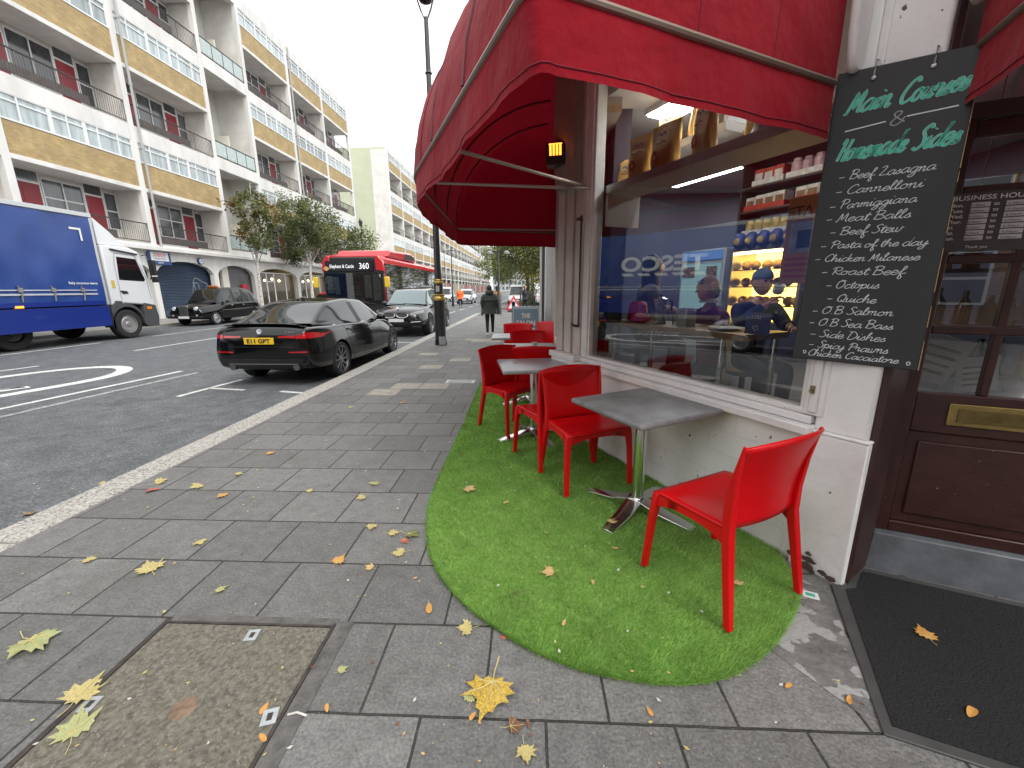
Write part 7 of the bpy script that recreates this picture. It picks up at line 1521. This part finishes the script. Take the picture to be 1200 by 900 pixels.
def leaf_mesh(seed, stem=True, oval=False):
    rn = random.Random(seed); b = B(); cup = rn.uniform(.1, .5); tw = rn.uniform(-.3, .3); bend = rn.uniform(-.2, .5)
    pts = [(x * rn.uniform(.85, 1.15), y * rn.uniform(.9, 1.1)) for x, y in outline] if not oval else [(.22 * math.sin(a) * (1 - .3 * math.cos(a)), -.5 * math.cos(a)) for a in [k * PI / 8 for k in range(16)]]
    Z = lambda x, y: .04 + cup * (x * x) * .6 + tw * x * y * .5 + bend * .25 * (y - .2) ** 2 + (1.4 * x * x if oval and seed % 2 else 0) + .03 * math.sin(9 * x + seed) * math.cos(7 * y)
    c = (0, .18) if not oval else (0, 0); rings = []
    for k in (1, .66, .33): rings.append([b.bm.verts.new((c[0] + (x - c[0]) * k, c[1] + (y - c[1]) * k, Z(c[0] + (x - c[0]) * k, c[1] + (y - c[1]) * k))) for x, y in pts])
    n = len(pts)
    for a, q in zip(rings, rings[1:]):
        for i in range(n): b.bm.faces.new((a[i], a[(i + 1) % n], q[(i + 1) % n], q[i]))
    ce = b.bm.verts.new((*c, Z(*c)))
    for i in range(n): b.bm.faces.new((rings[-1][i], rings[-1][(i + 1) % n], ce))
    b2 = B()
    if not oval:
        for x, y in ((.48, .4), (-.48, .4), (0, .8), (.4, -.05), (-.4, -.05)): b2.tube([(x * k, -.05 + (y + .05) * k, Z(x * k, -.05 + (y + .05) * k) + .008) for k in (0, .35, .7, .95)], [.016, .012, .009, .004], 4)
    else: b2.tube([(0, y, Z(0, y) + .006) for y in (-.48, -.2, .1, .45)], .008, 4)
    if stem: b2.tube([(0, -.08, .05), (.04, -.3, .03), (.1 * tw + .02, -.62, .04 + .1 * rn.random())], [.014, .012, .014], 5)
    return b.mesh('blade', [LM['y']], 60), b2.mesh('vein', [veinm])
LS = [leaf_mesh(k) for k in range(5)]; OS = [leaf_mesh(20 + k, k == 0, True) for k in range(4)]
CN = {'y': 'yellow', 'g': 'pale green', 'o': 'orange', 't': 'tan', 'b': 'brown', 'r': 'reddish', 'n': 'olive', 'Y': 'golden brown'}
rl_ = random.Random(12)
LEAVES = [(-2.08, 1.87, .15, 'y', 'large yellow maple leaf alone in the middle of the second full row of slabs'), (-2.53, 1.94, .085, 'y', 'small yellow leaf left of the large yellow maple leaf near the kerb'), (-2.02, 2.13, .08, 'y', 'yellow leaf just beyond the large yellow maple leaf'), (-1.59, 1.73, .07, 'g', 'small pale leaf to the right of the large yellow maple leaf'), (-2.19, 1.4, .2, 'g', 'big pale green leaf at the left edge of the photo'), (-1.7, 1.16, .15, 'y', 'curled yellow leaf on the left rim of the inspection cover'), (-1.58, 1.04, .15, 'g', 'long yellow green leaf on the near left part of the inspection cover'), (-2.6, 2.85, .11, 'y', 'yellow leaf on the slab beside the kerb and the red leaf'), (-2.29, 2.69, .1, 'o', 'orange leaf right of the yellow leaf near the kerb'), (-2.45, 3.06, .08, 'y', 'small yellow leaf beyond the orange leaf near the kerb'), (-2.44, 3.52, .09, 'o', 'orange leaf on a slab farther along the kerb'), (-1.23, 2.91, .1, 'g', 'pale green leaf in the middle of the pavement beyond a yellow one'), (-1.23, 2.71, .085, 'y', 'yellow leaf in the middle of the pavement before a pale green one'), (-1.67, 2.79, .06, 'y', 'tiny yellow leaf left of the two mid pavement leaves'), (-1.72, 5.29, .1, 'o', 'orange leaf far up the pavement by the beige slabs'), (-1.02, 2.34, .095, 'y', 'yellow leaf at the far left of the cluster beside the grass'), (-.87, 2.26, .09, 'y', 'yellow leaf in the middle of the cluster beside the grass'), (-.75, 2.25, .12, 'n', 'olive leaf nearest the grass in the cluster'), (-.77, 2.19, .07, 'r', 'reddish leaf under the olive leaf in the cluster'), (-.74, 2.07, .095, 'y', 'yellow leaf at the near side of the cluster beside the grass'), (-1.08, 1.97, .09, 'o', 'orange leaf with a stem left of the tan leaf before the cluster'), (-.87, 1.93, .065, 't', 'tan leaf lying before the cluster beside the grass'), (-.27, 1.54, .085, 'y', 'yellow maple leaf with a long stem by the curved grass edge'), (-.14, 1.27, .21, 'Y', 'biggest golden brown maple leaf with a long stem in the foreground'), (-.22, 1.21, .065, 'g', 'pale green leaf tucked under the golden brown maple leaf'), (-.06, 1.12, .075, 'b', 'crumpled brown leaf between the golden leaf and the yellow leaf'), (-.01, 1.05, .075, 'y', 'yellow maple leaf at the bottom edge of the photo'), (-.11, 1.49, .035, 'r', 'small reddish leaf at the grass edge'), (-.76, 1.31, .05, 'g', 'pale green leaf right of the inspection cover'), (-.47, 2.81, .12, 't', 'tan leaf on the grass at the left, far from the chairs'), (.12, 1.9, .085, 't', 'tan maple leaf in the middle of the grass'), (.53, 2.39, .075, 't', 'tan leaf on the grass beside the steel table foot'), (1.07, 1.84, .06, 't', 'tan leaf on the grass under the nearest chair'), (1.73, 1.55, .095, 'o', 'orange leaf in the middle of the black door mat'), (-3.6, 3.9, .1, 'y', 'yellow leaf on the road by the kerb'), (-3.68, 3.1, .07, 'y', 'small yellow leaf on the road nearer the camera'), (-3.75, 2.6, .09, 'b', 'brown leaf on the road near the left edge'), (-2.98, 2.89, .11, 'y', 'yellow leaf lying on the kerb beside the red leaf'), (-2.33, 5.03, .075, 'y', 'small yellow leaf by the kerb near the beige slabs'), (.45, 3.75, .09, 'n', 'olive leaf on the foot of the second table')]
OVALS = [(-.48, 1.65, .08, 'o', 'smooth orange oval leaf on the slab left of the grass edge'), (-.2, 1.15, .04, 'o', 'small curled orange leaf below the golden brown maple leaf'), (-.74, 1.16, .04, 'o', 'small curled orange leaf on the mortar right of the inspection cover'), (-.91, 1.05, .05, 'o', 'curled orange leaf at the near right corner of the inspection cover'), (-.97, 1.15, .05, 'o', 'curled orange leaf beside the right key slot of the inspection cover'), (-.16, 2.62, .055, 't', 'curled tan leaf on the grass left of the second chair'), (.33, 1.83, .045, 't', 'curled tan leaf right of the tan maple leaf on the grass'), (.16, 1.56, .04, 't', 'curled tan leaf nearest the rounded grass edge'), (.5, 2.12, .045, 't', 'tiny curled tan leaf between the chair legs and the table foot'), (1.58, 1.22, .075, 'o', 'curled orange leaf on the near part of the black mat'), (1.0, 1.31, .045, 'o', 'curled orange leaf on the slab before the grass, left of the mat'), (1.19, 1.26, .05, 'o', 'curled orange leaf close to the corner of the mat'), (.44, 1.19, .04, 'o', 'small curled orange leaf before the middle of the grass edge'), (-2.9, 2.76, .11, 'r', 'red oval leaf on the kerb edge'), (-3.66, 2.74, .06, 'o', 'orange leaf on the road beside the kerb'), (0.0, 1.13, .04, 'b', 'curled brown leaf right of the crumpled brown leaf')]
def onground(x, y):
    if x < -3.42: return -.114
    if y < 1.9 and x > 1.4: return .016
    if inside(np.array([[x, y]]))[0]: return .028
    return .005
for lst, MS in ((LEAVES, LS), (OVALS, OS)):
    for i, (x, y, s, c, lab) in enumerate(lst):
        bl_m, vn = MS[i % len(MS)]; me = bl_m.copy(); me.materials[0] = LM[c]; o = link(me, 'fallen_leaf', None, (x, y, onground(x, y))); v = link(vn, 'vein', o); s *= .86; o.scale = (s * rl_.uniform(.9, 1.1), s, s); o.rotation_euler = (rl_.uniform(-.12, .12), rl_.uniform(-.12, .12), rl_.uniform(0, 6.28)); tag(o, lab, 'leaf', 'fallen leaves on the ground')
bpy.data.objects['fallen_leaf.023'].rotation_euler = (.05, .05, R(168))
# specks of leaf litter too small to count
n = 420; V, F, MI = [], [], []
for k in range(n):
    x, y = rl_.uniform(-3.1, 1.3), 1.0 + 5 * rl_.random() ** 1.8
    if rl_.random() < .3: x = rl_.uniform(-5.2, -3.5)
    s = rl_.uniform(.003, .011) * (1 + y * .15); a = rl_.uniform(0, 6.3); z = onground(x, y) + .001; q = len(V)
    for j in range(4): V.append((x + s * math.cos(a + j * 1.57) * (1 if j % 2 else .5), y + s * math.sin(a + j * 1.57) * (1 if j % 2 else .5), z + .002 * (j % 2)))
    F.append((q, q + 1, q + 2, q + 3)); MI.append(rl_.randrange(4))
me = bpy.data.meshes.new('leaf_litter'); me.from_pydata(V, [], F)
for m in (LM['t'], LM['b'], mat('grit', (.5, .48, .44), .8), LM['y']): me.materials.append(m)
me.polygons.foreach_set('material_index', MI); tag(link(me, 'leaf_litter'), 'specks of leaf litter and grit strewn over pavement and road', 'litter', kind='stuff')
o = tag(B().box(-.035, .035, -.025, .025, 0, .003).box(-.02, .02, -.012, .012, .003, .0035, 1).obj('paper_sachet', [mat('sachet_white', (.6, .65, .62), .4), mat('sachet_green', (.05, .35, .25), .4)]), 'small green and white paper sachet on the concrete beside the chair leg', 'sachet'); o.location = (1.4, 1.8, .006); o.rotation_euler.z = -.4
o = tag(B().tube([(0, 0, .004), (.03, .01, .004), (.07, 0, .004)], .004, 6).obj('cigarette_end', gm[1]), 'white cigarette end on the mortar by the inspection cover', 'cigarette end'); o.location = (-.87, 1.13, .002)
o = tag(B().box(-.07, .07, -.03, .03, 0, .004).obj('crushed_wrapper', mat('wrapper', (.5, .5, .55), .3, var=.5, vs=30)), 'crushed pale wrapper in the gutter by the kerb', 'litter'); o.location = (-3.55, 3.15, -.112); o.rotation_euler = (.1, .2, .5)
